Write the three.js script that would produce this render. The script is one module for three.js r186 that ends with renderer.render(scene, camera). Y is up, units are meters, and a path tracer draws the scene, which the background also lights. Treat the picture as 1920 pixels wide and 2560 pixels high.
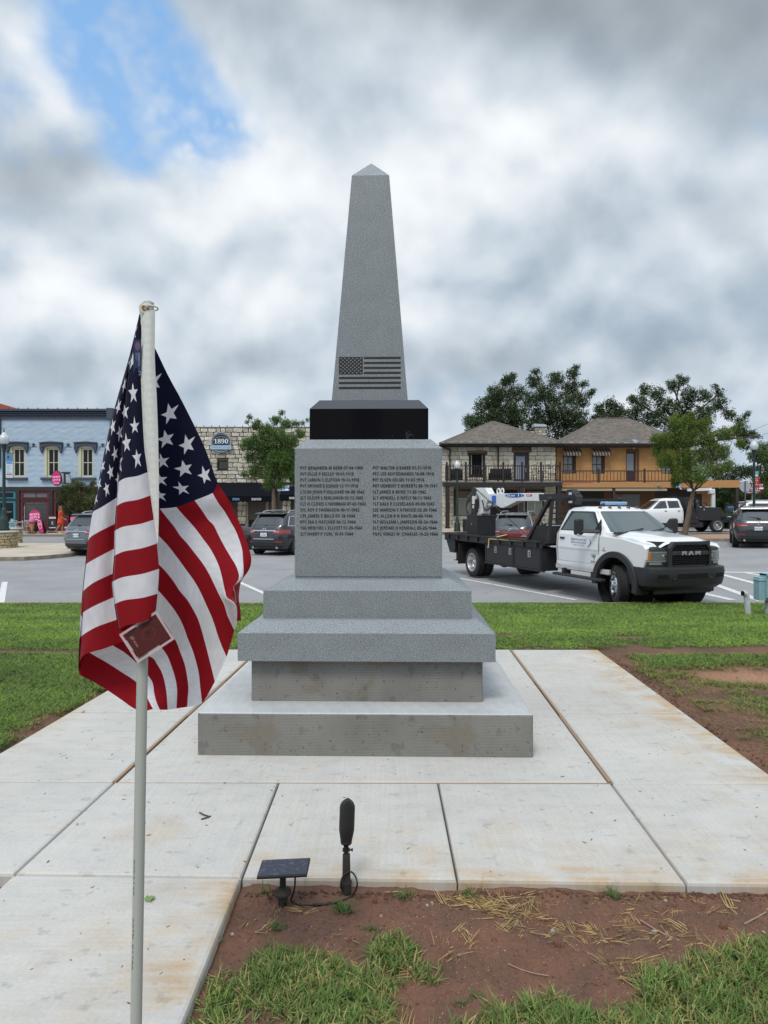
import * as THREE from 'three';
import { RoundedBoxGeometry } from 'three/addons/geometries/RoundedBoxGeometry.js';
import { mergeGeometries, mergeVertices, toCreasedNormals } from 'three/addons/utils/BufferGeometryUtils.js';
import { MarchingCubes } from 'three/addons/objects/MarchingCubes.js';

// ---------------------------------------------------------------- camera, light, exposure
const scene = new THREE.Scene();
const FOCAL = 1775, EYE = 1.55;                       // focal length in pixels of a 1920 x 2560 frame
const camera = new THREE.PerspectiveCamera(2 * Math.atan(1280 / FOCAL) * 180 / Math.PI, 0.75, 0.05, 2500);
camera.position.set(0, EYE, 0);
camera.lookAt(0, EYE, -10);
const renderer = new THREE.WebGLRenderer({ antialias: true });
renderer.toneMapping = THREE.LinearToneMapping;
renderer.toneMappingExposure = 1.2;
renderer.shadowMap.enabled = true;
const sun = new THREE.DirectionalLight(0xfff4e4, 1.5);
sun.position.set(-9, 42, 14);
sun.target.position.set(0, 0, -12);
sun.castShadow = true; sun.shadow.radius = 28; sun.shadow.mapSize.set(2048, 2048);
Object.assign(sun.shadow.camera, { left: -40, right: 40, top: 40, bottom: -50, near: 1, far: 140 });
scene.add(sun, sun.target);

// ---------------------------------------------------------------- helpers
function rng(seed) { let a = seed >>> 0; return () => { a = (a + 0x6d2b79f5) | 0; let t = Math.imul(a ^ (a >>> 15), 1 | a); t = (t + Math.imul(t ^ (t >>> 7), 61 | t)) ^ t; return ((t ^ (t >>> 14)) >>> 0) / 4294967296; }; }
const clamp = (x, a = 0, b = 1) => Math.min(b, Math.max(a, x)), lerp = (a, b, t) => a + (b - a) * t;
const smooth = (a, b, x) => { const t = clamp((x - a) / (b - a)); return t * t * (3 - 2 * t); };
const V = (x, y, z) => new THREE.Vector3(x, y, z);
const PERM = (() => { const r = rng(7), p = new Uint8Array(512); for (let i = 0; i < 256; i++) p[i] = i; for (let i = 255; i > 0; i--) { const j = (r() * (i + 1)) | 0, t = p[i]; p[i] = p[j]; p[j] = t; } for (let i = 0; i < 256; i++) p[i + 256] = p[i]; return p; })();
const GX = new Float32Array(256), GY = new Float32Array(256);
for (let i = 0; i < 256; i++) { GX[i] = Math.cos(i * 2.399963); GY[i] = Math.sin(i * 2.399963); }
function noise(x, y, wrap = 0) {                      // gradient noise about -0.7 .. 0.7; repeats every "wrap" cells
  const fx = Math.floor(x), fy = Math.floor(y); x -= fx; y -= fy;
  let X0 = fx, Y0 = fy, X1 = fx + 1, Y1 = fy + 1;
  if (wrap) { X0 = ((X0 % wrap) + wrap) % wrap; X1 = ((X1 % wrap) + wrap) % wrap; Y0 = ((Y0 % wrap) + wrap) % wrap; Y1 = ((Y1 % wrap) + wrap) % wrap; }
  X0 &= 255; X1 &= 255; Y0 &= 255; Y1 &= 255;
  const a = PERM[PERM[X0] + Y0], b = PERM[PERM[X1] + Y0], c = PERM[PERM[X0] + Y1], d = PERM[PERM[X1] + Y1];
  const u = x * x * x * (x * (x * 6 - 15) + 10), v = y * y * y * (y * (y * 6 - 15) + 10);
  const p = GX[a] * x + GY[a] * y, q = GX[b] * (x - 1) + GY[b] * y, r = GX[c] * x + GY[c] * (y - 1), s = GX[d] * (x - 1) + GY[d] * (y - 1);
  return p + u * (q - p) + v * (r + u * (s - r) - p - u * (q - p));
}
function fbm(x, y, oct = 5, wrap = 0, gain = 0.5) { let s = 0, a = 1; for (let i = 0; i < oct; i++) { s += a * noise(x + i * (wrap ? 0 : 17.3), y + i * (wrap ? 0 : 9.1), wrap); x *= 2; y *= 2; wrap *= 2; a *= gain; } return s; }
// a point of the photograph's frame at depth Z in front of the camera
const PX = (px, Z) => (px - 960) / FOCAL * Z, PY = (py, Z) => EYE - (py - 1280) / FOCAL * Z;
const P3 = (px, py, Z) => V(PX(px, Z), PY(py, Z), -Z);

// textures -------------------------------------------------------
const LIN = (t) => { t.wrapS = t.wrapT = THREE.RepeatWrapping; t.magFilter = THREE.LinearFilter; t.minFilter = THREE.LinearMipmapLinearFilter; t.needsUpdate = true; return t; };
function dataTex(n, f, srgb = false) {                // f(u, v) -> [r, g, b] linear or sRGB 0..1
  const d = new Uint8Array(n * n * 4);
  for (let y = 0; y < n; y++) for (let x = 0; x < n; x++) { const c = f(x / n, y / n, x, y), o = (y * n + x) * 4; d[o] = clamp(c[0]) * 255; d[o + 1] = clamp(c[1]) * 255; d[o + 2] = clamp(c[2]) * 255; d[o + 3] = 255; }
  const t = new THREE.DataTexture(d, n, n); if (srgb) t.colorSpace = THREE.SRGBColorSpace; return LIN(t);
}
function canvasTex(w, h, draw) {
  const c = document.createElement('canvas'); c.width = w; c.height = h; draw(c.getContext('2d'), w, h);
  const t = new THREE.CanvasTexture(c); t.colorSpace = THREE.SRGBColorSpace; t.magFilter = THREE.LinearFilter; t.wrapS = t.wrapT = THREE.ClampToEdgeWrapping; return t;
}
function rep(t, sx, sy = sx) { const c = t.clone(); c.repeat.set(sx, sy); c.needsUpdate = true; return c; }
const mat = (o) => new THREE.MeshStandardMaterial({ roughness: 0.8, ...o });
const phys = (o) => new THREE.MeshPhysicalMaterial({ roughness: 0.5, ...o });
const rgb = (r, g, b) => new THREE.Color().setRGB(r, g, b);

// geometry -------------------------------------------------------
const T = (g, x = 0, y = 0, z = 0, rx = 0, ry = 0, rz = 0) => { g.applyMatrix4(new THREE.Matrix4().compose(V(x, y, z), new THREE.Quaternion().setFromEuler(new THREE.Euler(rx, ry, rz)), V(1, 1, 1))); return g; };
function uvMetres(g, s = 1) {                         // uv in metres from the dominant axis of each face
  if (g.index) g = g.toNonIndexed();
  const p = g.attributes.position, n = g.attributes.normal, uv = new Float32Array(p.count * 2);
  for (let i = 0; i < p.count; i += 3) {
    const e = V().fromBufferAttribute(p, i), f = V().fromBufferAttribute(p, i + 1).sub(e), h = V().fromBufferAttribute(p, i + 2).sub(e), c = f.cross(h);
    const ax = Math.abs(c.x), ay = Math.abs(c.y), az = Math.abs(c.z);
    for (let k = i; k < i + 3; k++) {
      const x = p.getX(k), y = p.getY(k), z = p.getZ(k);
      if (ay >= ax && ay >= az) { uv[k * 2] = x * s; uv[k * 2 + 1] = z * s; } else if (ax >= az) { uv[k * 2] = z * s + 0.37; uv[k * 2 + 1] = y * s; } else { uv[k * 2] = x * s; uv[k * 2 + 1] = y * s; }
    }
  }
  g.setAttribute('uv', new THREE.BufferAttribute(uv, 2)); return g;
}
const strip = (g) => { g = g.index ? g.toNonIndexed() : g; for (const k of Object.keys(g.attributes)) if (!['position', 'normal', 'uv'].includes(k)) g.deleteAttribute(k); if (!g.attributes.uv) g.setAttribute('uv', new THREE.BufferAttribute(new Float32Array(g.attributes.position.count * 2), 2)); return g; };
const join = (list) => mergeGeometries(list.map(strip));
const box = (w, h, d, x = 0, y = 0, z = 0, rx = 0, ry = 0, rz = 0) => T(new THREE.BoxGeometry(w, h, d), x, y, z, rx, ry, rz);
const rbox = (w, h, d, r = 0.02, x = 0, y = 0, z = 0, rx = 0, ry = 0, rz = 0) => T(new RoundedBoxGeometry(w, h, d, 2, Math.min(r, w / 2.01, h / 2.01, d / 2.01)), x, y, z, rx, ry, rz);
const span = (x0, x1, y0, y1, z0, z1) => box(Math.abs(x1 - x0), Math.abs(y1 - y0), Math.abs(z1 - z0), (x0 + x1) / 2, (y0 + y1) / 2, (z0 + z1) / 2);
const cyl = (r0, r1, h, n = 16, x = 0, y = 0, z = 0, rx = 0, ry = 0, rz = 0) => T(new THREE.CylinderGeometry(r1, r0, h, n), x, y, z, rx, ry, rz);
const tube = (pts, r, seg = 24, rad = 8, closed = false) => new THREE.TubeGeometry(new THREE.CatmullRomCurve3(pts.map((p) => (p.isVector3 ? p : V(...p))), closed), seg, r, rad, closed);
function bar(a, b, w, h = w, n = 0) {                 // a straight bar between two points, square or round
  a = a.isVector3 ? a : V(...a); b = b.isVector3 ? b : V(...b);
  const L = a.distanceTo(b), g = n ? new THREE.CylinderGeometry(w / 2, w / 2, L, n) : new THREE.BoxGeometry(w, L, h);
  g.applyQuaternion(new THREE.Quaternion().setFromUnitVectors(V(0, 1, 0), b.clone().sub(a).normalize()));
  return g.translate((a.x + b.x) / 2, (a.y + b.y) / 2, (a.z + b.z) / 2);
}
const lathe = (pts, n = 24) => new THREE.LatheGeometry(pts.map((p) => new THREE.Vector2(...p)), n);
function extrude(pts, depth, bevel = 0, holes = []) {
  const s = new THREE.Shape(pts.map((p) => new THREE.Vector2(...p)));
  for (const h of holes) s.holes.push(new THREE.Path(h.map((p) => new THREE.Vector2(...p))));
  return new THREE.ExtrudeGeometry(s, { depth, bevelEnabled: bevel > 0, bevelThickness: bevel, bevelSize: bevel, bevelSegments: 2, curveSegments: 12 });
}
function gridGeo(rows, crease = 0) {                  // rows: [[Vector3...]...] of equal length, optional .uv on points
  const R = rows.length, C = rows[0].length, p = [], uv = [], ix = [];
  rows.forEach((r, i) => r.forEach((q, j) => { p.push(q.x, q.y, q.z); uv.push(...(q.uv || [j / (C - 1), i / (R - 1)])); }));
  for (let i = 0; i < R - 1; i++) for (let j = 0; j < C - 1; j++) { const a = i * C + j, b = a + 1, c = a + C, d = c + 1; ix.push(a, c, b, b, c, d); }
  let g = new THREE.BufferGeometry(); g.setAttribute('position', new THREE.Float32BufferAttribute(p, 3)); g.setAttribute('uv', new THREE.Float32BufferAttribute(uv, 2)); g.setIndex(ix); g.computeVertexNormals();
  return crease ? toCreasedNormals(g, crease) : g;
}
function polySlab(pts, y1, h, bev = 0.012) {          // convex or simple polygon [x, z] with a bevelled top edge
  const s = new THREE.Shape(pts.map((p) => new THREE.Vector2(p[0], -p[1])));
  const g = new THREE.ExtrudeGeometry(s, { depth: h - bev, bevelEnabled: true, bevelThickness: bev, bevelSize: bev, bevelOffset: -bev, bevelSegments: 2 });
  g.rotateX(-Math.PI / 2).translate(0, y1 - h, 0); return g;
}
// things ---------------------------------------------------------
const used = {};
const numbered = (n) => { const k = used[n] = (used[n] ?? -1) + 1; return k ? n + '_' + String(k).padStart(3, '0') : n; };
function tag(o, label, category, group) { o.userData.label = label; o.userData.category = category; if (group) o.userData.group = group; return o; }
function thing(name, label, category, pos = [0, 0, 0], turn = 0, group) {
  const o = new THREE.Group(); o.name = numbered(name); o.position.set(...pos); o.rotation.y = turn; scene.add(o); return tag(o, label, category, group);
}
const shade = (m) => { m.castShadow = m.receiveShadow = true; return m; };
function part(parent, name, g, m, label) { const o = shade(new THREE.Mesh(Array.isArray(g) ? join(g) : g, m)); o.name = name; parent.add(o); if (label) o.userData.label = label; return o; }
function solo(name, label, category, g, m, group) { const o = shade(new THREE.Mesh(Array.isArray(g) ? join(g) : g, m)); o.name = numbered(name); scene.add(o); return tag(o, label, category, group); }
function struct(name, g, m) { const o = g ? shade(new THREE.Mesh(Array.isArray(g) ? join(g) : g, m)) : new THREE.Group(); o.name = numbered(name); o.userData.kind = 'structure'; scene.add(o); return o; }
function copy(o, label, pos, turn) { const c = o.clone(); c.name = numbered(o.name.replace(/_\d{3}$/, '')); c.userData = { ...o.userData }; if (label) c.userData.label = label; if (pos) c.position.set(...pos); if (turn !== undefined) c.rotation.y = turn; scene.add(c); return c; }
function scatter(parent, name, g, m, items, stuff = true) {   // items: [matrix, color]
  const o = shade(new THREE.InstancedMesh(g, m, items.length)); o.name = name;
  items.forEach((it, i) => { o.setMatrixAt(i, it[0]); if (it[1]) o.setColorAt(i, it[1]); });
  if (stuff) o.userData.kind = 'stuff'; parent.add(o); return o;
}
const M4 = (x, y, z, rx, ry, rz, sx, sy = sx, sz = sx) => new THREE.Matrix4().compose(V(x, y, z), new THREE.Quaternion().setFromEuler(new THREE.Euler(rx, ry, rz, 'YXZ')), V(sx, sy, sz));

// ---------------------------------------------------------------- sky
{
  const SD = sun.position.clone().sub(sun.target.position).normalize(), W = 3584, Hh = 1792, d = new Float32Array(W * Hh * 4);
  const sq = (a) => a * a, G = (px, py, cx, cy, rx, ry) => Math.exp(-sq((px - cx) / rx) - sq((py - cy) / ry));
  // heaped cloud: broad swells whose surface is broken into rounded, cauliflower-like lumps
  const swell = (x, z) => 0.75 * noise(x * 0.8 + 5, z * 0.8 + 2) + 0.4 * noise(x * 1.7 + 9, z * 1.7 - 4) + 0.2 * noise(x * 3.3 + 1, z * 3.3 + 6);
  function domes(x, z) {                               // overlapping round heaps, 0 in the creases to 1 on top
    const fx = Math.floor(x), fz = Math.floor(z); let m = 4;
    for (let i = -1; i < 2; i++) for (let j = -1; j < 2; j++) { const h = PERM[PERM[(fx + i) & 255] + ((fz + j) & 255)], dx = fx + i + 0.5 + 0.47 * GX[h] - x, dz = fz + j + 0.5 + 0.47 * GY[h] - z, d = dx * dx + dz * dz; if (d < m) m = d; }
    return 1 - Math.min(1, m * 1.15);
  }
  function lumps(x, z, oct) { let s = 0, a = 0.5, f = 2.1; for (let i = 0; i < oct; i++) { s += a * (domes(x * f + i * 7.7, z * f + i * 3.1) - 0.62); f *= 2.07; a *= 0.56; } return s; }
  for (let r = 0; r < Hh; r++) {
    const up = ((r + 0.5) / Hh - 0.5) * Math.PI, y = Math.sin(up), cu = Math.cos(up);
    for (let c = 0; c < W; c++) {
      const o = (r * W + c) * 4; d[o + 3] = 1;
      if (y < -0.02) { d[o] = 0.2; d[o + 1] = 0.2; d[o + 2] = 0.18; continue; }
      const az = ((c + 0.5) / W - 0.5) * 2 * Math.PI, x = Math.cos(az) * cu, z = Math.sin(az) * cu;
      const k = 3.1 / (Math.max(y, 0) + 0.78), qx = x * k, qz = z * k;
      // the big shapes: openings and dark bellies
      let hole = 0, dark = 0, bright = 0;
      if (z < 0) {
        const fx = x / -z, fy = y / -z;              // tangents of the angles right and up from the north
hole = 0.95 * G(fx, fy, -0.38, 0.68, 0.1, 0.1) + 0.8 * G(fx, fy, -0.3, 0.585, 0.085, 0.075) + 0.75 * G(fx, fy, -0.235, 0.53, 0.07, 0.06) + 0.4 * G(fx, fy, -0.36, 0.5, 0.04, 0.05) + 0.35 * G(fx, fy, -0.2, 0.42, 0.1, 0.05) + 0.2 * G(fx, fy, 0.0, 0.2, 0.5, 0.04);
        dark = 1.0 * G(fx, fy, 0.12, 0.74, 0.34, 0.085) + 0.75 * G(fx, fy, 0.5, 0.66, 0.25, 0.13) + 0.8 * G(fx, fy, -0.5, 0.47, 0.12, 0.055) + 0.6 * G(fx, fy, -0.2, 0.215, 0.1, 0.03)
          + 0.65 * G(fx, fy, 0.12, 0.215, 0.12, 0.04) + 0.5 * G(fx, fy, 0.5, 0.4, 0.1, 0.05) + 0.5 * G(fx, fy, 0.44, 0.2, 0.12, 0.04) + 0.5 * G(fx, fy, -0.45, 0.2, 0.14, 0.03) + 0.35 * G(fx, fy, 0.27, 0.43, 0.06, 0.05);
        bright = 0.9 * G(fx, fy, -0.03, 0.45, 0.22, 0.13) + 0.7 * G(fx, fy, -0.5, 0.36, 0.2, 0.06) + 0.7 * G(fx, fy, 0.3, 0.52, 0.2, 0.08) + 0.6 * G(fx, fy, -0.3, 0.29, 0.25, 0.05) + 0.4 * G(fx, fy, 0.1, 0.3, 0.08, 0.05) + 0.6 * G(fx, fy, -0.48, 0.66, 0.07, 0.1);
      }
      const ux = qx + 0.05 * noise(qx * 2.1 + 3, qz * 2.1), uz = qz + 0.05 * noise(qx * 2.1 + 31, qz * 2.1 + 8), kz = 0.95;
      const sw = swell(ux, uz), lp = lumps(ux, uz, 4), fb = fbm(ux * 2.4 + 40, uz * 2.4 + 11, 6, 0, 0.56), fb2 = fbm(ux * kz * 2.4 + 40, uz * kz * 2.4 + 11, 3, 0, 0.56), fb3 = fbm(ux * 2.4 + 40, uz * 2.4 + 11, 3, 0, 0.56);
      const relief0 = sw - swell(ux * kz, uz * kz) + 0.8 * (fb3 - fb2);
      const n1 = sw + 0.35 * lp + 0.45 * fb, n3 = fbm(qx * 0.5 + 9, qz * 0.5 - 3, 3), nf = fbm(ux * 11, uz * 11, 3, 0, 0.55);
      const dens = clamp(0.9 + 0.55 * n1 + 0.25 * n3 + 0.1 * nf - 0.95 * hole * (0.95 + 0.5 * nf) + 0.35 * hole * lp * 2);
      const alpha = lerp(clamp(0.2 + 0.5 * nf + 0.3 * n3), 1, smooth(0.26, 0.66, dens));
      const relief = relief0 * 0.36 + lp * 0.22 + fb * 0.27 + nf * 0.05;
      let lum = 0.535 + 0.56 * relief - 0.2 * smooth(-0.1, 0.8, sw) + 0.26 * bright * (0.8 + 0.9 * lp) - 0.36 * dark * (0.8 + 0.5 * lp);
      lum = 0.3 + 0.62 * smooth(-0.05, 1.1, lum);
      const gray = clamp((0.8 - lum) * 2.2) * (1 - 0.55 * clamp(dark));       // the darker, the bluer
      const cloud = [lum * lerp(0.96, 0.72, gray), lum * lerp(1.0, 0.93, gray), lum * lerp(1.04, 1.14, gray)];
      const e = Math.max(y, 0), blue = [lerp(0.42, 0.2, smooth(0, 0.7, e)), lerp(0.6, 0.4, smooth(0, 0.7, e)), lerp(0.82, 0.72, smooth(0, 0.7, e))];
      const hz = Math.exp(-e * 9) * 0.4, haze = [0.56, 0.69, 0.82];
      const sunny = Math.exp(-(1 - (x * SD.x + y * SD.y + z * SD.z)) / 0.16), zen = lerp(0.95, 1.4, smooth(0.6, 0.95, e)) + 1.5 * sunny, tint = [lerp(1, 0.97, smooth(0.6, 0.9, e)), 1, lerp(1, 1.03, smooth(0.6, 0.9, e))];   // brightest overhead and round the veiled sun
      for (let q = 0; q < 3; q++) d[o + q] = lerp(lerp(blue[q], cloud[q], alpha), haze[q], hz) * zen * tint[q];
    }
  }
  const t = new THREE.DataTexture(d, W, Hh, THREE.RGBAFormat, THREE.FloatType); t.mapping = THREE.EquirectangularReflectionMapping; t.magFilter = t.minFilter = THREE.LinearFilter; t.wrapS = THREE.RepeatWrapping; t.needsUpdate = true;
  scene.background = t; scene.environment = t;
}

// ---------------------------------------------------------------- the lie of the land (y of the ground at x and at depth Z)
const streetY = (x, Z) => -0.659 + 0.0155 * Math.min(Z, 54) + clamp((x - 6) * 0.03, 0, 0.36) * smooth(15, 30, Z) * (Z > 48 ? 1 : 1);
const KERB_Z = 14.5;
function lawnY(x, Z) {
  let y = -0.03 - 0.27 * smooth(8.2, KERB_Z, Z) + 0.02 * noise(x * 0.5, Z * 0.5);
  return y;
}
// where the dirt is bare: 1 bare, 0 thick grass
function bare(x, Z) {
  const n = fbm(x * 1.7 + 5, Z * 1.7, 4), m = fbm(x * 6 + 2, Z * 6, 3);
  let b = 0;
  if (Z > 3.4) {
    const R = 2.24 + 0.034 * (Z - 3);                                              // right border of the paving
    if (x > 0) {
      b = Math.max(b, 1 - smooth(0.06, 0.42, x - R + 0.2 * n));                     // the worn strip along it
      const ex = (x - 3.55) / 1.15, ez = (Z - 6.9) / 0.62; b = Math.max(b, 1.15 - Math.hypot(ex, ez) + 0.5 * n);   // the bare hollow
      b = Math.max(b, 0.62 * (1 - smooth(6.2, 7.6, Z)) + 0.7 * n + 0.2 * m, 0);
      if (Z > 7.9) { b = Math.max(1 - smooth(7.98, 8.35, Z + 0.5 * n - (x - 1.3) * 0.08) * 1.05, 0.9 - Math.hypot((x - 1.55) / 0.5, (Z - 9.2) / 0.35) + 0.8 * n, 0.75 - Math.hypot((x - 3.0) / 0.35, (Z - 9.0) / 0.25) + 0.8 * n, b * (1 - smooth(7.6, 8.4, Z))); }
    } else {
      const Lx = -2.66 + 0.04 * Z; b = Math.max(b, 0.95 - smooth(0.02, 0.22, Lx - x + 0.22 * n));
      if (Z > 7.95) b = Math.max(0, 0.8 - (Z - 8) * 3);
    }
  }
  return clamp(b + 0.25 * m * (b > 0.05 ? 1 : 0));
}
// in the bed in front of the paving: how thick the grass stands
function bedGrass(x, Z) {
  const n = fbm(x * 3.1 + 11, Z * 3.1, 4);
  const e = (cx, cz, rx, rz, k = 1) => k * (1 - Math.hypot((x - cx) / rx, (Z - cz) / rz));
  let g = Math.max(e(-0.3, 2.43, 0.3, 0.2, 1.1), e(-0.17, 2.36, 0.38, 0.22, 1.1), e(0.02, 2.55, 0.12, 0.16), e(-0.5, 2.36, 0.16, 0.2, 0.9), e(-0.12, 2.15, 0.08, 0.1, 0.6));
  g = Math.max(g, e(0.36, 2.12, 0.2, 0.16, 1.1), e(0.75, 2.1, 0.45, 0.26, 1.3), e(1.2, 2.2, 0.5, 0.42, 1.5), e(1.55, 2.5, 0.45, 0.28, 1.3), e(0.5, 1.85, 0.5, 0.22, 1.1), e(1.45, 1.9, 0.9, 0.3, 1.6));
  g -= 0.6 * Math.max(0, e(0.62, 2.02, 0.1, 0.07)) + 1.6 * Math.max(0, e(0.1, 1.95, 0.28, 0.2));
  return clamp(g * 1.5 + 0.9 * n);
}
const dirtY = (x, Z) => -0.046 + 0.02 * fbm(x * 2.3, Z * 2.3, 4) + 0.012 * smooth(2.2, 1.4, Z) + 0.01 * fbm(x * 14, Z * 14, 3) + (0.008 + 0.014 * noise(x * 5, 3)) * smooth(2.75, 2.97, Z) * (x > -0.6 ? 1 : 0);

// ---------------------------------------------------------------- ground materials
const dirtTex = dataTex(1024, (u, v) => {
  const a = fbm(u * 6, v * 6, 5, 6), b = fbm(u * 40, v * 40, 3, 40), c = fbm(u * 150, v * 150, 2, 150);
  const k = 1 + 0.35 * a + 0.25 * b + 0.3 * c;
  return [0.128 * k, 0.06 * k * (1 - 0.1 * a), 0.036 * k * (1 - 0.15 * a)].map((x) => Math.pow(clamp(x), 1 / 2.2));
}, true);
const dirtBump = dataTex(1024, (u, v) => { const h = 0.5 + 0.25 * fbm(u * 14, v * 14, 5, 14, 0.65) + 0.12 * fbm(u * 120, v * 120, 2, 120); return [h, h, h]; });
const soilMat = mat({ color: 0xffffff, map: dirtTex, bumpMap: dirtBump, bumpScale: 0.012, roughness: 0.95 });
const lawnMat = mat({ vertexColors: true, map: dataTex(512, (u, v) => { const k = 0.8 + 0.35 * fbm(u * 30, v * 30, 4, 30) + 0.2 * fbm(u * 120, v * 120, 2, 120); return [k, k, k]; }), bumpMap: dirtBump, bumpScale: 0.02, roughness: 1 });
const asphaltTex = dataTex(1024, (u, v) => {
  const a = fbm(u * 4, v * 4, 5, 4), b = fbm(u * 60, v * 60, 3, 60), g = fbm(u * 250, v * 250, 2, 250);
  const cr = Math.abs(fbm(u * 5 + 0.3 * a, v * 5, 4, 5)), crack = 1 - 0.45 * (1 - smooth(0.0, 0.012, cr)) * smooth(-0.1, 0.25, a);
  const k = (1 + 0.16 * a + 0.1 * b + 0.32 * g) * crack;
  return [0.262 * k, 0.262 * k, 0.268 * k].map((x) => Math.pow(clamp(x), 1 / 2.2));
}, true);
const asphaltMat = mat({ map: asphaltTex, roughness: 0.9, bumpMap: dirtBump, bumpScale: 0.004 });
const paintMat = mat({ color: 0xd2d4d3, roughness: 0.8, map: dataTex(256, (u, v) => { const k = 0.92 + 0.3 * fbm(u * 12, v * 12, 5, 12, 0.7); const w = k < 0.72 ? 0.5 : clamp(k); return [w, w, w]; }) });
const walkMat = mat({ map: dataTex(512, (u, v) => { const k = 1 + 0.2 * fbm(u * 4, v * 4, 5, 4) + 0.12 * fbm(u * 80, v * 80, 3, 80); return [0.45 * k, 0.39 * k, 0.315 * k].map((x) => Math.pow(clamp(x), 1 / 2.2)); }, true), roughness: 0.9 });
const kerbMat = mat({ map: dataTex(256, (u, v) => { const k = 1 + 0.35 * fbm(u * 5, v * 5, 5, 5, 0.65) + 0.15 * fbm(u * 60, v * 60, 2, 60); return [0.25 * k, 0.21 * k, 0.17 * k].map((x) => Math.pow(clamp(x), 1 / 2.2)); }, true), roughness: 0.95 });

// a sheet over a grid of x and Z
function sheet(xs, zs, f, uvs = 1, col) {
  const rows = zs.map((Z) => xs.map((x) => { const p = V(x, f(x, Z), -Z); p.uv = [x * uvs, -Z * uvs]; return p; }));
  const g = gridGeo(rows);
  if (col) { const c = []; for (const Z of zs) for (const x of xs) c.push(...col(x, Z)); g.setAttribute('color', new THREE.Float32BufferAttribute(c, 3)); }
  g.computeVertexNormals();
  if (g.attributes.normal.getY(0) < 0) { const ix = g.index.array; for (let i = 0; i < ix.length; i += 3) { const t = ix[i]; ix[i] = ix[i + 1]; ix[i + 1] = t; } g.computeVertexNormals(); }
  return g;
}
const steps = (a, b, n) => Array.from({ length: n + 1 }, (_, i) => lerp(a, b, i / n));

// the far ground under everything, out to the horizon
struct('ground', sheet([-900, -300, -120, -60, -30, -15, 0, 15, 30, 60, 120, 300, 900], [-60, -10, 0, 8, 14, 20, 30, 40, 54, 80, 140, 300, 900], (x, Z) => (Z < 15 ? -0.75 : streetY(x, Z) - 0.12), 0.5), mat({ color: rgb(0.16, 0.15, 0.12), roughness: 1 }));
// street
const street = struct('street');
const streetMesh = part(street, 'asphalt', sheet([-60, -40, -25, -12, 0, 6, 10, 14, 18, 24, 40, 60], steps(KERB_Z - 0.05, 53, 24), streetY, 0.2), asphaltMat);
function paintLine(a, b, w) {                         // a, b: [x, Z]
  const d = V(b[0] - a[0], 0, b[1] - a[1]).normalize(), n = V(-d.z, 0, d.x).multiplyScalar(w / 2), R = [];
  for (let i = 0; i <= 8; i++) { const x = lerp(a[0], b[0], i / 8), z = lerp(a[1], b[1], i / 8); R.push([-1, 1].map((s) => { const X = x + n.x * s, Z = z + n.z * s; const p = V(X, streetY(X, Z) + 0.005, -Z); p.uv = [X, Z]; return p; })); }
  part(street, 'painted_line', gridGeo(R), paintMat);
}
function onStreet(px, py, lift = 0) { const k = (py - 1280) / FOCAL; let Z = 20; for (let i = 0; i < 40; i++) { Z = lerp(Z, (EYE - streetY(PX(px, Z), Z) - lift) / k, 0.5); } return [PX(px, Z), Z]; }
for (const [a, b, w] of [[[590, 1452], [675, 1490], 0.13], [[1150, 1446], [1440, 1500], 0.13], [[1770, 1455], [1905, 1503], 0.2], [[1795, 1434], [1925, 1468], 0.2], [[1750, 1482], [1832, 1500], 0.2], [[1770, 1430.5], [1925, 1431.5], 0.2], [[1862, 1431.5], [1925, 1443], 0.16], [[0, 1520], [12, 1455], 0.14]]) paintLine(onStreet(...a), onStreet(...b), w);
// raised islands and pavements with kerbs
function raised(name, pts, h, m, kerb) {              // pts: [x, Z] round the outline
  const g = struct(name), fan = pts.map(([x, Z]) => [x, -Z]);
  const s = new THREE.Shape(fan.map((p) => new THREE.Vector2(p[0], -p[1]))), top = new THREE.ShapeGeometry(s).rotateX(-Math.PI / 2), p = top.attributes.position;
  for (let i = 0; i < p.count; i++) p.setY(i, streetY(p.getX(i), -p.getZ(i)) + h);
  top.computeVertexNormals(); part(g, 'surface', uvMetres(top, 0.25), m);
  const side = []; for (let i = 0; i < pts.length; i++) { const a = pts[i], b = pts[(i + 1) % pts.length]; for (let k = 0; k < 6; k++) side.push([lerp(a[0], b[0], k / 6), lerp(a[1], b[1], k / 6)]); }
  side.push(side[0]);
  const rows = [[-0.1, 0], [h - 0.015, 0], [h + 0.004, 0.02], [h + 0.004, 0.17]].map(([dy, inn]) => side.map(([x, Z], i) => { const cx = pts.reduce((t, q) => t + q[0], 0) / pts.length, cz = pts.reduce((t, q) => t + q[1], 0) / pts.length, l = Math.hypot(cx - x, cz - Z) || 1; const q = V(x + (cx - x) / l * inn, streetY(x, Z) + dy, -(Z + (cz - Z) / l * inn)); q.uv = [i * 0.3, dy]; return q; }));
  part(g, 'kerb', gridGeo(rows, 0.5), kerb || kerbMat); return g;
}
raised('traffic_island', [onStreet(-700, 1400), onStreet(0, 1403), onStreet(60, 1402), onStreet(118, 1398), onStreet(170, 1393), onStreet(212, 1385), onStreet(236, 1374), onStreet(228, 1364), onStreet(-500, 1362)], 0.14, walkMat);
raised('traffic_island', [onStreet(1600, 1352), onStreet(1790, 1354), onStreet(1830, 1354), onStreet(1905, 1352), onStreet(1930, 1346), onStreet(1900, 1341), onStreet(1600, 1341)], 0.14, mat({ map: walkMat.map, color: 0xe0c2b0, roughness: 0.9 }));
raised('sidewalk', [[-45, 44.0], [1, 44.0], [1.5, 46.2], [12, 46.2], [24, 46.0], [34, 46], [34, 53], [-45, 53]], 0.14, walkMat);
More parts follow.
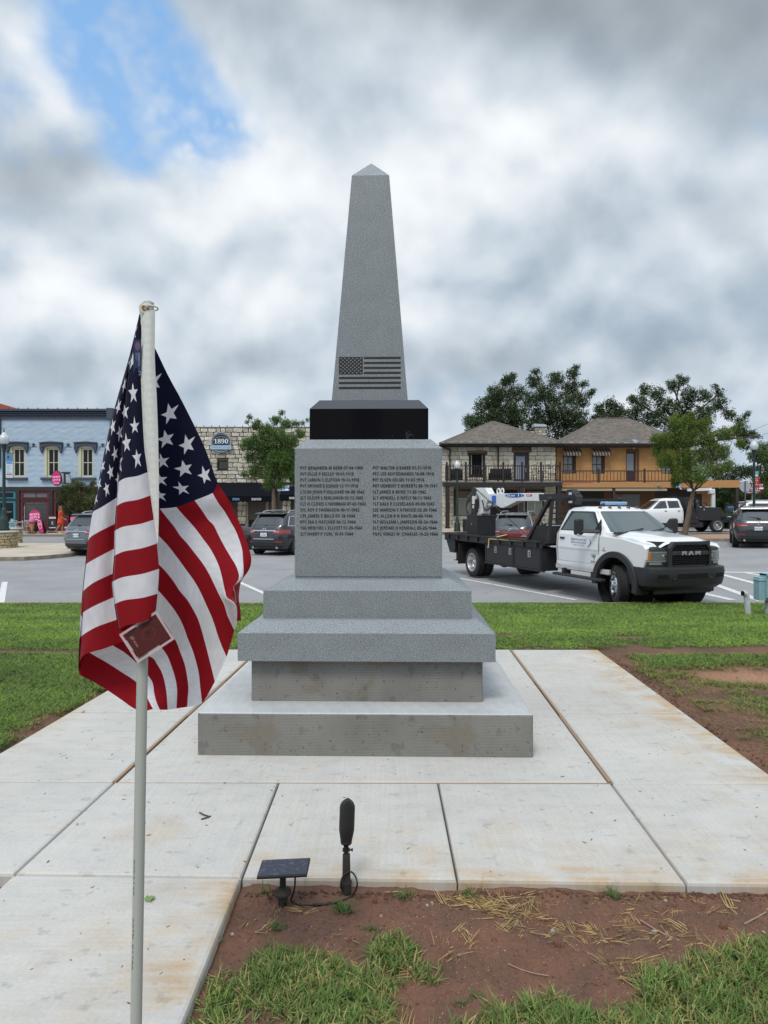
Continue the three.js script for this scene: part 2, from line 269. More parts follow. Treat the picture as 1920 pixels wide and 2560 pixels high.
// kerb at the lawn's edge
part(street, 'kerb', [box(70, 0.22, 0.15, 0, -0.415, -KERB_Z + 0.0)].map((g) => uvMetres(g, 0.5)), mat({ map: kerbMat.map, color: 0xfff0dd, roughness: 0.9 }));

// lawn
const lawnColor = (x, Z) => {
  const b = bare(x, Z), n = fbm(x * 2, Z * 2, 3), d = smooth(0.25, 0.75, b);
  const g = [0.028 + 0.012 * n, 0.05 + 0.015 * n, 0.012], s = [0.16 + 0.07 * n, 0.082 + 0.03 * n, 0.048 + 0.015 * n];
  const pale = Math.max(0, 1 - Math.hypot((x - 3.55) / 1.0, (Z - 6.9) / 0.5)) * 1.6;
  const soil = [s[0] * (1 + pale), s[1] * (1 + pale * 1.1), s[2] * (1 + pale * 1.1)];
  return [0, 1, 2].map((i) => lerp(g[i], soil[i], d));
};
const lawn = struct('lawn');
part(lawn, 'turf', sheet(steps(-14, -2.2, 60), steps(3.4, KERB_Z, 70), (x, Z) => { const L = -2.66 + 0.04 * Z; return x > L - 0.02 && Z < 8.05 ? -0.12 : lawnY(x, Z) - 0.02 * smooth(0.2, 0, L - x); }, 1, lawnColor), lawnMat);
part(lawn, 'turf', sheet(steps(-2.2, 2.2, 40), steps(7.98, KERB_Z, 60), lawnY, 1, lawnColor), lawnMat);
part(lawn, 'turf', sheet(steps(2.2, 14, 110), steps(3.0, KERB_Z, 110), (x, Z) => { const R = 2.14 + 0.034 * Z; const dip = Z < 8.3 ? 0.035 * Math.exp(-sq1((x - R - 0.12) / 0.14)) : 0; return x < R && Z < 8.0 ? -0.12 : lawnY(x, Z) - dip - 0.05 * Math.max(0, 1 - Math.hypot((x - 3.55) / 1.1, (Z - 6.9) / 0.6)) + 0.012 * fbm(x * 7, Z * 7, 3); }, 1, lawnColor), lawnMat);
function sq1(a) { return a * a; }
// bed of red soil in front
const bed = struct('soil_bed');
part(bed, 'soil', sheet(steps(-0.72, 2.6, 180), steps(1.0, 3.05, 120), dirtY, 1.1), soilMat);
part(bed, 'soil', sheet(steps(-6, -0.72, 30), steps(-1.5, 3.05, 30), (x, Z) => (x > -1.62 ? -0.14 : dirtY(x, Z)), 1.1), soilMat);
part(bed, 'soil', sheet(steps(-0.72, 6, 30), steps(-1.5, 1.0, 16), (x, Z) => -0.07, 1.1), soilMat);
part(bed, 'soil', sheet(steps(2.6, 6, 16), steps(1.0, 3.05, 12), (x, Z) => -0.07, 1.1), soilMat);

// ---------------------------------------------------------------- pavement of concrete slabs
const XL = (Z) => -2.66 + 0.04 * Z, XA = (Z) => -1.69 + 0.035 * Z, XB = (Z) => 1.165 + 0.033 * Z, XR = (Z) => 2.14 + 0.034 * Z;
const slabTex = canvasTex(2048, 2048, (c, W, H) => {  // x -3.2 .. 3.0, Z 0.6 .. 8.4, unique over the whole paving
  const im = c.createImageData(W, H), d = im.data, r = rng(5);
  for (let j = 0; j < H; j++) for (let i = 0; i < W; i++) {
    const x = -3.2 + 6.2 * i / W, Z = 8.4 - 7.8 * j / H;
    const a = fbm(x * 0.9 + 2, Z * 0.9, 4), b = fbm(x * 5, Z * 9 + 3, 4, 0, 0.6), br = fbm(x * 2.5, Z * 85, 3), br2 = fbm(x * 60, Z * 2.2, 2), g = fbm(x * 70, Z * 70, 2);
    let k = 1 + 0.1 * a + 0.09 * b + 0.06 * (Z < 3.1 || x < -1.6 ? br : br2) + 0.09 * g;
    // reddish stains washed off the soil
    const eF = Z > 3.0 && x > -0.65 ? Math.exp(-(Z - 3.0) / 0.28) : 0, eR = Math.exp(-Math.max(0, XR(Z) - x) / 0.22) * smooth(3.2, 5, Z), eL = Z < 3.0 ? Math.exp(-Math.max(0, -0.62 - x) / 0.22) : Math.exp(-Math.max(0, x - XL(Z)) / 0.15) * 0.4;
    const st = clamp((0.8 * eF + 1.6 * eR + 1.1 * eL) * (0.6 + 1.5 * fbm(x * 4 + 8, Z * 4, 4)) * (0.85 + 0.8 * fbm(x * 3, Z * 22, 3)) + 0.3 * smooth(0.28, 0.7, fbm(x * 2.2 + 20, Z * 2.2, 5)) + 0.12 * smooth(0.2, 0.6, b));
    const dk = 0.35 * smooth(0.42, 0.7, fbm(x * 9 + 30, Z * 14, 4, 0, 0.65)); k *= 1 - dk * 0.5;
    const C = [lerp(0.465, 0.43, st) * k, lerp(0.455, 0.325, st) * k, lerp(0.43, 0.215, st) * k], o = (j * W + i) * 4;
    for (let q = 0; q < 3; q++) d[o + q] = 255 * Math.pow(clamp(C[q]), 1 / 2.2); d[o + 3] = 255;
  }
  c.putImageData(im, 0, 0);
  for (let i = 0; i < 700; i++) {                     // specks and scuffs
    c.fillStyle = `rgba(${60 + r() * 60},${50 + r() * 40},${40 + r() * 30},${0.15 + 0.4 * r()})`; const s = 0.5 + 2 * r() * r(); c.beginPath(); c.ellipse(r() * W, r() * H, s * (1 + 2 * r()), s, r() * 3, 0, 7); c.fill();
  }
});
const slabBump = dataTex(512, (u, v) => { const h = 0.5 + 0.2 * fbm(u * 8, v * 90, 3, 2) + 0.2 * fbm(u * 90, v * 90, 2, 90) + 0.1 * fbm(u * 6, v * 6, 3, 6); return [h, h, h]; });
const slabMat = mat({ map: slabTex, bumpMap: slabBump, bumpScale: 0.0022, roughness: 0.88 });
const slabSide = slabMat;
const paving = struct('pavement');
function slab(pts, h = 0.1) {                         // pts [x, Z]
  const g = polySlab(pts.map(([x, Z]) => [x, -Z]), 0, h, 0.015), p = g.attributes.position, uv = new Float32Array(p.count * 2), g1 = g;
  for (let i = 0; i < p.count; i++) { uv[i * 2] = (p.getX(i) + 3.2) / 6.2; uv[i * 2 + 1] = (-p.getZ(i) - 0.6) / 7.8; }
  g1.setAttribute('uv', new THREE.BufferAttribute(uv, 2)); return part(paving, 'slab', g1, slabMat);
}
const gap = 0.004, quad = (fa, fb, z0, z1, ga = gap, gb = gap) => slab([[fa(z0) + ga, z0 + gap], [fb(z0) - gb, z0 + gap], [fb(z1) - gb, z1 - gap], [fa(z1) + ga, z1 - gap]]);
const K = (v) => () => v;
const W1 = 0.013;                                     // half the width of the timber joint strips
const ZF = (x) => 3.003 - 0.027 * x;                   // the front border and the first joint run slightly askew
const front = (fa, fb) => { const a0 = fa(3) + gap, b0 = fb(3) - gap, a1 = fa(4.07) + gap, b1 = fb(4.07) - gap; slab([[a0, ZF(a0)], [b0, ZF(b0)], [b1, 4.066 - 0.006 * b1], [a1, 4.066 - 0.006 * a1]]); };
front(XL, XA); front(XA, K(-0.605)); front(K(-0.605), K(0.31)); front(K(0.31), XB); front(XB, (Z) => XR(Z) + 1.6);
for (const [a, b] of [[4.08, 5.5], [5.5, 6.97], [6.97, 8.02]]) quad(XL, XA, a, b, gap, W1);
for (const [a, b] of [[4.05, 5.47], [5.47, 6.95], [6.95, 8.0]]) quad(XB, XR, a, b, W1, gap);
quad(XA, XB, 4.07, 6.96, W1, W1); quad(XA, XB, 6.96, 8.01, W1, W1);
slab([[-0.614, 1.9], [-0.609, 3.012], [-1.585, 3.036], [-1.61, 1.9]]); slab([[-0.612, 0.6], [-0.612, 1.892], [-1.61, 1.892], [-1.64, 0.6]]); slab([[-0.612, -2], [-0.612, 0.592], [-1.64, 0.592], [-1.68, -2]]);
const woodMat = mat({ map: dataTex(256, (u, v) => { const k = 1 + 0.5 * fbm(u * 3, v * 40, 4, 1); return [0.3 * k, 0.2 * k, 0.125 * k].map((x) => Math.pow(clamp(x), 1 / 2.2)); }, true), roughness: 0.9 });
for (const f of [XA, XB]) for (const [a, b, o] of [[4.08, 5.4, -0.004], [5.4, 6.5, 0.003], [6.5, 8.0, -0.002]]) part(paving, 'timber_strip', uvMetres(bar([f(a) + o, -0.02, -a], [f(b) + o, -0.02, -b], 0.017, 0.045), 3), woodMat);
part(paving, 'timber_strip', uvMetres(bar([XA(4.07), -0.022, -4.07], [XB(4.06), -0.022, -4.06], 0.04, 0.007), 3), woodMat);
part(paving, 'sub_base', [span(-2.3, 2.2, -0.12, -0.06, -7.98, -3.0), span(2.2, 3.7, -0.12, -0.06, -4.0, -2.99), span(-1.55, -0.64, -0.13, -0.06, -3.05, 1.5)], mat({ color: rgb(0.08, 0.055, 0.04) }));

// ---------------------------------------------------------------- the monument
const graniteTex = dataTex(1024, (u, v) => {
  const big = noise(u * 62, v * 62, 62), a = noise(u * 170, v * 170, 170), b = noise(u * 90 + 0.5, v * 90, 90), c = noise(u * 256, v * 256, 256), e = fbm(u * 5, v * 5, 3, 5);
  let k = 0.25 * (1 + 0.07 * e + 0.22 * c + 0.4 * big); if (a > 0.2) k *= 0.55; if (b > 0.33) k *= 0.5; if (a < -0.26) k *= 1.55;
  return [k * 0.9, k * 1.0, k * 1.06].map((x) => Math.pow(clamp(x), 1 / 2.2));
}, true);
const granite = mat({ map: graniteTex, roughness: 0.4 });
const graniteFine = mat({ map: graniteTex, color: rgb(0.86, 0.88, 0.9), roughness: 0.42 });
const blackGranite = phys({ color: rgb(0.008, 0.008, 0.011), roughness: 0.09, map: dataTex(512, (u, v) => { const w = Math.abs(fbm(u * 3 + 0.4 * fbm(u * 5, v * 5, 3, 5), v * 2, 3, 0)); const s = w < 0.008 && fbm(u * 7, v * 7, 3, 7) > 0.1 ? 5 : 1; return [0.2 * s, 0.2 * s, 0.2 * s]; }), clearcoat: 0.6, clearcoatRoughness: 0.03 });
blackGranite.color.setRGB(0.03, 0.03, 0.04);
const rawSide = dataTex(1024, (u, v) => {
  const a = fbm(u * 3, v * 3, 5, 3), b = fbm(u * 6, v * 130, 3, 2), st = smooth(0.15, 0.5, fbm(u * 5 + 0.2, v * 5, 5, 5)), hole = fbm(u * 60, v * 60, 2, 60) > 0.52 ? 0.5 : 1, dk = smooth(0.34, 0.6, fbm(u * 11 + 0.7, v * 11, 4, 11, 0.6));
  const k = (1 + 0.22 * a + 0.15 * b) * hole * (1 - 0.22 * dk);
  return [lerp(0.2, 0.18, st) * k, lerp(0.195, 0.165, st) * k, lerp(0.18, 0.135, st) * k].map((x) => Math.pow(clamp(x), 1 / 2.2));
}, true);
const rawTop = dataTex(512, (u, v) => { const k = 1 + 0.12 * fbm(u * 3, v * 3, 5, 3) + 0.1 * fbm(u * 40, v * 12, 3, 4); return [0.43 * k, 0.445 * k, 0.45 * k].map((x) => Math.pow(clamp(x), 1 / 2.2)); }, true);
const concreteSide = mat({ map: rawSide, roughness: 0.92, bumpMap: rawSide, bumpScale: 0.004 }), concreteTop = mat({ map: rawTop, roughness: 0.5, bumpMap: slabBump, bumpScale: 0.002 });
function tier(rings, closeBottom = true) {            // rings: [half width, y] from the bottom up, flat shaded square frustums
  const p = [], q = (w, y) => [[-w, y, w], [w, y, w], [w, y, -w], [-w, y, -w]];
  const tri = (...v) => v.forEach((a) => p.push(...a));
  for (let i = 0; i < rings.length - 1; i++) { const a = q(...rings[i]), b = q(...rings[i + 1]); for (let k = 0; k < 4; k++) { const l = (k + 1) % 4; tri(a[k], a[l], b[l]); tri(a[k], b[l], b[k]); } }
  const t = q(...rings[rings.length - 1]); tri(t[0], t[1], t[2]); tri(t[0], t[2], t[3]);
  if (closeBottom) { const b = q(...rings[0]); tri(b[0], b[2], b[1]); tri(b[0], b[3], b[2]); }
  const g = new THREE.BufferGeometry(); g.setAttribute('position', new THREE.Float32BufferAttribute(p, 3)); g.computeVertexNormals(); return g;
}
const mon = thing('obelisk_monument', 'tall grey granite war memorial obelisk with engraved names on a stepped concrete base', 'monument', [-0.1, 0, -5.57], -0.022);
function wob(g, a, f) { const p = g.attributes.position; for (let i = 0; i < p.count; i++) { const x = p.getX(i), y = p.getY(i), z = p.getZ(i); p.setXYZ(i, x + a * noise(y * f + 3, z * f), y + a * 0.6 * noise(x * f, z * f + 7), z + a * noise(x * f + 9, y * f)); } g.computeVertexNormals(); return g; }
function concreteTier(name, w, y0, y1, seg = 40) {    // a cast block, sides and top subdivided so that edges and faces are slightly uneven
  const g = new RoundedBoxGeometry(w * 2, y1 - y0, w * 2, 4, 0.016); T(g, 0, (y0 + y1) / 2, 0);
  const sides = [], tops = [], p = g.attributes.position, n = g.attributes.normal;
  for (let i = 0; i < p.count; i += 3) (n.getY(i) + n.getY(i + 1) + n.getY(i + 2) > 2.0 ? tops : sides).push(i);
  const pick = (list) => { const h = new THREE.BufferGeometry(), a = [], b = []; for (const i of list) for (let k = 0; k < 3; k++) { a.push(p.getX(i + k), p.getY(i + k), p.getZ(i + k)); b.push(n.getX(i + k), n.getY(i + k), n.getZ(i + k)); } h.setAttribute('position', new THREE.Float32BufferAttribute(a, 3)); h.setAttribute('normal', new THREE.Float32BufferAttribute(b, 3)); return uvMetres(h, 0.8); };
  const o = part(mon, name, pick(sides), concreteSide); part(o, 'trowelled_top', pick(tops), concreteTop); return o;
}
concreteTier('footing', 1.067, -0.06, 0.272); concreteTier('plinth', 0.782, 0.26, 0.557);
part(mon, 'lower_step', uvMetres(tier([[0.857, 0.557], [0.857, 0.743], [0.757, 0.818], [0.72, 0.822]]), 1.6), granite);
part(mon, 'upper_step', uvMetres(tier([[0.713, 0.8225], [0.713, 1.011], [0.585, 1.072], [0.53, 1.078]]), 1.6), granite);
const die = part(mon, 'name_block', uvMetres(tier([[0.52, 1.0785], [0.52, 1.09], [0.5245, 1.092], [0.5245, 2.002], [0.449, 2.073]]), 1.6), granite);
part(mon, 'black_block', uvMetres(tier([[0.43, 2.0735], [0.43, 2.298], [0.425, 2.303], [0.365, 2.37], [0.29, 2.374]]), 1), blackGranite);
part(mon, 'shaft', uvMetres(tier([[0.284, 2.3745], [0.143, 4.123]]), 1.6), graniteFine);
part(mon, 'pyramid_cap', uvMetres(tier([[0.143, 4.1232], [0.002, 4.283]]), 1.6), granite);
const NAMES = [['PVT BENJAMIN M KERR 07-04-1900', 'PVT OLLIE P KELLEY 10-01-1918', 'PVT LARKIN C CLIFTON 10-12-1918', 'PVT ARTHUR E JOINER 12-11-1918', 'LTCDR JOHN P HILLYARD 04-08-1942', '2LT OLIVER L KINCANON 03-12-1943', 'FLT O CLOVIS C NEWMAN 07-03-1943', 'S1C ROY E THOMASON 09-11-1943', 'CPL JAMES E BILLS 03-18-1944', 'PFC IRA E HATCHER 06-12-1944', '1SG HERCHEL L ELLIOTT 07-20-1944', '2LT HARRY P CURL 10-01-1944'],
  ['PVT WALTER A BAKER 07-31-1918', 'PFC LEE ROY EDWARDS 10-08-1918', 'PVT ELVEN HELMS 11-03-1918', 'PVT HERBERT E ROBERTS 08-19-1941', '1LT JAMES K BONE 11-20-1942', '2LT WINDELL D NEELY 06-11-1943', '1LT DALE P CLEVELAND 09-09-1943', 'S2C MARION F ATWOOD 02-20-1944', 'PFC ALLEN B H DAVIS 06-08-1944', '1LT WILLIAM L JAMESON 06-24-1944', '2LT JEROME H KENDALL 09-26-1944', 'FN1C VIRGIL W  CHARLES 10-25-1944']];
const WIDE = [[571, 486, 537, 525, 582, 571, 596, 536, 499, 503, 562, 481], [529, 554, 465, 587, 483, 529, 557, 579, 541, 585, 577, 588]];
{
  const tex = canvasTex(2048, 1024, (c, W, H) => {    // 1.04 m x 0.52 m
    c.clearRect(0, 0, W, H); c.fillStyle = '#07080a'; c.font = 'bold 62px sans-serif'; c.textBaseline = 'alphabetic';
    NAMES.forEach((col, k) => col.forEach((s, i) => {
      const m = 0.002842 / 3.607 / 1.04 * W, x = ([188, 843][k] - 145) * m, w = WIDE[k][i] * m;
      c.save(); c.translate(x, 66 + i * 84); c.scale(w / c.measureText(s).width, 1.02); c.fillText(s, 0, 0); c.restore();
    }));
  });
  const y0 = 1.885; part(die, 'engraved_names', T(new THREE.PlaneGeometry(1.04, 0.52), -0.0, y0 - 0.26, 0.526), mat({ map: tex, transparent: true, roughness: 0.9 }));
  const fl = new THREE.Group(); fl.name = 'engraved_flag'; mon.add(fl);
  const zf = (y) => 0.284 - (y - 2.3745) * 0.0806; fl.position.set(0, 2.589, zf(2.589)); fl.rotation.x = -Math.atan(0.0806);
  const ink = mat({ color: 0x07080b, roughness: 0.55 });
  const W = 0.462, Hf = 0.244, sh = 0.0165, pitch = (Hf - sh) / 6;
  for (let i = 0; i < 7; i++) { const y = Hf / 2 - sh / 2 - i * pitch, x0 = i < 4 ? -W / 2 + 0.186 : -W / 2; part(fl, 'stripe', span(x0, W / 2, y - sh / 2, y + sh / 2, -0.002, 0.0015), ink); }
  const star = (c, x, y, r) => { c.beginPath(); for (let k = 0; k < 10; k++) { const a = -Math.PI / 2 + k * Math.PI / 5, q = k % 2 ? r * 0.4 : r; c.lineTo(x + q * Math.cos(a), y + q * Math.sin(a)); } c.fill(); };
  const ct = canvasTex(512, 370, (c, w, h) => { c.fillStyle = '#07080b'; c.fillRect(0, 0, w, h); c.fillStyle = '#9aa2a5'; for (let r = 0; r < 9; r++) for (let k = 0; k < (r % 2 ? 5 : 6); k++) star(c, w * (k + (r % 2 ? 1 : 0.5)) / 6, h * (r + 0.85) / 9.7, 17); });
  part(fl, 'star_field', T(new THREE.PlaneGeometry(0.178, 0.132), -W / 2 + 0.089, Hf / 2 - 0.066, 0.0018), mat({ map: ct, roughness: 0.6 }));
}

// ---------------------------------------------------------------- flag on its plastic pipe
const pipeMat = mat({ color: rgb(0.36, 0.38, 0.35), roughness: 0.55 });
const poleBase = V(-0.588, -0.12, -1.66), poleTop = P3(372, 757, 1.86);
const poleAt = (t) => poleBase.clone().lerp(poleTop, t);
const poleZ = (py) => { let Z = 1.8; for (let i = 0; i < 8; i++) { const y = PY(py, Z), t = (y - poleBase.y) / (poleTop.y - poleBase.y); Z = lerp(1.66, 1.86, t); } return Z; };
{
  const d = poleTop.clone().sub(poleBase), L = d.length(), pole = thing('flag_pole', 'thin grey plastic pipe in the foreground that carries the hanging flag', 'pole', poleBase.toArray());
  const g = lathe([[0, L - 0.004], [0.0108, L - 0.004], [0.0111, L], [0.0133, L], [0.0134, L - 0.003], [0.0134, 0], [0, 0]], 28); g.applyQuaternion(new THREE.Quaternion().setFromUnitVectors(V(0, 1, 0), d.clone().normalize()));
  part(pole, 'pipe', g, pipeMat);
  const ink = canvasTex(64, 512, (c, w, h) => { c.fillStyle = 'rgba(0,0,0,0)'; c.clearRect(0, 0, w, h); c.save(); c.translate(36, 40); c.rotate(Math.PI / 2); c.fillStyle = '#1c1f22'; c.font = 'bold 34px monospace'; c.fillText('PVC1120', 0, 0); c.fillText('ASTM D1785', 230, 0); c.restore(); });
  const pr = new THREE.CylinderGeometry(0.01352, 0.01352, 0.3, 12, 1, true, -1.15, 0.75); pr.translate(0, L * 0.315, 0); pr.applyQuaternion(new THREE.Quaternion().setFromUnitVectors(V(0, 1, 0), d.clone().normalize()));
  part(pole, 'printed_marks', pr, mat({ map: ink, transparent: true }));
}
const flagTex = canvasTex(2048, 1078, (c, W, H) => {
  const sh = H / 13; for (let i = 0; i < 13; i++) { c.fillStyle = i % 2 ? '#e3e4ea' : '#8f0f1c'; c.fillRect(0, i * sh, W, sh + 1); }
  c.fillStyle = '#10122e'; c.fillRect(0, 0, W * 0.4, sh * 7); c.fillStyle = '#e3e4ea';
  for (let r = 0; r < 9; r++) for (let k = 0; k < (r % 2 ? 5 : 6); k++) {
    const x = W * 0.4 * (k + (r % 2 ? 1 : 0.5)) / 6, y = sh * 7 * (r + 1) / 10, R = sh * 0.44; c.beginPath();
    for (let q = 0; q < 10; q++) { const a = -Math.PI / 2 + q * Math.PI / 5, rr = q % 2 ? R * 0.39 : R; c.lineTo(x + rr * Math.cos(a), y + rr * Math.sin(a)); } c.fill();
  }
  c.fillStyle = 'rgba(0,0,0,0.12)'; c.fillRect(W * 0.978, 0, 3, H); c.fillRect(W * 0.988, 0, 2, H);
  const im = c.getImageData(0, 0, W, H), d = im.data; for (let i = 0; i < d.length; i += 4) { const x = (i / 4) % W, y = (i / 4 / W) | 0, k = 1 + 0.05 * (((x >> 1) + (y >> 1)) & 1 ? 1 : -1) + 0.05 * noise(x / 40, y / 40); d[i] *= k; d[i + 1] *= k; d[i + 2] *= k; } c.putImageData(im, 0, 0);
});
const clothMat = phys({ map: flagTex, roughness: 0.85, transmission: 0.3, thickness: 0, side: THREE.DoubleSide, sheen: 0.2, specularIntensity: 0.3 });
{
  // the fourteen seams between stripes, each followed from the header round the two folds to the fly end: [x, y, depth, u] with x, y on the plane of the frame
  const mixu = (i) => Math.min(1, 0.12 + 0.88 * i / 7);
  const head = [[351, 778], [353, 833], [352, 891], [352, 949], [355, 1007], [357, 1065], [361, 1123], [369, 1180], [376, 1238.6], [384.7, 1299], [392, 1359], [397.7, 1422], [394, 1484.3], [388, 1543]];
  const mLeft = [[347, 790], [336, 845], [327, 900], [318, 958], [312, 1020], [306, 1078], [302, 1138], [295.5, 1205], [290, 1266], [286, 1327], [285, 1390], [280, 1454.5], [285.5, 1511], [296, 1575]];
  const lRight = [[347, 800], [332, 880], [322, 938], [313, 1003], [306, 1064], [301, 1126], [297, 1184], [291.5, 1244], [288, 1309.5], [284, 1372.5], [282, 1434], [281.5, 1494], [291, 1549.5], [305, 1604]];
  const lMid = [[346, 800], [328, 885], [310, 960], [297, 1024], [286, 1087], [277, 1150], [267, 1208], [253, 1268], [244, 1331.5], [238, 1396.5], [234, 1457], [231, 1517], [238, 1569], [262, 1621]];
  const lNear = [[345.5, 800], [324, 890], [302, 975], [283, 1041], [269, 1106], [256, 1170], [246, 1227], [233.5, 1279], [224, 1345], [217, 1409], [212, 1474], [208, 1531], [206.5, 1588], [207, 1640]];
  const lLeft = [[345, 800], [322, 895], [296, 985], [278, 1051], [263, 1118], [250, 1184], [241, 1237], [230, 1286], [219, 1354], [213, 1413], [206, 1480.5], [201.5, 1536.5], [198.5, 1595], [195.5, 1668]];
  const A = (...p) => p.map(([x, y]) => [380 + x / 6.381, 1200 + y / 6.381]), B = (...p) => p.map(([x, y]) => [380 + x / 6.381, 1480 + y / 6.381]), D = (...p) => p.map(([x, y]) => [180 + x / 6.9125, 1480 + y / 6.9125]);
  // right part: [points before the end of the star field, points after it]
  const right = [
    [[[365, 828], [388, 871], [421, 940], [449, 991], [478, 1048], [511, 1117], [544, 1208]], [[570, 1247], [590, 1288], [607, 1325], [621, 1366], [628, 1393], [627, 1412], [620, 1429], [607, 1446], [601, 1459], [598.5, 1475], [597, 1498], [601, 1522], [602.3, 1552]]],
    [[[345, 925], [385, 1000], [415, 1055], [450, 1115], [490, 1180], ...A([965, 205])], [...A([1060, 370], [1150, 490], [1250, 660], [1330, 800], [1395, 960], [1440, 1120], [1452, 1290], [1460, 1420], [1452, 1540], [1420, 1605], [1300, 1705]), [589, 1490], [591, 1552]]],
    [[[335, 1020], [385, 1110], [414, 1160], [450, 1211], ...A([680, 325])], [...A([800, 490], [900, 640], [975, 710], [1070, 900], [1150, 1050], [1250, 1220], [1340, 1370], [1390, 1550], [1350, 1640], [1299, 1705]), [588.6, 1490], [590.6, 1552]]],
    [[[325, 1095], [385, 1188], [410, 1225], ...A([388, 430])], [...A([500, 560], [620, 690], [720, 810], [830, 960], [920, 1080], [1010, 1240], [1070, 1380], [1110, 1520], [1140, 1660], [1170, 1790], [1190, 1870]), ...B([1290, 150], [1340, 205], [1362, 310], [1355, 485])]],
    [[[310, 1160], [365, 1222], ...A([122, 455])], [...A([220, 580], [350, 740], [450, 890], [560, 1010], [660, 1140], [800, 1320], [900, 1480], [970, 1620], [1050, 1790], [1110, 1910]), ...B([1150, 200], [1200, 370], [1260, 500], [1315, 612])]],
    [[[285, 1215], [340, 1275]], [...A([100, 880], [250, 1040], [420, 1260], [550, 1440], [660, 1590], [750, 1740], [830, 1910]), ...B([900, 280], [970, 440], [1050, 690], [1110, 850], [1190, 1032])]],
    [[[270, 1270], [335, 1345]], [...A([105, 1345], [200, 1440], [330, 1600], [450, 1780], [560, 1910]), ...B([650, 270], [740, 450], [810, 680], [880, 940], [940, 1180], [1002, 1432])]],
    [[[255, 1320], [330, 1415]], [...A([105, 1770], [230, 1910]), ...B([380, 320], [490, 520], [570, 740], [640, 910], [700, 1100], [745, 1290], [770, 1520], [800, 1772])]],
    [[[245, 1385], [335, 1480]], [...B([80, 350], [220, 520], [320, 680], [390, 800], [450, 960], [520, 1150], [560, 1350], [580, 1530], [570, 1700], [560, 1832])]],
    [[[238, 1445], [345, 1555]], [...B([100, 830], [190, 935], [250, 1030], [310, 1180], [370, 1370], [400, 1560], [390, 1857])]],
    [[[228, 1510], [290, 1578]], [...D([1090, 1040]), ...B([10, 1050], [80, 1150], [150, 1270], [200, 1430], [230, 1600], [250, 1878])]],
    [[[216, 1565], [262, 1596]], [...D([725, 935], [900, 1040], [1090, 1200], [1190, 1300], [1280, 1400], [1390, 1560], [1420, 1750], [1460, 1900], [1518, 2035])]],
    [[[204, 1618]], [...D([350, 1075], [600, 1220], [850, 1380], [1090, 1540], [1180, 1640], [1270, 1750], [1320, 1870], [1400, 2022])]],
    [[[197, 1683]], [...D([120, 1420], [350, 1540], [600, 1690], [850, 1860], [1070, 2012], [1180, 2050], [1270, 2062])]]];
  const resample = (pts, n) => { const c = new THREE.CatmullRomCurve3(pts.map((p) => V(p[0], p[1], 0)), false, 'centripetal'); return c.getSpacedPoints(n - 1).map((p) => [p.x, p.y]); };
  const NM = 14, NP = 6, NL = 16, NR0 = 16, NR1 = 44, rows = [];
  for (let i = 0; i < 14; i++) {
    const f = mixu(i), row = [], put = (x, y, z, u) => row.push([x, y, z, u]);
    const m = resample([head[i], [(head[i][0] * 2 + mLeft[i][0]) / 3, (head[i][1] * 2 + mLeft[i][1]) / 3 + 1], [(head[i][0] + mLeft[i][0] * 4) / 5, (head[i][1] + mLeft[i][1] * 4) / 5 - 4 * f], mLeft[i]], NM);
    m.forEach((p, k) => { const t = k / (NM - 1); put(p[0], p[1], poleZ(p[1]) - 0.018 - 0.024 * f * Math.sin(Math.PI * Math.pow(t, 0.8)), 0.1 * f * t + 0.004); });
    for (let k = 1; k < NP; k++) { const t = k / NP, x = lerp(mLeft[i][0], lRight[i][0], t) + 46 * f * Math.sin(Math.PI * t), y = lerp(mLeft[i][1], lRight[i][1], t); put(x, y, lerp(poleZ(y) - 0.018, 1.878, t), lerp(0.1, 0.18, t) * f + 0.004); }
    const l = resample([lRight[i], lMid[i], lNear[i], lLeft[i]], NL);
    l.forEach((p, k) => { const t = k / (NL - 1); put(p[0], p[1], 1.878 - 0.02 * f * Math.sin(Math.PI * t * 0.9) + 0.05 * f * Math.pow(t, 3), lerp(0.18 * f, 0.02 + 0.31 * f, t) + 0.004); });
    const [a, b] = right[i], u0 = 0.024 + 0.31 * f, uc = i <= 4 ? 0.4 : Math.max(0.41, u0 + 0.05 * (13 - i) / 8);
    const r0 = resample([lLeft[i], ...a], NR0), r1 = resample([a[a.length - 1], ...b], NR1);
    const zr = (t) => 1.925 + 0.05 * f * smooth(0, 0.3, t) + 0.03 * smooth(0.2, 1, t);
    r0.forEach((p, k) => { if (!k) return; const t = k / (NR0 - 1); put(p[0], p[1], 1.902 + 0.06 * smooth(0, 0.6, t), lerp(u0, uc, t)); });
    r1.forEach((p, k) => {
      if (!k) return; const t = k / (NR1 - 1), w = i / 13;
      let z = 1.962 + 0.02 * Math.sin(t * 4.2 + w * 7) * smooth(0, 0.2, t) + 0.012 * Math.sin(t * 9 - w * 12) * t - 0.02 * Math.max(0, w - 0.6) * 2;
      if (i === 0) z += 0.05 * smooth(0.72, 0.8, t) + 0.012; if (i === 1 || i === 2) z += 0.045 * smooth(0.78, 0.86, t); if (i === 3) z -= 0.035 * smooth(0.72, 0.85, t);
      put(p[0], p[1], z, lerp(uc, 1, t));
    });
    rows.push(row);
  }
  // smooth across the stripes
  const fine = [], SUB = 5;
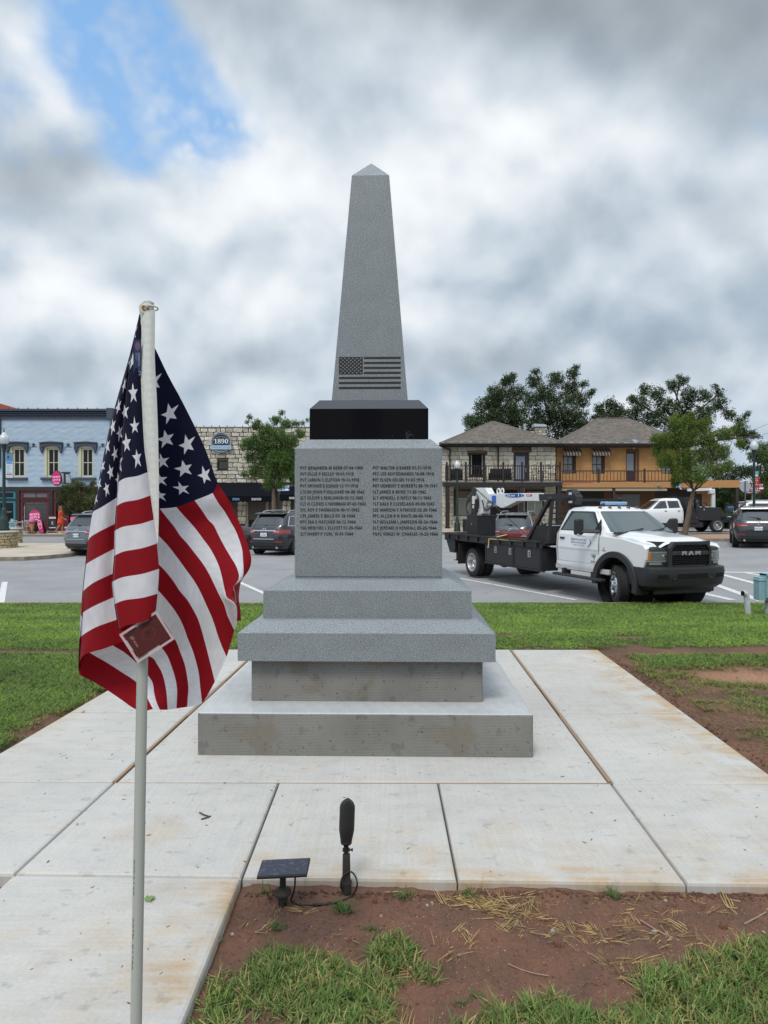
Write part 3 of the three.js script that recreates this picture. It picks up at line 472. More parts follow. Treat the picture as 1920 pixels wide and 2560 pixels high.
  for (let i = 0; i < 13; i++) for (let s = 0; s < SUB + (i === 12 ? 1 : 0); s++) {
    const t = s / SUB, a = rows[Math.max(0, i - 1)], b = rows[i], c = rows[i + 1], d = rows[Math.min(13, i + 2)];
    fine.push(b.map((q, j) => {
      const cr = (k) => { const p0 = a[j][k], p1 = q[k], p2 = c[j][k], p3 = d[j][k]; const m1 = (p2 - p0) * 0.32, m2 = (p3 - p1) * 0.32; const t2 = t * t, t3 = t2 * t; return (2 * t3 - 3 * t2 + 1) * p1 + (t3 - 2 * t2 + t) * m1 + (-2 * t3 + 3 * t2) * p2 + (t3 - t2) * m2; };
      const w = P3(cr(0), cr(1), cr(2)); w.uv = [cr(3), 1 - (i + t) / 13]; return w;
    }));
  }
  const flag = thing('flag', 'American flag with white stars and red stripes hanging in folds from the pipe', 'flag');
  part(flag, 'cloth', gridGeo(fine), clothMat);
  // canvas header down the pole
  const hl = [[351.5, 775], [353.7, 832], [351.5, 894], [352, 940], [354, 994], [358, 1078], [361, 1123], [369, 1180], [376, 1239], [384.5, 1299], [390, 1340], [393, 1362]], hr = [[388, 772], [387.5, 832], [387, 894], [389, 940], [392, 1001], [395, 1078], [396, 1123], [397, 1180], [397, 1239], [396.8, 1299], [395.6, 1340], [394.5, 1362]];
  const hrows = []; for (let i = 0; i < hl.length - 1; i++) for (let s = 0; s < 4; s++) { const t = s / 4, r = []; for (let k = 0; k <= 10; k++) { const w = k / 10, lx = lerp(hl[i][0], hl[i + 1][0], t), rx = lerp(hr[i][0], hr[i + 1][0], t), y = lerp(hl[i][1], hl[i + 1][1], t); const bulge = Math.sin(Math.PI * w) * 0.011 * smooth(0, 9, hl.length - 1 - i - t); const q = P3(lerp(lx, rx, w), y, poleZ(y) - 0.0205 - bulge); q.uv = [w, y / 40]; r.push(q); } hrows.push(r); }
  const headMat = phys({ map: dataTex(256, (u, v) => { const k = 0.97 + 0.05 * fbm(u * 4, v * 4, 4, 4) + 0.05 * fbm(u * 80, v * 80, 2, 80); const e = u < 0.14 && u > 0.11 ? 0.9 : 1; return [0.86 * k * e, 0.87 * k * e, 0.85 * k * e]; }, true), roughness: 0.9, transmission: 0.12, thickness: 0, side: THREE.DoubleSide });
  part(flag, 'header_band', gridGeo(hrows), headMat);
  const top = P3(365, 771, 1.832), cap = new THREE.Shape(); [[-0.0155, -0.012], [-0.017, 0.004], [-0.006, 0.018], [0.008, 0.0215], [0.0115, 0.006], [0.011, -0.014]].forEach((p, i) => (i ? cap.lineTo(...p) : cap.moveTo(...p)));
  const hole = new THREE.Path(); hole.absellipse(-0.0005, 0.0015, 0.0048, 0.0056, 0, 7); cap.holes.push(hole);
  const hc = part(flag, 'header_corner', T(new THREE.ExtrudeGeometry(cap, { depth: 0.0015, bevelEnabled: true, bevelThickness: 0.0006, bevelSize: 0.0006, bevelSegments: 1, curveSegments: 16 }), top.x, top.y, top.z, 0, 0.35, -0.05), headMat);
  const gr = new THREE.TorusGeometry(0.0072, 0.0026, 10, 28); part(flag, 'brass_grommet', T(gr, top.x - 0.0005, top.y + 0.0015, top.z + 0.0022, 0, 0.35, 0), mat({ color: rgb(0.42, 0.27, 0.09), metalness: 0.9, roughness: 0.35 }));
  const lab = canvasTex(128, 512, (c, w, h) => {
    c.fillStyle = '#1d2f57'; c.fillRect(0, 0, w, h); c.strokeStyle = '#b05068'; c.lineWidth = 9; c.beginPath(); c.ellipse(66, 90, 30, 52, 0, 0, 7); c.stroke(); c.strokeStyle = '#9bb0a0'; c.lineWidth = 4; c.beginPath(); c.ellipse(66, 90, 14, 28, 0, 0, 7); c.stroke();
    c.save(); c.translate(84, 180); c.rotate(Math.PI / 2); c.fillStyle = '#b9c4d8'; c.font = '34px serif'; c.fillText('Annin & Co.', 0, 0); c.font = '15px sans-serif'; c.fillText('100 percent nylon', 0, 26); c.fillText('made in USA', 0, 46); c.restore();
    c.strokeStyle = '#b9c4d8'; c.lineWidth = 4; for (let k = 0; k < 3; k++) { c.beginPath(); c.moveTo(22 + k * 14, 440); c.lineTo(40 + k * 14, 470); c.lineTo(22 + k * 14, 500); c.stroke(); } c.strokeRect(82, 440, 34, 50);
  });
  const l0 = P3(343, 895, poleZ(895) - 0.03); part(flag, 'maker_label', T(new THREE.PlaneGeometry(0.019, 0.094), l0.x, l0.y, l0.z, 0, 0.15, -0.01), mat({ map: lab, side: THREE.DoubleSide, roughness: 0.8 }));
  // tie that holds the header to the pipe
  const tp = P3(377, 769, 1.845); const tie = solo('cable_tie', 'white plastic tie through the grommet at the top of the pipe', 'cable tie', [T(new THREE.TorusGeometry(0.0165, 0.0022, 8, 28), tp.x, tp.y, tp.z - 0.004, Math.PI / 2 - 0.12, 0, 0), rbox(0.011, 0.008, 0.007, 0.0015, tp.x - 0.004, tp.y, tp.z + 0.022, 0, 0.2, -0.25)], mat({ color: rgb(0.7, 0.7, 0.66), roughness: 0.4 }));
  // printed card in a clear sleeve at the foot of the header
  const cardTex = canvasTex(512, 400, (c, w, h) => {
    const g = c.createLinearGradient(0, 0, w, h); g.addColorStop(0, '#3a0d0c'); g.addColorStop(1, '#5a1410'); c.fillStyle = '#4a100d'; c.fillRect(0, 0, w, h); c.fillStyle = '#2c0a09'; c.fillRect(0, 0, w, 34);
    c.strokeStyle = '#7b332c'; c.fillStyle = '#7b332c'; for (let k = 0; k < 14; k++) { const a = k / 14 * 6.283; c.beginPath(); c.arc(300 + 88 * Math.cos(a), 175 + 88 * Math.sin(a), 8, 0, 7); c.fill(); } c.fillStyle = '#260807'; c.beginPath(); c.arc(300, 160, 26, 0, 7); c.fill();
    c.save(); c.translate(60, 70); c.rotate(Math.PI / 2); c.fillStyle = '#b08a86'; c.font = '46px sans-serif'; for (let k = 0; k < 4; k++) c.fillRect(k * 15, -34 - k * 3, 6, 46); c.font = '40px sans-serif'; c.fillText('MOAA', 70, 0); c.restore();
    c.fillStyle = '#8a5a55'; c.font = '20px sans-serif'; c.fillText('Military Officers Association', 170, 26);
  });
  const cc = P3(368, 1592, poleZ(1592) - 0.03), card = thing('name_card', 'small dark red printed card in a clear sleeve on the pipe', 'card', cc.toArray());
  const inner = part(card, 'card', box(0.088, 0.066, 0.0016), [0, 1, 2, 3, 4, 5].map((k) => mat({ map: k === 4 ? cardTex : null, color: k === 4 ? 0xffffff : 0x501410, roughness: 0.5 })));
  part(card, 'sleeve', T(new THREE.PlaneGeometry(0.104, 0.084), 0, 0, 0.0018), phys({ color: 0xffffff, transmission: 1, roughness: 0.04, thickness: 0, ior: 1.4 }));
  part(card, 'welded_edge', T(extrude([[-0.052, -0.042], [0.052, -0.042], [0.052, 0.042], [-0.052, 0.042]], 0.0008, 0, [[[-0.046, -0.036], [-0.046, 0.036], [0.046, 0.036], [0.046, -0.036]]]), 0, 0, 0.0019), phys({ color: 0xf2e8ea, transmission: 0.7, roughness: 0.3, thickness: 0 }));
  card.rotation.set(-0.12, 0.12, -0.98 + Math.PI / 2 + 0.0);
}

// ---------------------------------------------------------------- solar spot light in the bed
const darkPlastic = mat({ color: rgb(0.018, 0.017, 0.017), roughness: 0.55, bumpMap: dirtBump, bumpScale: 0.001 }), dustyPlastic = mat({ color: rgb(0.035, 0.03, 0.026), roughness: 0.8, map: dirtTex });
dustyPlastic.map = null;
{
  const Z = 2.86, y0 = -0.05, p0 = V(PX(707, Z), y0, -Z);
  const pan = thing('solar_panel', 'small dark tilted solar panel on a spike stake in red soil', 'solar panel', p0.toArray(), -0.12);
  const h = PY(2168, Z) - y0;
  const cells = dataTex(256, (u, v) => { const gx = (u * 12) % 1 < 0.06 ? 1.5 : 1, gy = (v * 5) % 1 < 0.05 ? 1.5 : 1, dust = smooth(0.2, 0.5, fbm(u * 7, v * 7, 5, 7, 0.65)); const k = gx * gy; return [lerp(0.012 * k, 0.16, dust * 0.3), lerp(0.013 * k, 0.16, dust * 0.3), lerp(0.03 * k, 0.17, dust * 0.3)].map((x) => Math.pow(x, 1 / 2.2)); }, true);
  const tilt = new THREE.Group(); tilt.name = 'panel'; tilt.position.set(0.005, h - 0.005, 0); tilt.rotation.set(0.1, 0.1, 0.05); pan.add(tilt);
  part(tilt, 'frame', rbox(0.2, 0.012, 0.116, 0.004), darkPlastic); part(tilt, 'solar_cells', box(0.192, 0.002, 0.108, 0, 0.0065, 0), phys({ map: cells, roughness: 0.25, clearcoat: 0.4 }));
  part(pan, 'stem', lathe([[0, 0.03], [0.012, 0.03], [0.013, h - 0.015], [0, h - 0.015]], 14), darkPlastic);
  part(pan, 'flange', T(lathe([[0, 0], [0.033, 0], [0.036, 0.004], [0.036, 0.013], [0.032, 0.017], [0.016, 0.02], [0.014, 0.03], [0, 0.03]], 28), 0, 0.06, 0, 0.06, 0, 0.05), dustyPlastic);
  part(pan, 'spike', [box(0.036, 0.09, 0.008, 0, 0.02, 0), box(0.008, 0.09, 0.036, 0, 0.02, 0), cyl(0.02, 0.02, 0.03, 14, 0, 0.05, 0)], dustyPlastic);
  for (const a of [0.7, 2.4, 3.9, 5.5]) part(pan, 'screw_hole', cyl(0.003, 0.003, 0.003, 8, 0.027 * Math.cos(a), 0.077, 0.027 * Math.sin(a)), mat({ color: 0x050505 }));
  const Z2 = 2.95, q0 = V(PX(866, Z2), y0, -Z2), sp = thing('spotlight', 'black bullet spotlight standing upright on a stake in the soil beside the solar panel', 'spotlight', q0.toArray());
  const H2 = PY(2002, Z2) - y0, yh = PY(2108, Z2) - y0, yj = PY(2128, Z2) - y0;
  const hd = new THREE.Group(); hd.name = 'lamp_head'; hd.position.set(-0.001, yh, 0); hd.rotation.z = -0.03; hd.rotation.x = -0.12; sp.add(hd); const L = H2 - yh;
  const sec = []; for (let i = 0; i <= 40; i++) { const t = 1 - Math.pow(1 - i / 40, 2), w = 0.0235 + 0.0085 * smooth(0, 0.35, t), r = []; for (let k = 0; k <= 24; k++) { const a = k / 24 * Math.PI * 2; const topCut = t > 0.8 ? Math.sqrt(Math.max(0, 1 - sq1((t - 0.8) / 0.2))) : 1; const x = w * Math.cos(a) * topCut, z = 0.75 * w * Math.sin(a) * (Math.sin(a) > 0 ? 1 : t > 0.45 ? 0.9 : 1); r.push(V(x, t * L, z)); } sec.push(r); }
  part(hd, 'hood', gridGeo(sec), darkPlastic); part(hd, 'end_cap', lathe([[0, -0.004], [0.02, -0.004], [0.0235, 0.002], [0.022, 0.006]], 20), darkPlastic);
  part(sp, 'knuckle', [cyl(0.008, 0.008, 0.03, 12, -0.001, yj + 0.006, 0, 0, 0, Math.PI / 2), cyl(0.009, 0.011, 0.035, 12, -0.001, yj + 0.006, 0), cyl(0.0035, 0.0035, 0.012, 8, 0.02, yj + 0.006, 0, 0, 0, Math.PI / 2), cyl(0.0065, 0.0065, 0.006, 6, 0.024, yj + 0.006, 0, 0, 0, Math.PI / 2)], darkPlastic);
  part(sp, 'stake', lathe([[0, 0], [0.021, 0], [0.021, 0.03], [0.022, 0.06], [0.024, 0.064], [0.017, 0.075], [0.0165, 0.12], [0.0155, yj - 0.012], [0, yj - 0.01]], 20), dustyPlastic);
  const at = (px, py) => { let Z = 2.85; for (let i = 0; i < 6; i++) { const y = dirtY(PX(px, Z), Z) + 0.006; Z = (EYE - y) * FOCAL / (py - 1280); } Z = Math.min(Z, 2.96); return V(PX(px, Z), dirtY(PX(px, Z), Z) + 0.005, -Z); };
  const j1 = at(795, 2262), j2 = at(822, 2259);
  solo('power_cable', 'black cable running over the soil from the solar panel to the spotlight', 'cable', [tube([P3(738, 2192, 2.85), P3(737, 2215, 2.85), P3(732, 2238, 2.86), at(728, 2250), at(745, 2260), j1, j2, at(845, 2254), at(878, 2240), P3(893, 2212, 2.9), P3(888, 2190, 2.92), P3(876, 2179, 2.93), P3(858, 2190, 2.925), P3(852, 2215, 2.92), at(862, 2230)], 0.0036, 90, 8), bar(j1.clone().add(V(-0.02, 0.002, 0)), j1.clone().add(V(0.025, 0.002, 0)), 0.012, 0.012, 10), bar(j2.clone().add(V(-0.008, 0.002, 0)), j2.clone().add(V(0.014, 0.002, 0)), 0.012, 0.012, 10)], mat({ color: rgb(0.014, 0.013, 0.013), roughness: 0.6 }));
}

// ---------------------------------------------------------------- vehicles
const each = (parent, name, geos, m, label) => geos.map((g) => part(parent, name, g, m, label));
const paint = (r, g, b, o = {}) => phys({ color: rgb(r, g, b), roughness: 0.35, clearcoat: 1, clearcoatRoughness: 0.04, ...o });
const carGlass = phys({ color: rgb(0.012, 0.015, 0.016), roughness: 0.04, clearcoat: 1, clearcoatRoughness: 0.02, specularIntensity: 1 });
const tyreMat = mat({ color: rgb(0.017, 0.017, 0.018), roughness: 0.85 }), trim = mat({ color: rgb(0.02, 0.02, 0.022), roughness: 0.6 }), chrome = mat({ color: rgb(0.62, 0.63, 0.65), metalness: 1, roughness: 0.16 });
const satin = mat({ color: rgb(0.5, 0.5, 0.51), metalness: 0.85, roughness: 0.4 }), redLens = phys({ color: rgb(0.3, 0.012, 0.015), roughness: 0.15, clearcoat: 1 }), blackSteel = mat({ color: rgb(0.016, 0.016, 0.018), roughness: 0.5, bumpMap: dirtBump, bumpScale: 0.002 });
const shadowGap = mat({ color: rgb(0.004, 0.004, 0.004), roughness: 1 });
const plateTex = (s, top = 'TEXAS') => canvasTex(256, 128, (c, w, h) => { c.fillStyle = '#d8dfe2'; c.fillRect(0, 0, w, h); c.strokeStyle = '#8b9499'; c.lineWidth = 4; c.strokeRect(3, 3, w - 6, h - 6); c.fillStyle = '#22303c'; c.font = 'bold 26px sans-serif'; c.textAlign = 'center'; c.fillText(top, w / 2, 28); c.font = 'bold 66px sans-serif'; c.save(); c.translate(w / 2, 100); c.scale(0.84, 1.05); c.fillText(s, 0, 0); c.restore(); c.beginPath(); c.arc(30, 22, 9, 0, 7); c.fill(); });
function wheel(parent, x, y, z, r, w, side, style, steer = 0) {
  const g = new THREE.Group(); g.name = 'wheel'; g.position.set(x, y, z); g.rotation.y = steer + (side < 0 ? Math.PI : 0); parent.add(g);
  const rr = r * (style === 'alloy' ? 0.66 : 0.635), t = lathe([[rr, -w / 2 + 0.01], [rr + 0.02, -w / 2], [r * 0.9, -w / 2 + 0.004], [r * 0.975, -w / 2 + 0.03], [r, -w / 2 + 0.06], [r, -0.012], [r - 0.008, -0.01], [r - 0.008, 0.01], [r, 0.012], [r, w / 2 - 0.06], [r * 0.975, w / 2 - 0.03], [r * 0.9, w / 2 - 0.004], [rr + 0.02, w / 2], [rr, w / 2 - 0.01]], 44);
  const parts = [t]; if (style !== 'alloy') for (let k = 0; k < 44; k++) { const a = k / 44 * Math.PI * 2; for (const s of [-1, 1]) parts.push(T(new THREE.BoxGeometry(0.028, w * 0.2, 0.012), (r + 0.002) * Math.sin(a), s * w * 0.33, (r + 0.002) * Math.cos(a), 0, a, 0)); }
  part(g, 'tyre', T(join(parts), 0, 0, 0, Math.PI / 2), tyreMat);
  if (style === 'alloy') {
    const rim = [lathe([[rr, w / 2 - 0.012], [rr - 0.02, w / 2 - 0.012], [rr - 0.03, w / 2 - 0.05], [rr - 0.03, -0.02], [rr, -0.02]], 36), cyl(0.05, 0.045, 0.03, 16, 0, w / 2 - 0.035, 0)];
    for (let k = 0; k < 5; k++) for (const o of [-0.11, 0.11]) { const a = k / 5 * Math.PI * 2, b = a + o; rim.push(bar([0.03 * Math.sin(a), w / 2 - 0.03, 0.03 * Math.cos(a)], [(rr - 0.01) * Math.sin(b), w / 2 - 0.03, (rr - 0.01) * Math.cos(b)], 0.026, 0.03)); }
    part(g, 'rim', T(join(rim), 0, 0, 0, Math.PI / 2), satin); part(g, 'brake_disc', cyl(rr - 0.04, rr - 0.04, 0.02, 28, 0, 0, -0.03, Math.PI / 2), mat({ color: rgb(0.03, 0.03, 0.03), roughness: 0.7 }));
  } else if (style === 'dished') {                    // outer wheel of a dual pair
    part(g, 'rim', T(join([lathe([[rr + 0.012, w / 2 - 0.002], [rr - 0.012, w / 2 + 0.004], [rr - 0.03, w / 2 - 0.02], [rr - 0.045, 0.0], [rr - 0.06, -0.06], [0.13, -0.075], [0.1, -0.06], [0.085, 0.02], [0.07, 0.06], [0, 0.065]], 40)]), 0, 0, 0, Math.PI / 2), satin);
    const holes = []; for (let k = 0; k < 8; k++) { const a = k / 8 * 6.283; holes.push(cyl(0.027, 0.027, 0.01, 14, 0.162 * Math.sin(a), 0.162 * Math.cos(a), -0.06, Math.PI / 2)); } each(g, 'hand_hole', holes, shadowGap);
    const nuts = []; for (let k = 0; k < 8; k++) { const a = (k + 0.5) / 8 * 6.283; nuts.push(cyl(0.014, 0.012, 0.04, 6, 0.112 * Math.sin(a), 0.112 * Math.cos(a), -0.04, Math.PI / 2)); } each(g, 'wheel_nut', nuts, chrome);
  } else {                                            // front wheel of the same truck: the disc bulges outwards
    part(g, 'rim', T(lathe([[rr + 0.012, w / 2 - 0.002], [rr - 0.012, w / 2 + 0.004], [rr - 0.03, w / 2 - 0.02], [rr - 0.05, 0.03], [0.17, 0.1], [0.14, 0.125], [0.09, 0.125], [0.075, 0.17], [0.06, 0.18], [0, 0.182]], 40), 0, 0, 0, Math.PI / 2), chrome);
    const holes = []; for (let k = 0; k < 8; k++) { const a = k / 8 * 6.283; holes.push(T(new THREE.CylinderGeometry(0.026, 0.026, 0.012, 14), 0.188 * Math.sin(a), 0.188 * Math.cos(a), 0.085, Math.PI / 2 - 0.0, 0, 0)); } each(g, 'hand_hole', holes, shadowGap);
    const nuts = []; for (let k = 0; k < 8; k++) { const a = (k + 0.5) / 8 * 6.283; nuts.push(cyl(0.015, 0.012, 0.05, 6, 0.112 * Math.sin(a), 0.112 * Math.cos(a), 0.145, Math.PI / 2)); } each(g, 'wheel_nut', nuts, trim);
  }
  return g;
}
// A body made of level rings: { y or [front, rear], xf, xr, w, n } where n squares the corners.
function shell(R) {
  const S = (v, n) => Math.sign(v) * Math.pow(Math.abs(v), 2 / n), N = 72;
  const yAt = (r, x) => (Array.isArray(r.y) ? lerp(r.y[0], r.y[1], clamp((r.xf - x) / (r.xf - r.xr))) : r.y);
  const mixR = (i, f) => { const a = R[i], b = R[Math.min(i + 1, R.length - 1)], A = (r) => (Array.isArray(r.y) ? r.y : [r.y, r.y]); return { xf: lerp(a.xf, b.xf, f), xr: lerp(a.xr, b.xr, f), w: lerp(a.w, b.w, f), n: lerp(a.n || 8, b.n || 8, f), y: [lerp(A(a)[0], A(b)[0], f), lerp(A(a)[1], A(b)[1], f)] }; };
  const pt = (r, th) => { const n = r.n || 8, cx = (r.xf + r.xr) / 2, a = (r.xf - r.xr) / 2, x = cx + a * S(Math.cos(th), n), z = r.w * S(Math.sin(th), n); return V(x, yAt(r, x), z); };
  const rows = R.map((r) => Array.from({ length: N + 1 }, (_, k) => { const t = k / N, th = t * Math.PI * 2; return pt(r, th); }));
  const top = R[R.length - 1], bot = R[0];
  rows.push(rows[rows.length - 1].map(() => V((top.xf + top.xr) / 2, Array.isArray(top.y) ? (top.y[0] + top.y[1]) / 2 : top.y, 0)));
  rows.unshift(rows[0].map(() => V((bot.xf + bot.xr) / 2, Array.isArray(bot.y) ? bot.y[0] : bot.y, 0)));
  const geo = toCreasedNormals(gridGeo(rows), 0.55);
  const sideP = (i, f, x, s, off) => { const r = mixR(i, f), cx = (r.xf + r.xr) / 2, a = (r.xf - r.xr) / 2; return V(x, yAt(r, x), s * (r.w * Math.pow(Math.max(0, 1 - Math.pow(Math.abs((x - cx) / a), r.n)), 1 / r.n) + off)); };
  const endP = (i, f, z, e, off) => { const r = mixR(i, f), cx = (r.xf + r.xr) / 2, a = (r.xf - r.xr) / 2, x = cx + e * (a * Math.pow(Math.max(0, 1 - Math.pow(Math.abs(z / r.w), r.n)), 1 / r.n)); return V(x + e * off, yAt(r, x), z); };
  const flip = (g, s) => { if (s) { const ix = g.index.array; for (let k = 0; k < ix.length; k += 3) { const t = ix[k]; ix[k] = ix[k + 1]; ix[k + 1] = t; } g.computeVertexNormals(); } return g; };
  return {
    geo, sideP, endP,
    side(i, f0, f1, x0, x1, s, off = 0.006, m = 4, n = 10) { const A = (v) => (Array.isArray(v) ? v : [v, v]); const a = A(x0), b = A(x1), rows = []; for (let j = 0; j <= m; j++) { const t = j / m; rows.push(Array.from({ length: n + 1 }, (_, k) => sideP(i, lerp(f0, f1, t), lerp(lerp(a[0], a[1], t), lerp(b[0], b[1], t), k / n), s, off))); } return flip(gridGeo(rows), s > 0); },
    end(i, f0, f1, z0, z1, e, off = 0.006, m = 4, n = 16) { const A = (v) => (Array.isArray(v) ? v : [v, v]); const a = A(z0), b = A(z1), rows = []; for (let j = 0; j <= m; j++) { const t = j / m; rows.push(Array.from({ length: n + 1 }, (_, k) => endP(i, lerp(f0, f1, t), lerp(lerp(a[0], a[1], t), lerp(b[0], b[1], t), k / n), e, off))); } return flip(gridGeo(rows), e < 0); },
  };
}
// ---- the white flatbed truck with its crane
{
  const t = thing('flatbed_truck', 'white single cab flatbed crane truck parked nose to the lawn beside the monument', 'truck', [5.79, -0.387, -15.355], -(Math.PI / 2 - 0.3836));
  t.rotation.order = 'YXZ'; t.rotation.z = -0.0143;
  const white = paint(0.72, 0.735, 0.75), black = mat({ color: rgb(0.021, 0.021, 0.023), roughness: 0.5 }), RX = -5.98;
  const C = shell([{ y: 0.6, xf: -0.64, xr: -2.14, w: 0.94, n: 14 }, { y: 0.7, xf: -0.63, xr: -2.17, w: 0.985, n: 14 }, { y: 0.78, xf: -0.62, xr: -2.17, w: 0.975, n: 14 }, { y: 1.1, xf: -0.34, xr: -2.18, w: 1.0, n: 14 }, { y: 1.4, xf: -0.3, xr: -2.19, w: 0.985, n: 12 }, { y: 1.485, xf: -0.24, xr: -2.19, w: 0.955, n: 9 }, { y: 1.95, xf: -0.92, xr: -2.06, w: 0.755, n: 7 }, { y: 2.015, xf: -1.06, xr: -1.98, w: 0.66, n: 6 }, { y: 2.05, xf: -1.25, xr: -1.8, w: 0.42, n: 5 }]);
  const cab = part(t, 'cab', C.geo, white);
  const door = new THREE.Group(); door.name = 'door'; t.add(door);
  each(door, 'door_skin', [C.side(2, 0.02, 1, -2.0, -0.53, 1, 0.008), C.side(3, 0.0, 1, -2.0, -0.53, 1, 0.008), C.side(4, 0, 1, -2.0, -0.53, 1, 0.008)], white);
  each(door, 'seam', [C.side(2, 0.02, 1, -2.015, -1.997, 1, 0.009, 3, 1), C.side(3, 0, 1, -2.015, -1.997, 1, 0.009, 3, 1), C.side(4, 0, 1, -2.015, -1.997, 1, 0.009, 3, 1), C.side(2, 0.02, 1, -0.535, -0.517, 1, 0.009, 3, 1), C.side(3, 0, 1, -0.535, -0.517, 1, 0.009, 3, 1), C.side(4, 0, 1, -0.535, -0.5, 1, 0.009, 3, 1)], shadowGap);
  part(door, 'handle', rbox(0.17, 0.045, 0.03, 0.015, -1.82, 1.31, 1.012), trim);
  part(t, 'body_crease', [C.side(2, 0.9, 1, -2.1, -0.4, 1, 0.012, 1, 8)], paint(0.6, 0.62, 0.64));
  const glassT = phys({ color: rgb(0.035, 0.06, 0.06), roughness: 0.03, clearcoat: 1, clearcoatRoughness: 0.01 });
  each(t, 'window_seal', [C.side(5, 0.0, 0.97, [-1.99, -1.81], [-0.5, -0.99], 1, 0.004), C.end(5, -0.02, 0.98, [-0.93, -0.7], [0.93, 0.7], 1, 0.004)], trim);
  part(door, 'window', C.side(5, 0.045, 0.9, [-1.93, -1.78], [-0.58, -1.02], 1, 0.009), glassT);
  part(t, 'windscreen', C.end(5, 0.03, 0.94, [-0.86, -0.66], [0.86, 0.66], 1, 0.009), glassT);
  part(t, 'rear_window', C.end(5, 0.15, 0.85, [-0.6, -0.5], [0.6, 0.5], -1, 0.006), carGlass);
  each(t, 'wiper', [bar([-0.2, 1.5, 0.55], [-0.33, 1.575, -0.05], 0.02), bar([-0.2, 1.5, -0.1], [-0.33, 1.575, -0.65], 0.02)], trim);
  const lamps = []; for (const z of [-0.5, -0.25, 0, 0.25, 0.5]) lamps.push(T(new THREE.SphereGeometry(0.045, 10, 6, 0, 6.3, 0, 1.57), -1.06 - 0.09 * z * z, 2.012, z * 1.05)); each(t, 'roof_marker_light', lamps, mat({ color: rgb(0.12, 0.05, 0.02), roughness: 0.4 }));
  part(t, 'antenna_fin', T(extrude([[0, 0], [0.16, 0], [0.05, 0.085], [0.02, 0.085]], 0.03, 0.008), -1.35, 2.03, 0.2, 0, Math.PI, 0), trim);
  // fenders, bonnet
  const arcP = []; for (let k = 0; k <= 16; k++) { const a = lerp(0.55, 2.72, k / 16); arcP.push([0.58 * Math.cos(a), 0.42 + 0.58 * Math.sin(a)]); }
  for (const s of [1, -1]) {
    const g = extrude([[-0.51, 1.4], [-0.51, 0.68], ...arcP.slice().reverse(), [0.6, 0.76], [0.8, 0.8], [0.87, 1.0], [0.88, 1.2], [0.8, 1.27], [0.2, 1.37]], 0.26, 0.02);
    part(t, 'fender', T(g, 0, 0, s > 0 ? 0.715 : -0.975), white);
    const fo = [], fi = []; for (let k = 0; k <= 22; k++) { const a = lerp(-0.2, 3.2, k / 22); fo.push([0.685 * Math.cos(a), 0.42 + 0.67 * Math.sin(a)]); fi.push([0.575 * Math.cos(a), 0.42 + 0.575 * Math.sin(a)]); }
    part(t, 'wheel_flare', T(extrude([...fo, ...fi.reverse()], 0.3, 0.018), 0, 0, s > 0 ? 0.73 : -1.03), black);
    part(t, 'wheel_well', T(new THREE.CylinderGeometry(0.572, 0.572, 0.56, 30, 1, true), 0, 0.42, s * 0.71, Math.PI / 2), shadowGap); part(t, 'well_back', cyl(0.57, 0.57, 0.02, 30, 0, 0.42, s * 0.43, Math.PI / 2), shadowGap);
  }
  const hood = []; for (let i = 0; i <= 20; i++) { const u = i / 20, x = lerp(-0.4, 1.0, u), r = []; for (let k = 0; k <= 24; k++) { const z = lerp(-0.95, 0.95, k / 24), az = Math.abs(z), hump = 0.045 * smooth(0.62, 0.4, az) + 0.02; const y = lerp(1.46, 1.335, u * u * 0.5 + u * 0.5) + hump - 0.09 * smooth(0.55, 0.95, az) - 0.05 * smooth(0.75, 0.96, az) - 0.07 * sq1(smooth(0.82, 1, u)) - 0.1 * smooth(0.5, 0.95, az) * u; r.push(V(x - 0.1 * sq1(z) * smooth(0.6, 1, u), Math.max(y, 1.215), z)); } hood.push(r); }
  const hg = gridGeo(hood); part(t, 'bonnet', hg, white);
  part(t, 'cowl', box(0.14, 0.04, 1.6, -0.27, 1.475, 0), trim);
  part(t, 'inner_body', [box(1.3, 0.5, 1.4, 0.25, 1.1, 0), box(0.5, 0.5, 1.86, 0.62, 0.98, 0)], trim);
  // front: black mask, grille, lamps, bumper
  const mask = shell([{ y: 0.82, xf: 1.0, xr: 0.4, w: 0.965, n: 4.2 }, { y: 1.16, xf: 1.02, xr: 0.4, w: 0.955, n: 4.2 }, { y: 1.225, xf: 1.0, xr: 0.4, w: 0.94, n: 4.2 }, { y: 1.25, xf: 0.93, xr: 0.4, w: 0.88, n: 4.2 }]);
  part(t, 'front_mask', mask.geo, black);
  part(t, 'grille_surround', T(extrude([[-0.545, 0.84], [-0.545, 1.22], [-0.43, 1.335], [0.43, 1.335], [0.545, 1.22], [0.545, 0.84], [0.46, 0.8], [-0.46, 0.8]], 0.07, 0.02, [[[-0.49, 0.89], [-0.49, 1.2], [-0.4, 1.29], [0.4, 1.29], [0.49, 1.2], [0.49, 0.89], [0.42, 0.86], [-0.42, 0.86]]]), 0.99, 0, 0, 0, Math.PI / 2, 0), black);
  const mesh = []; for (let r = 0; r < 11; r++) for (let k = 0; k < 14; k++) { const z = -0.47 + 0.92 * (k + (r % 2 ? 0.5 : 0)) / 13.5, y = 0.88 + r * 0.038; mesh.push(box(0.02, 0.008, 0.05, 1.05, y, z, 0.35), box(0.02, 0.008, 0.05, 1.05, y + 0.012, z + 0.035, -0.35)); }
  part(t, 'grille_mesh', mesh, mat({ color: rgb(0.012, 0.012, 0.013), roughness: 0.45 })).userData.kind = 'stuff'; part(t, 'grille_back', box(0.02, 0.46, 0.98, 1.02, 1.08, 0), shadowGap);
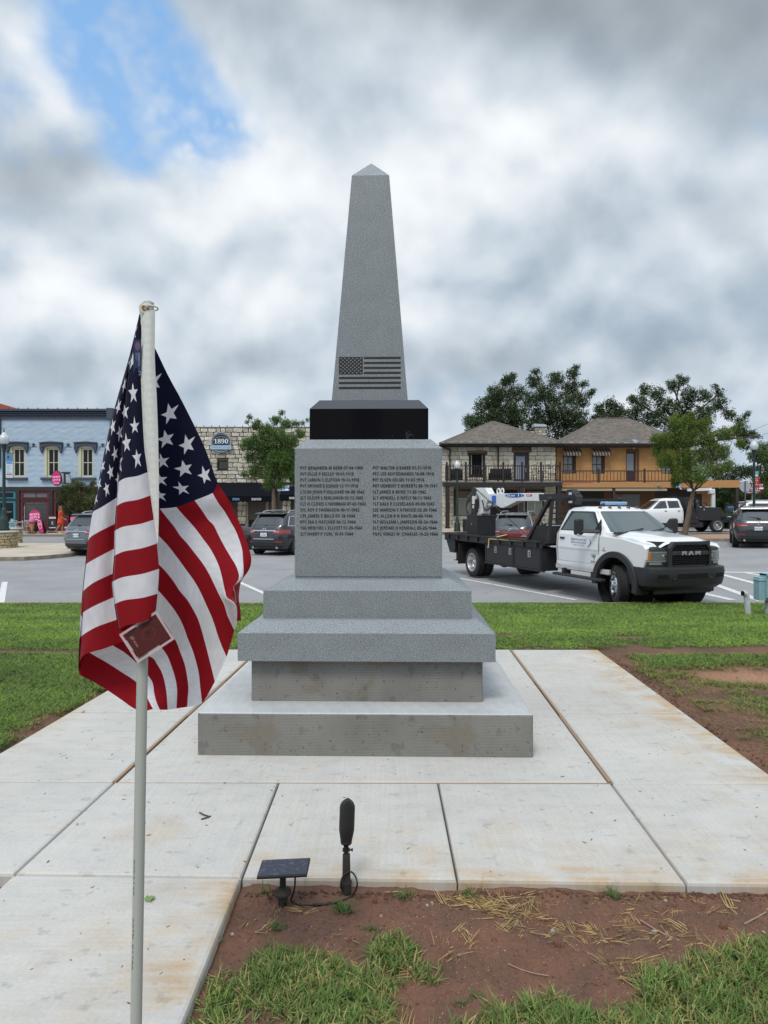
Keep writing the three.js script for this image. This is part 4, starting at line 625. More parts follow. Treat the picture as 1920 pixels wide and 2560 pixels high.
  each(t, 'grille_bar', [rbox(0.03, 0.085, 0.98, 0.015, 1.06, 1.12, 0), rbox(0.03, 0.02, 0.8, 0.008, 1.07, 0.865, 0)], mat({ color: rgb(0.03, 0.03, 0.032), roughness: 0.3 }));
  const L = (pts) => { const r = []; for (const s of pts) r.push(T(extrude(s, 0.016, 0.003), 1.075, 1.085, 0, 0, Math.PI / 2, 0)); return r; };
  const letR = (x) => [[[x, 0], [x, 0.075], [x + 0.1, 0.075], [x + 0.12, 0.062], [x + 0.12, 0.045], [x + 0.095, 0.035], [x + 0.13, 0], [x + 0.098, 0], [x + 0.062, 0.03], [x + 0.028, 0.03], [x + 0.028, 0.047], [x + 0.088, 0.047], [x + 0.088, 0.057], [x + 0.028, 0.057], [x + 0.028, 0]]];
  const letA = (x) => [[[x, 0], [x + 0.045, 0.075], [x + 0.085, 0.075], [x + 0.13, 0], [x + 0.1, 0], [x + 0.088, 0.02], [x + 0.042, 0.02], [x + 0.03, 0]]];
  const letM = (x) => [[[x, 0], [x, 0.075], [x + 0.035, 0.075], [x + 0.065, 0.04], [x + 0.095, 0.075], [x + 0.13, 0.075], [x + 0.13, 0], [x + 0.102, 0], [x + 0.102, 0.045], [x + 0.065, 0.008], [x + 0.028, 0.045], [x + 0.028, 0]]];
  each(t, 'grille_letter', [...L(letR(-0.24)), ...L(letA(-0.065)), ...L(letM(0.11))], satin);
  for (const s of [1, -1]) {
    const hl = new THREE.Group(); hl.name = 'headlight'; t.add(hl);
    part(hl, 'housing', mask.end(0, 0.42, 0.98, s * 0.5, s * 0.945, 1, 0.008), mat({ color: rgb(0.3, 0.31, 0.31), metalness: 0.6, roughness: 0.25 }));
    part(hl, 'chrome_rim', [mask.end(0, 0.92, 1.0, s * 0.49, s * 0.95, 1, 0.012), mask.end(0, 0.38, 0.45, s * 0.49, s * 0.95, 1, 0.012), mask.end(0, 0.4, 1, s * 0.49, s * 0.515, 1, 0.012)], satin);
    each(hl, 'reflector', [cyl(0.045, 0.06, 0.03, 20, 1.0, 1.06, s * 0.62, 0, 0, Math.PI / 2), cyl(0.05, 0.06, 0.03, 20, 0.94, 1.06, s * 0.79, 0, 0, Math.PI / 2)], chrome);
    part(hl, 'turn_lamp', mask.end(0, 0.46, 0.94, s * 0.905, s * 0.955, 1, 0.014, 3, 8), phys({ color: rgb(0.55, 0.16, 0.02), roughness: 0.2, clearcoat: 1 }));
    part(hl, 'running_lamp', mask.end(0, 0.22, 0.36, s * 0.68, s * 0.92, 1, 0.012), mat({ color: rgb(0.32, 0.34, 0.3), metalness: 0.4, roughness: 0.25 }));
    part(hl, 'lens', mask.end(0, 0.42, 0.97, s * 0.52, s * 0.94, 1, 0.03), phys({ color: 0xffffff, transmission: 1, thickness: 0, roughness: 0.02 }));
  }
  const bump = shell([{ y: 0.38, xf: 0.98, xr: 0.2, w: 0.9, n: 5 }, { y: 0.47, xf: 1.1, xr: 0.2, w: 1.0, n: 5 }, { y: 0.6, xf: 1.13, xr: 0.2, w: 1.02, n: 5 }, { y: 0.74, xf: 1.15, xr: 0.2, w: 1.025, n: 5 }, { y: 0.83, xf: 1.13, xr: 0.2, w: 1.02, n: 5 }, { y: 0.85, xf: 1.08, xr: 0.2, w: 0.97, n: 5 }]);
  const bumper = part(t, 'bumper', (() => { const g = bump.geo; const p = g.attributes.position; return g; })(), black);
  each(bumper, 'air_slot', [bump.end(2, 0.1, 0.8, -0.4, 0.4, 1, 0.004), bump.end(2, 0.2, 0.75, 0.62, 0.86, 1, 0.005), bump.end(2, 0.2, 0.75, -0.86, -0.62, 1, 0.005)], shadowGap);
  each(bumper, 'slot_lip', [bump.end(2, 0.02, 0.1, -0.44, 0.44, 1, 0.02), bump.end(2, 0.1, 0.2, 0.6, 0.88, 1, 0.02), bump.end(2, 0.1, 0.2, -0.88, -0.6, 1, 0.02), bump.end(3, 0.6, 1, -0.98, 0.98, 1, 0.01)], black);
  each(bumper, 'tow_hook', [T(new THREE.TorusGeometry(0.04, 0.012, 8, 16, 3.3), 1.14, 0.62, 0.48, Math.PI / 2, 0, 0), T(new THREE.TorusGeometry(0.04, 0.012, 8, 16, 3.3), 1.14, 0.62, -0.48, Math.PI / 2, 0, 0)], trim);
  part(t, 'air_dam', [rbox(0.1, 0.16, 1.5, 0.03, 0.86, 0.36, 0)], black);
  part(t, 'licence_plate', [box(0.006, 0.152, 0.305, 1.165, 0.5, 0)], [0, 1, 2, 3, 4, 5].map((k) => mat({ map: k === 0 ? plateTex('WRT·3581') : null, color: k === 0 ? 0xffffff : 0xaab0b2, roughness: 0.4 })));
  // step, chassis, wheels
  part(t, 'side_step', [rbox(1.75, 0.06, 0.16, 0.025, -1.2, 0.46, 1.03), box(0.08, 0.14, 0.2, -0.7, 0.54, 0.94), box(0.08, 0.14, 0.2, -1.75, 0.54, 0.94)], black);
  part(t, 'chassis', [box(7.6, 0.2, 0.09, -3.4, 0.68, 0.43), box(7.6, 0.2, 0.09, -3.4, 0.68, -0.43), cyl(0.07, 0.07, 1.7, 12, RX, 0.405, 0, Math.PI / 2), T(new THREE.SphereGeometry(0.2, 14, 10), RX, 0.42, 0), cyl(0.05, 0.05, 1.6, 12, 0, 0.4, 0, Math.PI / 2), cyl(0.05, 0.05, 4.6, 10, -3.4, 0.5, 0, 0, 0, Math.PI / 2), box(1.2, 0.4, 0.5, -3.2, 0.6, -0.75), cyl(0.09, 0.09, 1.1, 14, -4.2, 0.5, 0.2, 0, 0, Math.PI / 2), box(0.9, 0.3, 1.2, 0.2, 0.65, 0)], trim);
  each(t, 'rocker', [rbox(1.9, 0.12, 0.12, 0.03, -1.2, 0.63, 0.9), rbox(1.9, 0.12, 0.12, 0.03, -1.2, 0.63, -0.9)], mat({ color: rgb(0.5, 0.5, 0.5), roughness: 0.5 }));
  wheel(t, 0, 0.405, 0.87, 0.405, 0.24, 1, 'bulged', -0.42); wheel(t, 0, 0.405, -0.87, 0.405, 0.24, -1, 'bulged', -0.42);
  for (const s of [1, -1]) { wheel(t, RX, 0.405, s * 0.99, 0.405, 0.24, s, 'dished'); wheel(t, RX, 0.405, s * 0.7, 0.405, 0.24, s, 'dished'); }
  // mirrors
  for (const s of [1, -1]) { const m = new THREE.Group(); m.name = 'mirror'; t.add(m); part(m, 'mirror_head', rbox(0.12, 0.36, 0.22, 0.05, -0.78, 1.6, s * 1.34), trim); part(m, 'arm', [bar([-0.56, 1.5, s * 0.95], [-0.76, 1.51, s * 1.3], 0.05, 0.07), T(extrude([[0, 0], [0.26, 0], [0.0, 0.3]], 0.02, 0.006), -0.52, 1.46, s * 0.955, 0, Math.PI, 0)], trim); part(m, 'mirror_glass', rbox(0.01, 0.3, 0.17, 0.004, -0.842, 1.61, s * 1.34), chrome); part(m, 'clearance_lamp', rbox(0.03, 0.035, 0.05, 0.01, -0.72, 1.43, s * 1.4), mat({ color: rgb(0.5, 0.48, 0.35) })); }
  // lettering on the door and badges
  const logo = canvasTex(1024, 576, (c, w, h) => {
    c.clearRect(0, 0, w, h); c.fillStyle = '#1f3c86'; c.textAlign = 'center'; c.font = '150px serif'; c.fillText('Memorial', 410, 250); c.font = '118px serif'; c.save(); c.translate(410, 372); c.fillText('Monuments', 0, 0); c.restore(); c.font = '72px serif'; c.fillText('1-800-235-4573', 410, 478);
    c.beginPath(); c.ellipse(520, 300, 430, 260, 0, -1.9, 0.85); c.ellipse(490, 292, 432, 268, 0, 0.83, -1.86, true); c.fill();
  });
  part(door, 'door_lettering', C.side(3, 0.02, 1, -1.56, -0.72, 1, 0.013, 4, 8), mat({ map: logo, transparent: true, roughness: 0.4 }));
  const txt = (s, w, h, col, font, bg) => canvasTex(256, Math.round(256 * h / w), (c, W, H) => { c.clearRect(0, 0, W, H); if (bg) { c.fillStyle = bg; c.fillRect(0, 0, W, H); } c.fillStyle = col; c.font = font; c.textAlign = 'center'; c.textBaseline = 'middle'; c.fillText(s, W / 2, H / 2, W * 0.96); });
  const badge = (s, w, h, x, y, z, col, font, bg, ry = 0, rx = 0) => T(new THREE.PlaneGeometry(w, h), x, y, z, rx, ry, 0);
  part(door, 'badge', badge('', 0.3, 0.07, -0.72, 0.83, 0.996), mat({ map: txt('RAM', 0.3, 0.07, '#3b3d40', 'bold 56px sans-serif'), transparent: true }));
  part(t, 'fender_badge', badge('', 0.24, 0.1, 0.12, 1.345, 0.84, 0, 0, 0, 0, -0.9), mat({ map: txt('5500', 0.24, 0.07, '#e8e8e8', 'bold italic 66px sans-serif', '#5b3036'), roughness: 0.4 }));
  part(t, 'engine_badge', badge('', 0.16, 0.11, -0.36, 1.13, 0.998), mat({ map: canvasTex(128, 96, (c, w, h) => { c.clearRect(0, 0, w, h); c.fillStyle = '#9a9fa3'; c.beginPath(); c.arc(64, 38, 24, 0.6, 5.6); c.lineTo(64, 38); c.fill(); c.fillStyle = '#a01c24'; c.fillRect(10, 70, 108, 14); }), transparent: true }));
  // flat bed
  const B0 = -7.5, B1 = -2.36;
  part(t, 'deck', [box(B1 - B0, 0.06, 2.36, (B0 + B1) / 2, 1.12, 0)], mat({ color: rgb(0.09, 0.088, 0.085), roughness: 0.6, map: asphaltTex }));
  part(t, 'side_rail', [box(B1 - B0, 0.14, 0.03, (B0 + B1) / 2, 1.1, 1.19), box(B1 - B0, 0.035, 0.06, (B0 + B1) / 2, 1.18, 1.22), box(B1 - B0, 0.14, 0.03, (B0 + B1) / 2, 1.1, -1.19), box(0.03, 0.2, 2.4, B0, 1.08, 0), ...Array.from({ length: 9 }, (_, k) => box(0.07, 0.15, 0.05, B0 + 0.3 + k * 0.58, 1.1, 1.225))], blackSteel);
  each(t, 'rail_edge', [box(B1 - B0, 0.008, 0.03, (B0 + B1) / 2, 1.203, 1.22), box(B1 - B0, 0.008, 0.03, (B0 + B1) / 2, 1.185, -1.19)], mat({ color: rgb(0.2, 0.17, 0.14), roughness: 0.8, map: kerbMat.map }));
  part(t, 'tail_board', extrude([[0, 0], [0.6, 0.0], [0.6, -0.42], [0.28, -0.42]].map(([x, y]) => [B0 + x - 0.02, 1.04 + y]), 0.06, 0.004).translate(0, 0, 1.1), blackSteel);
  part(t, 'rear_skirt', [box(0.03, 0.42, 2.2, B0 + 0.5, 0.85, 0)], blackSteel);
  for (const [a, b] of [[-5.02, -3.62], [-3.6, -2.42]]) { const bx = part(t, 'tool_locker', rbox(b - a, 0.56, 0.5, 0.012, (a + b) / 2, 0.75, 0.93), blackSteel); part(bx, 'locker_door', rbox(b - a - 0.08, 0.48, 0.016, 0.006, (a + b) / 2, 0.75, 1.186), blackSteel); for (const x of b < -3 ? [-4.5, -3.78] : [-2.9]) part(bx, 'latch', [T(extrude([[-0.06, -0.08], [0.06, -0.08], [0.06, 0.07], [0.0, 0.095], [-0.06, 0.07]], 0.008, 0.003, [[[-0.035, -0.06], [0.035, -0.06], [0.035, 0.04], [-0.035, 0.04]]]), x, 0.86, 1.195), rbox(0.04, 0.05, 0.016, 0.004, x, 0.85, 1.205)], chrome); }
  part(t, 'locker_shelf', box(2.8, 0.03, 0.06, -3.7, 0.47, 1.17), blackSteel);
  each(t, 'wheel_box', [box(0.06, 0.6, 0.5, -5.06, 0.78, 0.93), box(1.7, 0.05, 0.5, -5.9, 1.02, 0.95)], blackSteel);
  each(t, 'mud_flap', [box(0.02, 0.62, 0.62, -6.62, 0.62, 0.9), box(0.02, 0.62, 0.62, -6.62, 0.62, -0.9)], mat({ color: rgb(0.012, 0.012, 0.012), roughness: 0.9 }));
  each(t, 'support_leg', [box(0.09, 0.68, 0.09, -7.1, 0.72, 0.95), box(0.2, 0.02, 0.2, -7.1, 0.38, 0.95), box(0.05, 0.05, 0.8, -7.12, 0.8, 0.5), box(0.05, 0.3, 0.05, -7.12, 0.7, 0.7)], blackSteel);
  // headache rack
  const rack = [bar([B1 + 0.12, 1.15, 1.1], [B1 + 0.12, 2.22, 1.0], 0.07), bar([B1 + 0.12, 1.15, -1.1], [B1 + 0.12, 2.22, -1.0], 0.07), bar([B1 - 0.72, 1.2, 1.12], [B1 + 0.1, 2.24, 1.04], 0.085), bar([B1 - 0.72, 1.2, -1.12], [B1 + 0.1, 2.24, -1.04], 0.085)];
  for (const y of [2.2, 2.0, 1.87, 1.74, 1.61]) rack.push(bar([B1 + 0.12, y, -1.04], [B1 + 0.12, y, 1.04], y > 2.1 ? 0.07 : 0.035));
  part(t, 'rack', rack, blackSteel); part(t, 'bulkhead', [box(0.03, 0.42, 2.2, B1 + 0.12, 1.36, 0), T(extrude([[0, 0], [0.82, 0], [0.82, 0.42], [0.36, 0.42]], 0.015), B1 - 0.72, 1.16, 1.09)], mat({ color: rgb(0.018, 0.016, 0.015), roughness: 0.8 }));
  part(t, 'roof_light_bar', [rbox(0.26, 0.08, 0.62, 0.03, -1.75, 2.12, -0.42), box(0.1, 0.06, 0.06, -1.75, 2.06, -0.25), box(0.1, 0.06, 0.06, -1.75, 2.06, -0.6)], phys({ color: rgb(0.2, 0.36, 0.55), roughness: 0.2, clearcoat: 1 }));
  // crane
  const cr = new THREE.Group(); cr.name = 'crane'; cr.position.set(-6.6, 1.15, 0.45); t.add(cr);
  part(cr, 'pedestal_box', [rbox(0.64, 0.58, 0.64, 0.02, 0, 0.29, 0), rbox(0.66, 0.03, 0.66, 0.01, 0, 0.585, 0)], blackSteel); each(cr, 'box_lock', [rbox(0.05, 0.06, 0.01, 0.004, 0, 0.33, 0.325)], chrome);
  part(cr, 'slew_base', [cyl(0.19, 0.15, 0.1, 20, 0.05, 0.65, 0), rbox(0.34, 0.08, 0.34, 0.02, 0.05, 0.62, 0)], mat({ color: rgb(0.35, 0.36, 0.35), roughness: 0.6 }));
  const craneWhite = mat({ color: rgb(0.66, 0.68, 0.68), roughness: 0.4 });
  part(cr, 'mast', [T(extrude([[-0.1, 0], [0.3, 0], [0.34, 0.3], [0.12, 0.62], [-0.12, 0.62]], 0.24, 0.008), 0, 0.66, -0.12)], craneWhite);
  const boom = part(cr, 'boom', [T(extrude([[-0.42, 0.08], [-0.36, 0.2], [0.3, 0.2], [0.48, 0.02], [2.95, 0.02], [2.98, -0.17], [2.0, -0.17], [1.35, -0.36], [1.15, -0.36], [0.6, -0.16], [0.4, -0.16], [0.3, -0.38], [0.1, -0.38], [-0.05, -0.1], [-0.4, -0.02]], 0.2, 0.01), 0.12, 1.2, -0.1)], craneWhite);
  part(boom, 'boom_label', T(new THREE.PlaneGeometry(0.95, 0.105), 2.0, 1.17, 0.116), mat({ map: canvasTex(512, 56, (c, w, h) => { c.clearRect(0, 0, w, h); c.fillStyle = '#1d4c9c'; c.beginPath(); c.ellipse(w / 2, h / 2, w / 2, h / 2, 0, 0, 7); c.fill(); c.fillStyle = '#e8eef4'; c.font = 'bold italic 36px sans-serif'; c.textBaseline = 'middle'; c.fillText('AUTO CRANE', 50, h / 2 + 2, 270); c.beginPath(); c.arc(370, h / 2, 16, 1, 5.3); c.lineTo(376, 28); c.fill(); c.fillText('6', 440, h / 2 + 2); }), transparent: true }));
  each(boom, 'warning_label', [T(new THREE.PlaneGeometry(0.26, 0.05), 2.72, 1.17, 0.116)], mat({ map: canvasTex(128, 24, (c, w, h) => { c.fillStyle = '#b8242c'; c.fillRect(0, 0, w, h); c.fillStyle = '#fff'; c.font = 'bold 20px sans-serif'; c.fillText('DANGER', 14, 19); }) }));
  part(boom, 'boom_extension', [box(1.75, 0.16, 0.13, 3.75, 1.12, 0)], blackSteel);
  part(boom, 'sheave_head', [T(extrude([[0, -0.17], [0.36, -0.17], [0.42, 0.0], [0.22, 0.17], [0.05, 0.16]], 0.16, 0.015), 4.25, 1.12, -0.08), cyl(0.09, 0.09, 0.18, 20, 4.45, 1.17, 0, Math.PI / 2)], blackSteel);
  each(boom, 'head_label', [box(0.12, 0.06, 0.004, 4.45, 1.2, 0.1), box(0.14, 0.05, 0.004, 4.46, 1.0, 0.1)], mat({ color: 0xbfc3c6 }));
  part(cr, 'lift_cylinder', [bar([0.3, 0.9, 0.0], [1.35, 0.93, 0.0], 0.12, 0.12, 14), bar([1.3, 0.93, 0], [1.55, 0.94, 0], 0.06, 0.06, 12), cyl(0.05, 0.05, 0.24, 12, 1.5, 0.92, 0, Math.PI / 2)], craneWhite);
  part(cr, 'winch', [cyl(0.14, 0.14, 0.3, 20, -0.22, 1.3, 0, Math.PI / 2), rbox(0.3, 0.26, 0.26, 0.03, -0.3, 1.12, 0.05), cyl(0.09, 0.09, 0.26, 16, -0.5, 1.12, 0.05, 0, 0, Math.PI / 2), rbox(0.18, 0.5, 0.18, 0.02, -0.02, 0.83, 0.16), rbox(0.14, 0.66, 0.14, 0.02, -0.42, 0.86, 0)], mat({ color: rgb(0.02, 0.02, 0.022), roughness: 0.45 }));
  part(cr, 'oil_tank', [cyl(0.075, 0.075, 0.24, 18, -0.02, 1.05, 0.22), rbox(0.1, 0.1, 0.02, 0.01, -0.02, 0.85, 0.26)], mat({ color: rgb(0.55, 0.56, 0.54), roughness: 0.5 }));
  each(cr, 'hose', [tube([[-0.35, 1.2, 0.15], [-0.55, 0.9, 0.2], [-0.4, 0.6, 0.22], [-0.1, 0.64, 0.25]], 0.018), tube([[-0.4, 1.22, 0.12], [-0.62, 0.85, 0.16], [-0.45, 0.62, 0.18]], 0.018), tube([[0.3, 1.05, 0.14], [0.6, 0.75, 0.2], [0.85, 0.85, 0.16], [0.95, 1.05, 0.12]], 0.02), tube([[-0.1, 1.3, 0.16], [0.2, 1.1, 0.2], [0.25, 0.8, 0.22]], 0.016)], trim);
  each(cr, 'winch_line', [bar([-0.18, 1.4, 0.1], [3.1, 0.12, 0.4], 0.022, 0.022, 6), bar([-0.15, 1.44, 0.05], [4.4, 1.42, 0], 0.01, 0.01, 6)], trim);
  each(cr, 'lifting_eye', [T(new THREE.TorusGeometry(0.075, 0.022, 8, 20), 1.02, 1.3, 0.02), T(new THREE.TorusGeometry(0.075, 0.022, 8, 20), 1.22, 1.3, 0.02)], craneWhite);
  part(cr, 'shackle', rbox(0.17, 0.22, 0.06, 0.02, 0.95, 1.07, 0.13), mat({ color: rgb(0.03, 0.12, 0.5), roughness: 0.4 }));
  // load on the bed: things of their own
  const put = (o) => { o.position.copy(t.localToWorld(o.position.clone())); o.rotation.y += t.rotation.y; return o; };
  t.updateMatrixWorld(true);
  const pj = put(thing('pallet_jack', 'dark red pallet jack lying strapped on the flat bed of the truck', 'pallet jack', [-4.0, 1.152, 0.35], 0.04));
  each(pj, 'fork', [rbox(1.9, 0.14, 0.18, 0.03, -0.1, 0.1, 0.3), rbox(1.9, 0.14, 0.18, 0.03, -0.1, 0.1, -0.3)], mat({ color: rgb(0.2, 0.022, 0.028), roughness: 0.5 })); part(pj, 'pump_body', [rbox(0.4, 0.26, 0.72, 0.04, 0.98, 0.15, 0), bar([1.1, 0.2, 0], [1.3, 0.22, 0.1], 0.04, 0.04, 10)], mat({ color: rgb(0.22, 0.025, 0.03), roughness: 0.5 }));
  each(pj, 'roller', [cyl(0.04, 0.04, 0.14, 14, -0.9, 0.04, 0.3, Math.PI / 2), cyl(0.04, 0.04, 0.14, 14, -0.9, 0.04, -0.3, Math.PI / 2), cyl(0.09, 0.09, 0.06, 16, 1.05, 0.09, 0.1, Math.PI / 2)], trim); part(pj, 'yellow_label', box(0.22, 0.09, 0.003, 0.7, 0.11, 0.392), mat({ color: rgb(0.55, 0.42, 0.04) })); part(pj, 'maker_plate', T(new THREE.PlaneGeometry(0.34, 0.09), 0.15, 0.1, 0.393), mat({ map: canvasTex(128, 32, (c, w, h) => { c.clearRect(0, 0, w, h); c.strokeStyle = '#c8c8c8'; c.lineWidth = 5; c.beginPath(); c.moveTo(4, 26); c.lineTo(50, 8); c.lineTo(120, 8); c.moveTo(30, 20); c.lineTo(110, 20); c.stroke(); }), transparent: true }));
  const st = put(thing('ratchet_strap', 'faded yellow strap tied over the red pallet jack to the bed rail', 'strap', [0, 0, 0]));
  const w3 = (x, y, z) => V(x, y, z);
  part(st, 'webbing', [bar([-4.75, 1.21, 1.235], [-4.6, 1.34, 0.7], 0.05, 0.006), bar([-4.6, 1.34, 0.7], [-3.6, 1.33, 0.1], 0.05, 0.006), bar([-4.75, 1.21, 1.24], [-2.9, 1.215, 1.24], 0.03, 0.01), bar([-3.6, 1.33, 0.1], [-2.6, 1.31, -0.2], 0.05, 0.006), bar([-4.78, 1.0, 1.25], [-4.75, 1.22, 1.25], 0.05, 0.006)], mat({ color: rgb(0.5, 0.37, 0.13), roughness: 0.9 })); part(st, 'hook', [rbox(0.09, 0.05, 0.02, 0.008, -4.79, 0.98, 1.25)], satin);
  const jug = put(thing('plastic_bottle', 'white plastic spray bottle standing on the bed behind the cab', 'bottle', [-2.95, 1.152, 0.95])); part(jug, 'bottle_body', lathe([[0, 0], [0.06, 0], [0.065, 0.02], [0.065, 0.17], [0.03, 0.21], [0.02, 0.24], [0, 0.24]], 18), mat({ color: rgb(0.7, 0.7, 0.72), roughness: 0.4 })); part(jug, 'cap', cyl(0.022, 0.022, 0.05, 12, 0, 0.26, 0), mat({ color: rgb(0.6, 0.3, 0.34) }));
  const cool = put(thing('cool_box', 'white box with grey lid on the bed against the bulkhead', 'box', [-2.72, 1.152, 0.45])); part(cool, 'body', rbox(0.34, 0.36, 0.5, 0.04, 0, 0.18, 0), mat({ color: rgb(0.62, 0.64, 0.66), roughness: 0.4 })); part(cool, 'lid', rbox(0.36, 0.06, 0.52, 0.025, 0, 0.4, 0), mat({ color: rgb(0.5, 0.55, 0.58), roughness: 0.4 }));
  const roll = put(thing('binder_chain', 'dark coil of chain lying on top of the bulkhead side', 'chain', [-2.8, 1.6, 1.05])); each(roll, 'link', [T(new THREE.TorusGeometry(0.06, 0.022, 8, 18), 0, 0.0, 0, 0.3, 0.4, 0), T(new THREE.TorusGeometry(0.05, 0.02, 8, 18), 0.03, 0.03, 0, 1.2, 0.2, 0)], satin);
  roll.position.y -= 0.0;
}
// ---- estate cars: forward is +x
function suv(name, label, rearX, rearZ, az, o) {
  const { L = 4.9, W = 1.94, H = 1.72, wb = 2.85, col, cat = 'car', ov = 1.02, group } = o, x0 = wb / 2;   // origin midway between the axles
  const fx = Math.sin(az), fz = Math.cos(az), X = rearX + fx * x0, Z = rearZ + fz * x0;
  const t = thing(name, label, cat, [X, (streetY(rearX, rearZ) + streetY(rearX + fx * wb, rearZ + fz * wb)) / 2, -Z], Math.PI / 2 - az, group);
  t.rotation.order = 'YXZ'; t.rotation.z = Math.atan((streetY(rearX + fx * wb, rearZ + fz * wb) - streetY(rearX, rearZ)) / wb);
  const xr = -x0 - ov, xf = xr + L, h = H / 1.72, low = o.sedan ? 0.35 : 0;
  const B = shell([{ y: 0.26, xf: xf - 0.3, xr: xr + 0.25, w: W / 2 - 0.12, n: 7 }, { y: 0.4, xf: xf - 0.06, xr: xr + 0.06, w: W / 2 - 0.03, n: 6 }, { y: 0.66, xf, xr, w: W / 2, n: 6 }, { y: 0.8 * h, xf: xf - 0.02, xr: xr + 0.03, w: W / 2 - 0.005, n: 6 }, { y: [0.88, 1.02 * h], xf: xf - 0.12, xr: xr + 0.07, w: W / 2 - 0.02, n: 6 },
    { y: [0.96, 1.12 * h], xf: xf - 0.3, xr: xr + 0.12, w: W / 2 - 0.06, n: 6 }, { y: [1.08, 1.16 * h], xf: xf - 1.25, xr: xr + (o.sedan ? 0.75 : 0.16), w: W / 2 - 0.09, n: 7 }, { y: H - 0.16, xf: xf - 2.0, xr: xr + 0.5 + low * 2, w: W / 2 - 0.24, n: 7 }, { y: H - 0.05, xf: xf - 2.3, xr: xr + 0.66 + low * 2, w: W / 2 - 0.34, n: 6 }, { y: H, xf: xf - 2.7, xr: xr + 1.2 + low * 2, w: W / 2 - 0.55, n: 5 }]);
  part(t, 'body', B.geo, col);
  const G = o.glass || carGlass, wx = (f) => lerp(xf - 1.5, xf - 2.05, f);
  part(t, 'rear_window', B.end(6, 0.1, 0.86, [-W / 2 + 0.22, -W / 2 + 0.36], [W / 2 - 0.22, W / 2 - 0.36], -1, 0.008), G);
  part(t, 'windscreen', B.end(6, 0.06, 0.95, [-W / 2 + 0.16, -W / 2 + 0.32], [W / 2 - 0.16, W / 2 - 0.32], 1, 0.008), G);
  for (const s of [1, -1]) {
    const x1 = xf - 1.62, x2 = xf - 2.1, b = -x0 + 0.0;
    each(t, 'side_window', [B.side(6, 0.08, 0.9, [b + 0.95, b + 1.0], [x1, x2], s, 0.007), B.side(6, 0.08, 0.9, [b + 0.1, b + 0.12], [b + 0.88, b + 0.93], s, 0.007), B.side(6, 0.1, 0.86, [xr + 0.55, xr + 0.82], [b, b + 0.02], s, 0.007)], G);
    each(t, 'window_trim', [B.side(6, 0.02, 0.08, xr + 0.5, x1 + 0.05, s, 0.01, 1), B.side(6, 0.9, 0.96, xr + 0.85, x2 + 0.02, s, 0.01, 1), B.side(6, 0.02, 0.94, [xr + 0.46, xr + 0.74], [xr + 0.52, xr + 0.82], s, 0.01, 5, 2)], o.chrome === false ? trim : chrome);
    part(t, 'sill', B.side(0, 0.4, 1, xr + 0.5, xf - 0.5, s, 0.015), trim);
    each(t, 'wheel_arch', [cyl(0.4, 0.4, 0.02, 28, x0, 0.36, s * (W / 2 - 0.012), Math.PI / 2), cyl(0.4, 0.4, 0.02, 28, -x0, 0.36, s * (W / 2 - 0.012), Math.PI / 2)], trim);
    each(t, 'tail_light', [B.end(3, o.lampLow ?? 0.35, 1.0, [s * (W / 2 - 0.5), s * (W / 2 - 0.62)], s * (W / 2 - 0.03), -1, 0.014), B.side(3, 0.55, 1.0, xr + 0.06, [xr + 0.3, xr + (o.lampLong ?? 0.5)], s, 0.01)], redLens);
    part(t, 'lamp_strip', [B.end(3, 0.6, 0.72, s * (W / 2 - 0.52), s * (W / 2 - 0.3), -1, 0.022)], mat({ color: rgb(0.45, 0.35, 0.34), roughness: 0.2 }));
    part(t, 'rear_reflector', B.end(1, 0.55, 0.75, s * (W / 2 - 0.45), s * (W / 2 - 0.18), -1, 0.012), redLens);
    part(t, 'headlight', B.end(3, 0.2, 0.9, s * (W / 2 - 0.5), s * (W / 2 - 0.08), 1, 0.012), mat({ color: rgb(0.5, 0.52, 0.54), metalness: 0.3, roughness: 0.15 }));
    const mr = new THREE.Group(); mr.name = 'mirror'; t.add(mr); part(mr, 'mirror_shell', rbox(0.16, 0.14, 0.22, 0.05, xf - 1.78, 1.16, s * (W / 2 + 0.05)), o.mirror || col); part(mr, 'mirror_foot', bar([xf - 1.75, 1.1, s * (W / 2 - 0.12)], [xf - 1.78, 1.13, s * (W / 2 + 0.02)], 0.05), trim);
    if (!o.sedan) part(t, 'roof_rail', tube([[xr + 0.85, H - 0.07, s * (W / 2 - 0.36)], [xr + 1.0, H + 0.015, s * (W / 2 - 0.38)], [xr + 1.8, H + 0.045, s * (W / 2 - 0.4)], [xf - 2.5, H + 0.02, s * (W / 2 - 0.38)], [xf - 2.35, H - 0.05, s * (W / 2 - 0.36)]], 0.02, 30, 8), o.rail || chrome);
    for (const x of [x0, -x0]) wheel(t, x, 0.365, s * (W / 2 - 0.13), 0.365, 0.25, s, 'alloy');
  }
  if (!o.sedan) { part(t, 'spoiler', T(extrude([[0, 0], [0.32, 0.02], [0.32, 0.05], [0.02, 0.03]], W - 0.62, 0.008), xr + 0.42, H - 0.09, -(W - 0.62) / 2), col); each(t, 'rear_wiper', [bar([xr + 0.2, 1.24, 0.05], [xr + 0.27, 1.27, -0.4], 0.02), rbox(0.05, 0.04, 0.14, 0.015, xr + 0.19, 1.22, 0.02)], trim); }
  each(t, 'lower_bumper', [B.end(0, 0.55, 1, -W / 2 + 0.12, W / 2 - 0.12, -1, 0.014), B.end(1, 0.0, 0.4, -W / 2 + 0.3, W / 2 - 0.3, -1, 0.012)], trim);
  each(t, 'bright_strip', [B.end(o.strip2 ?? 2, 0.05, 0.2, -W / 2 + 0.5, W / 2 - 0.5, -1, 0.014), ...(o.bar ? [B.end(3, 0.75, 0.95, -0.55, 0.55, -1, 0.022)] : [])], o.bar ? chrome : trim);
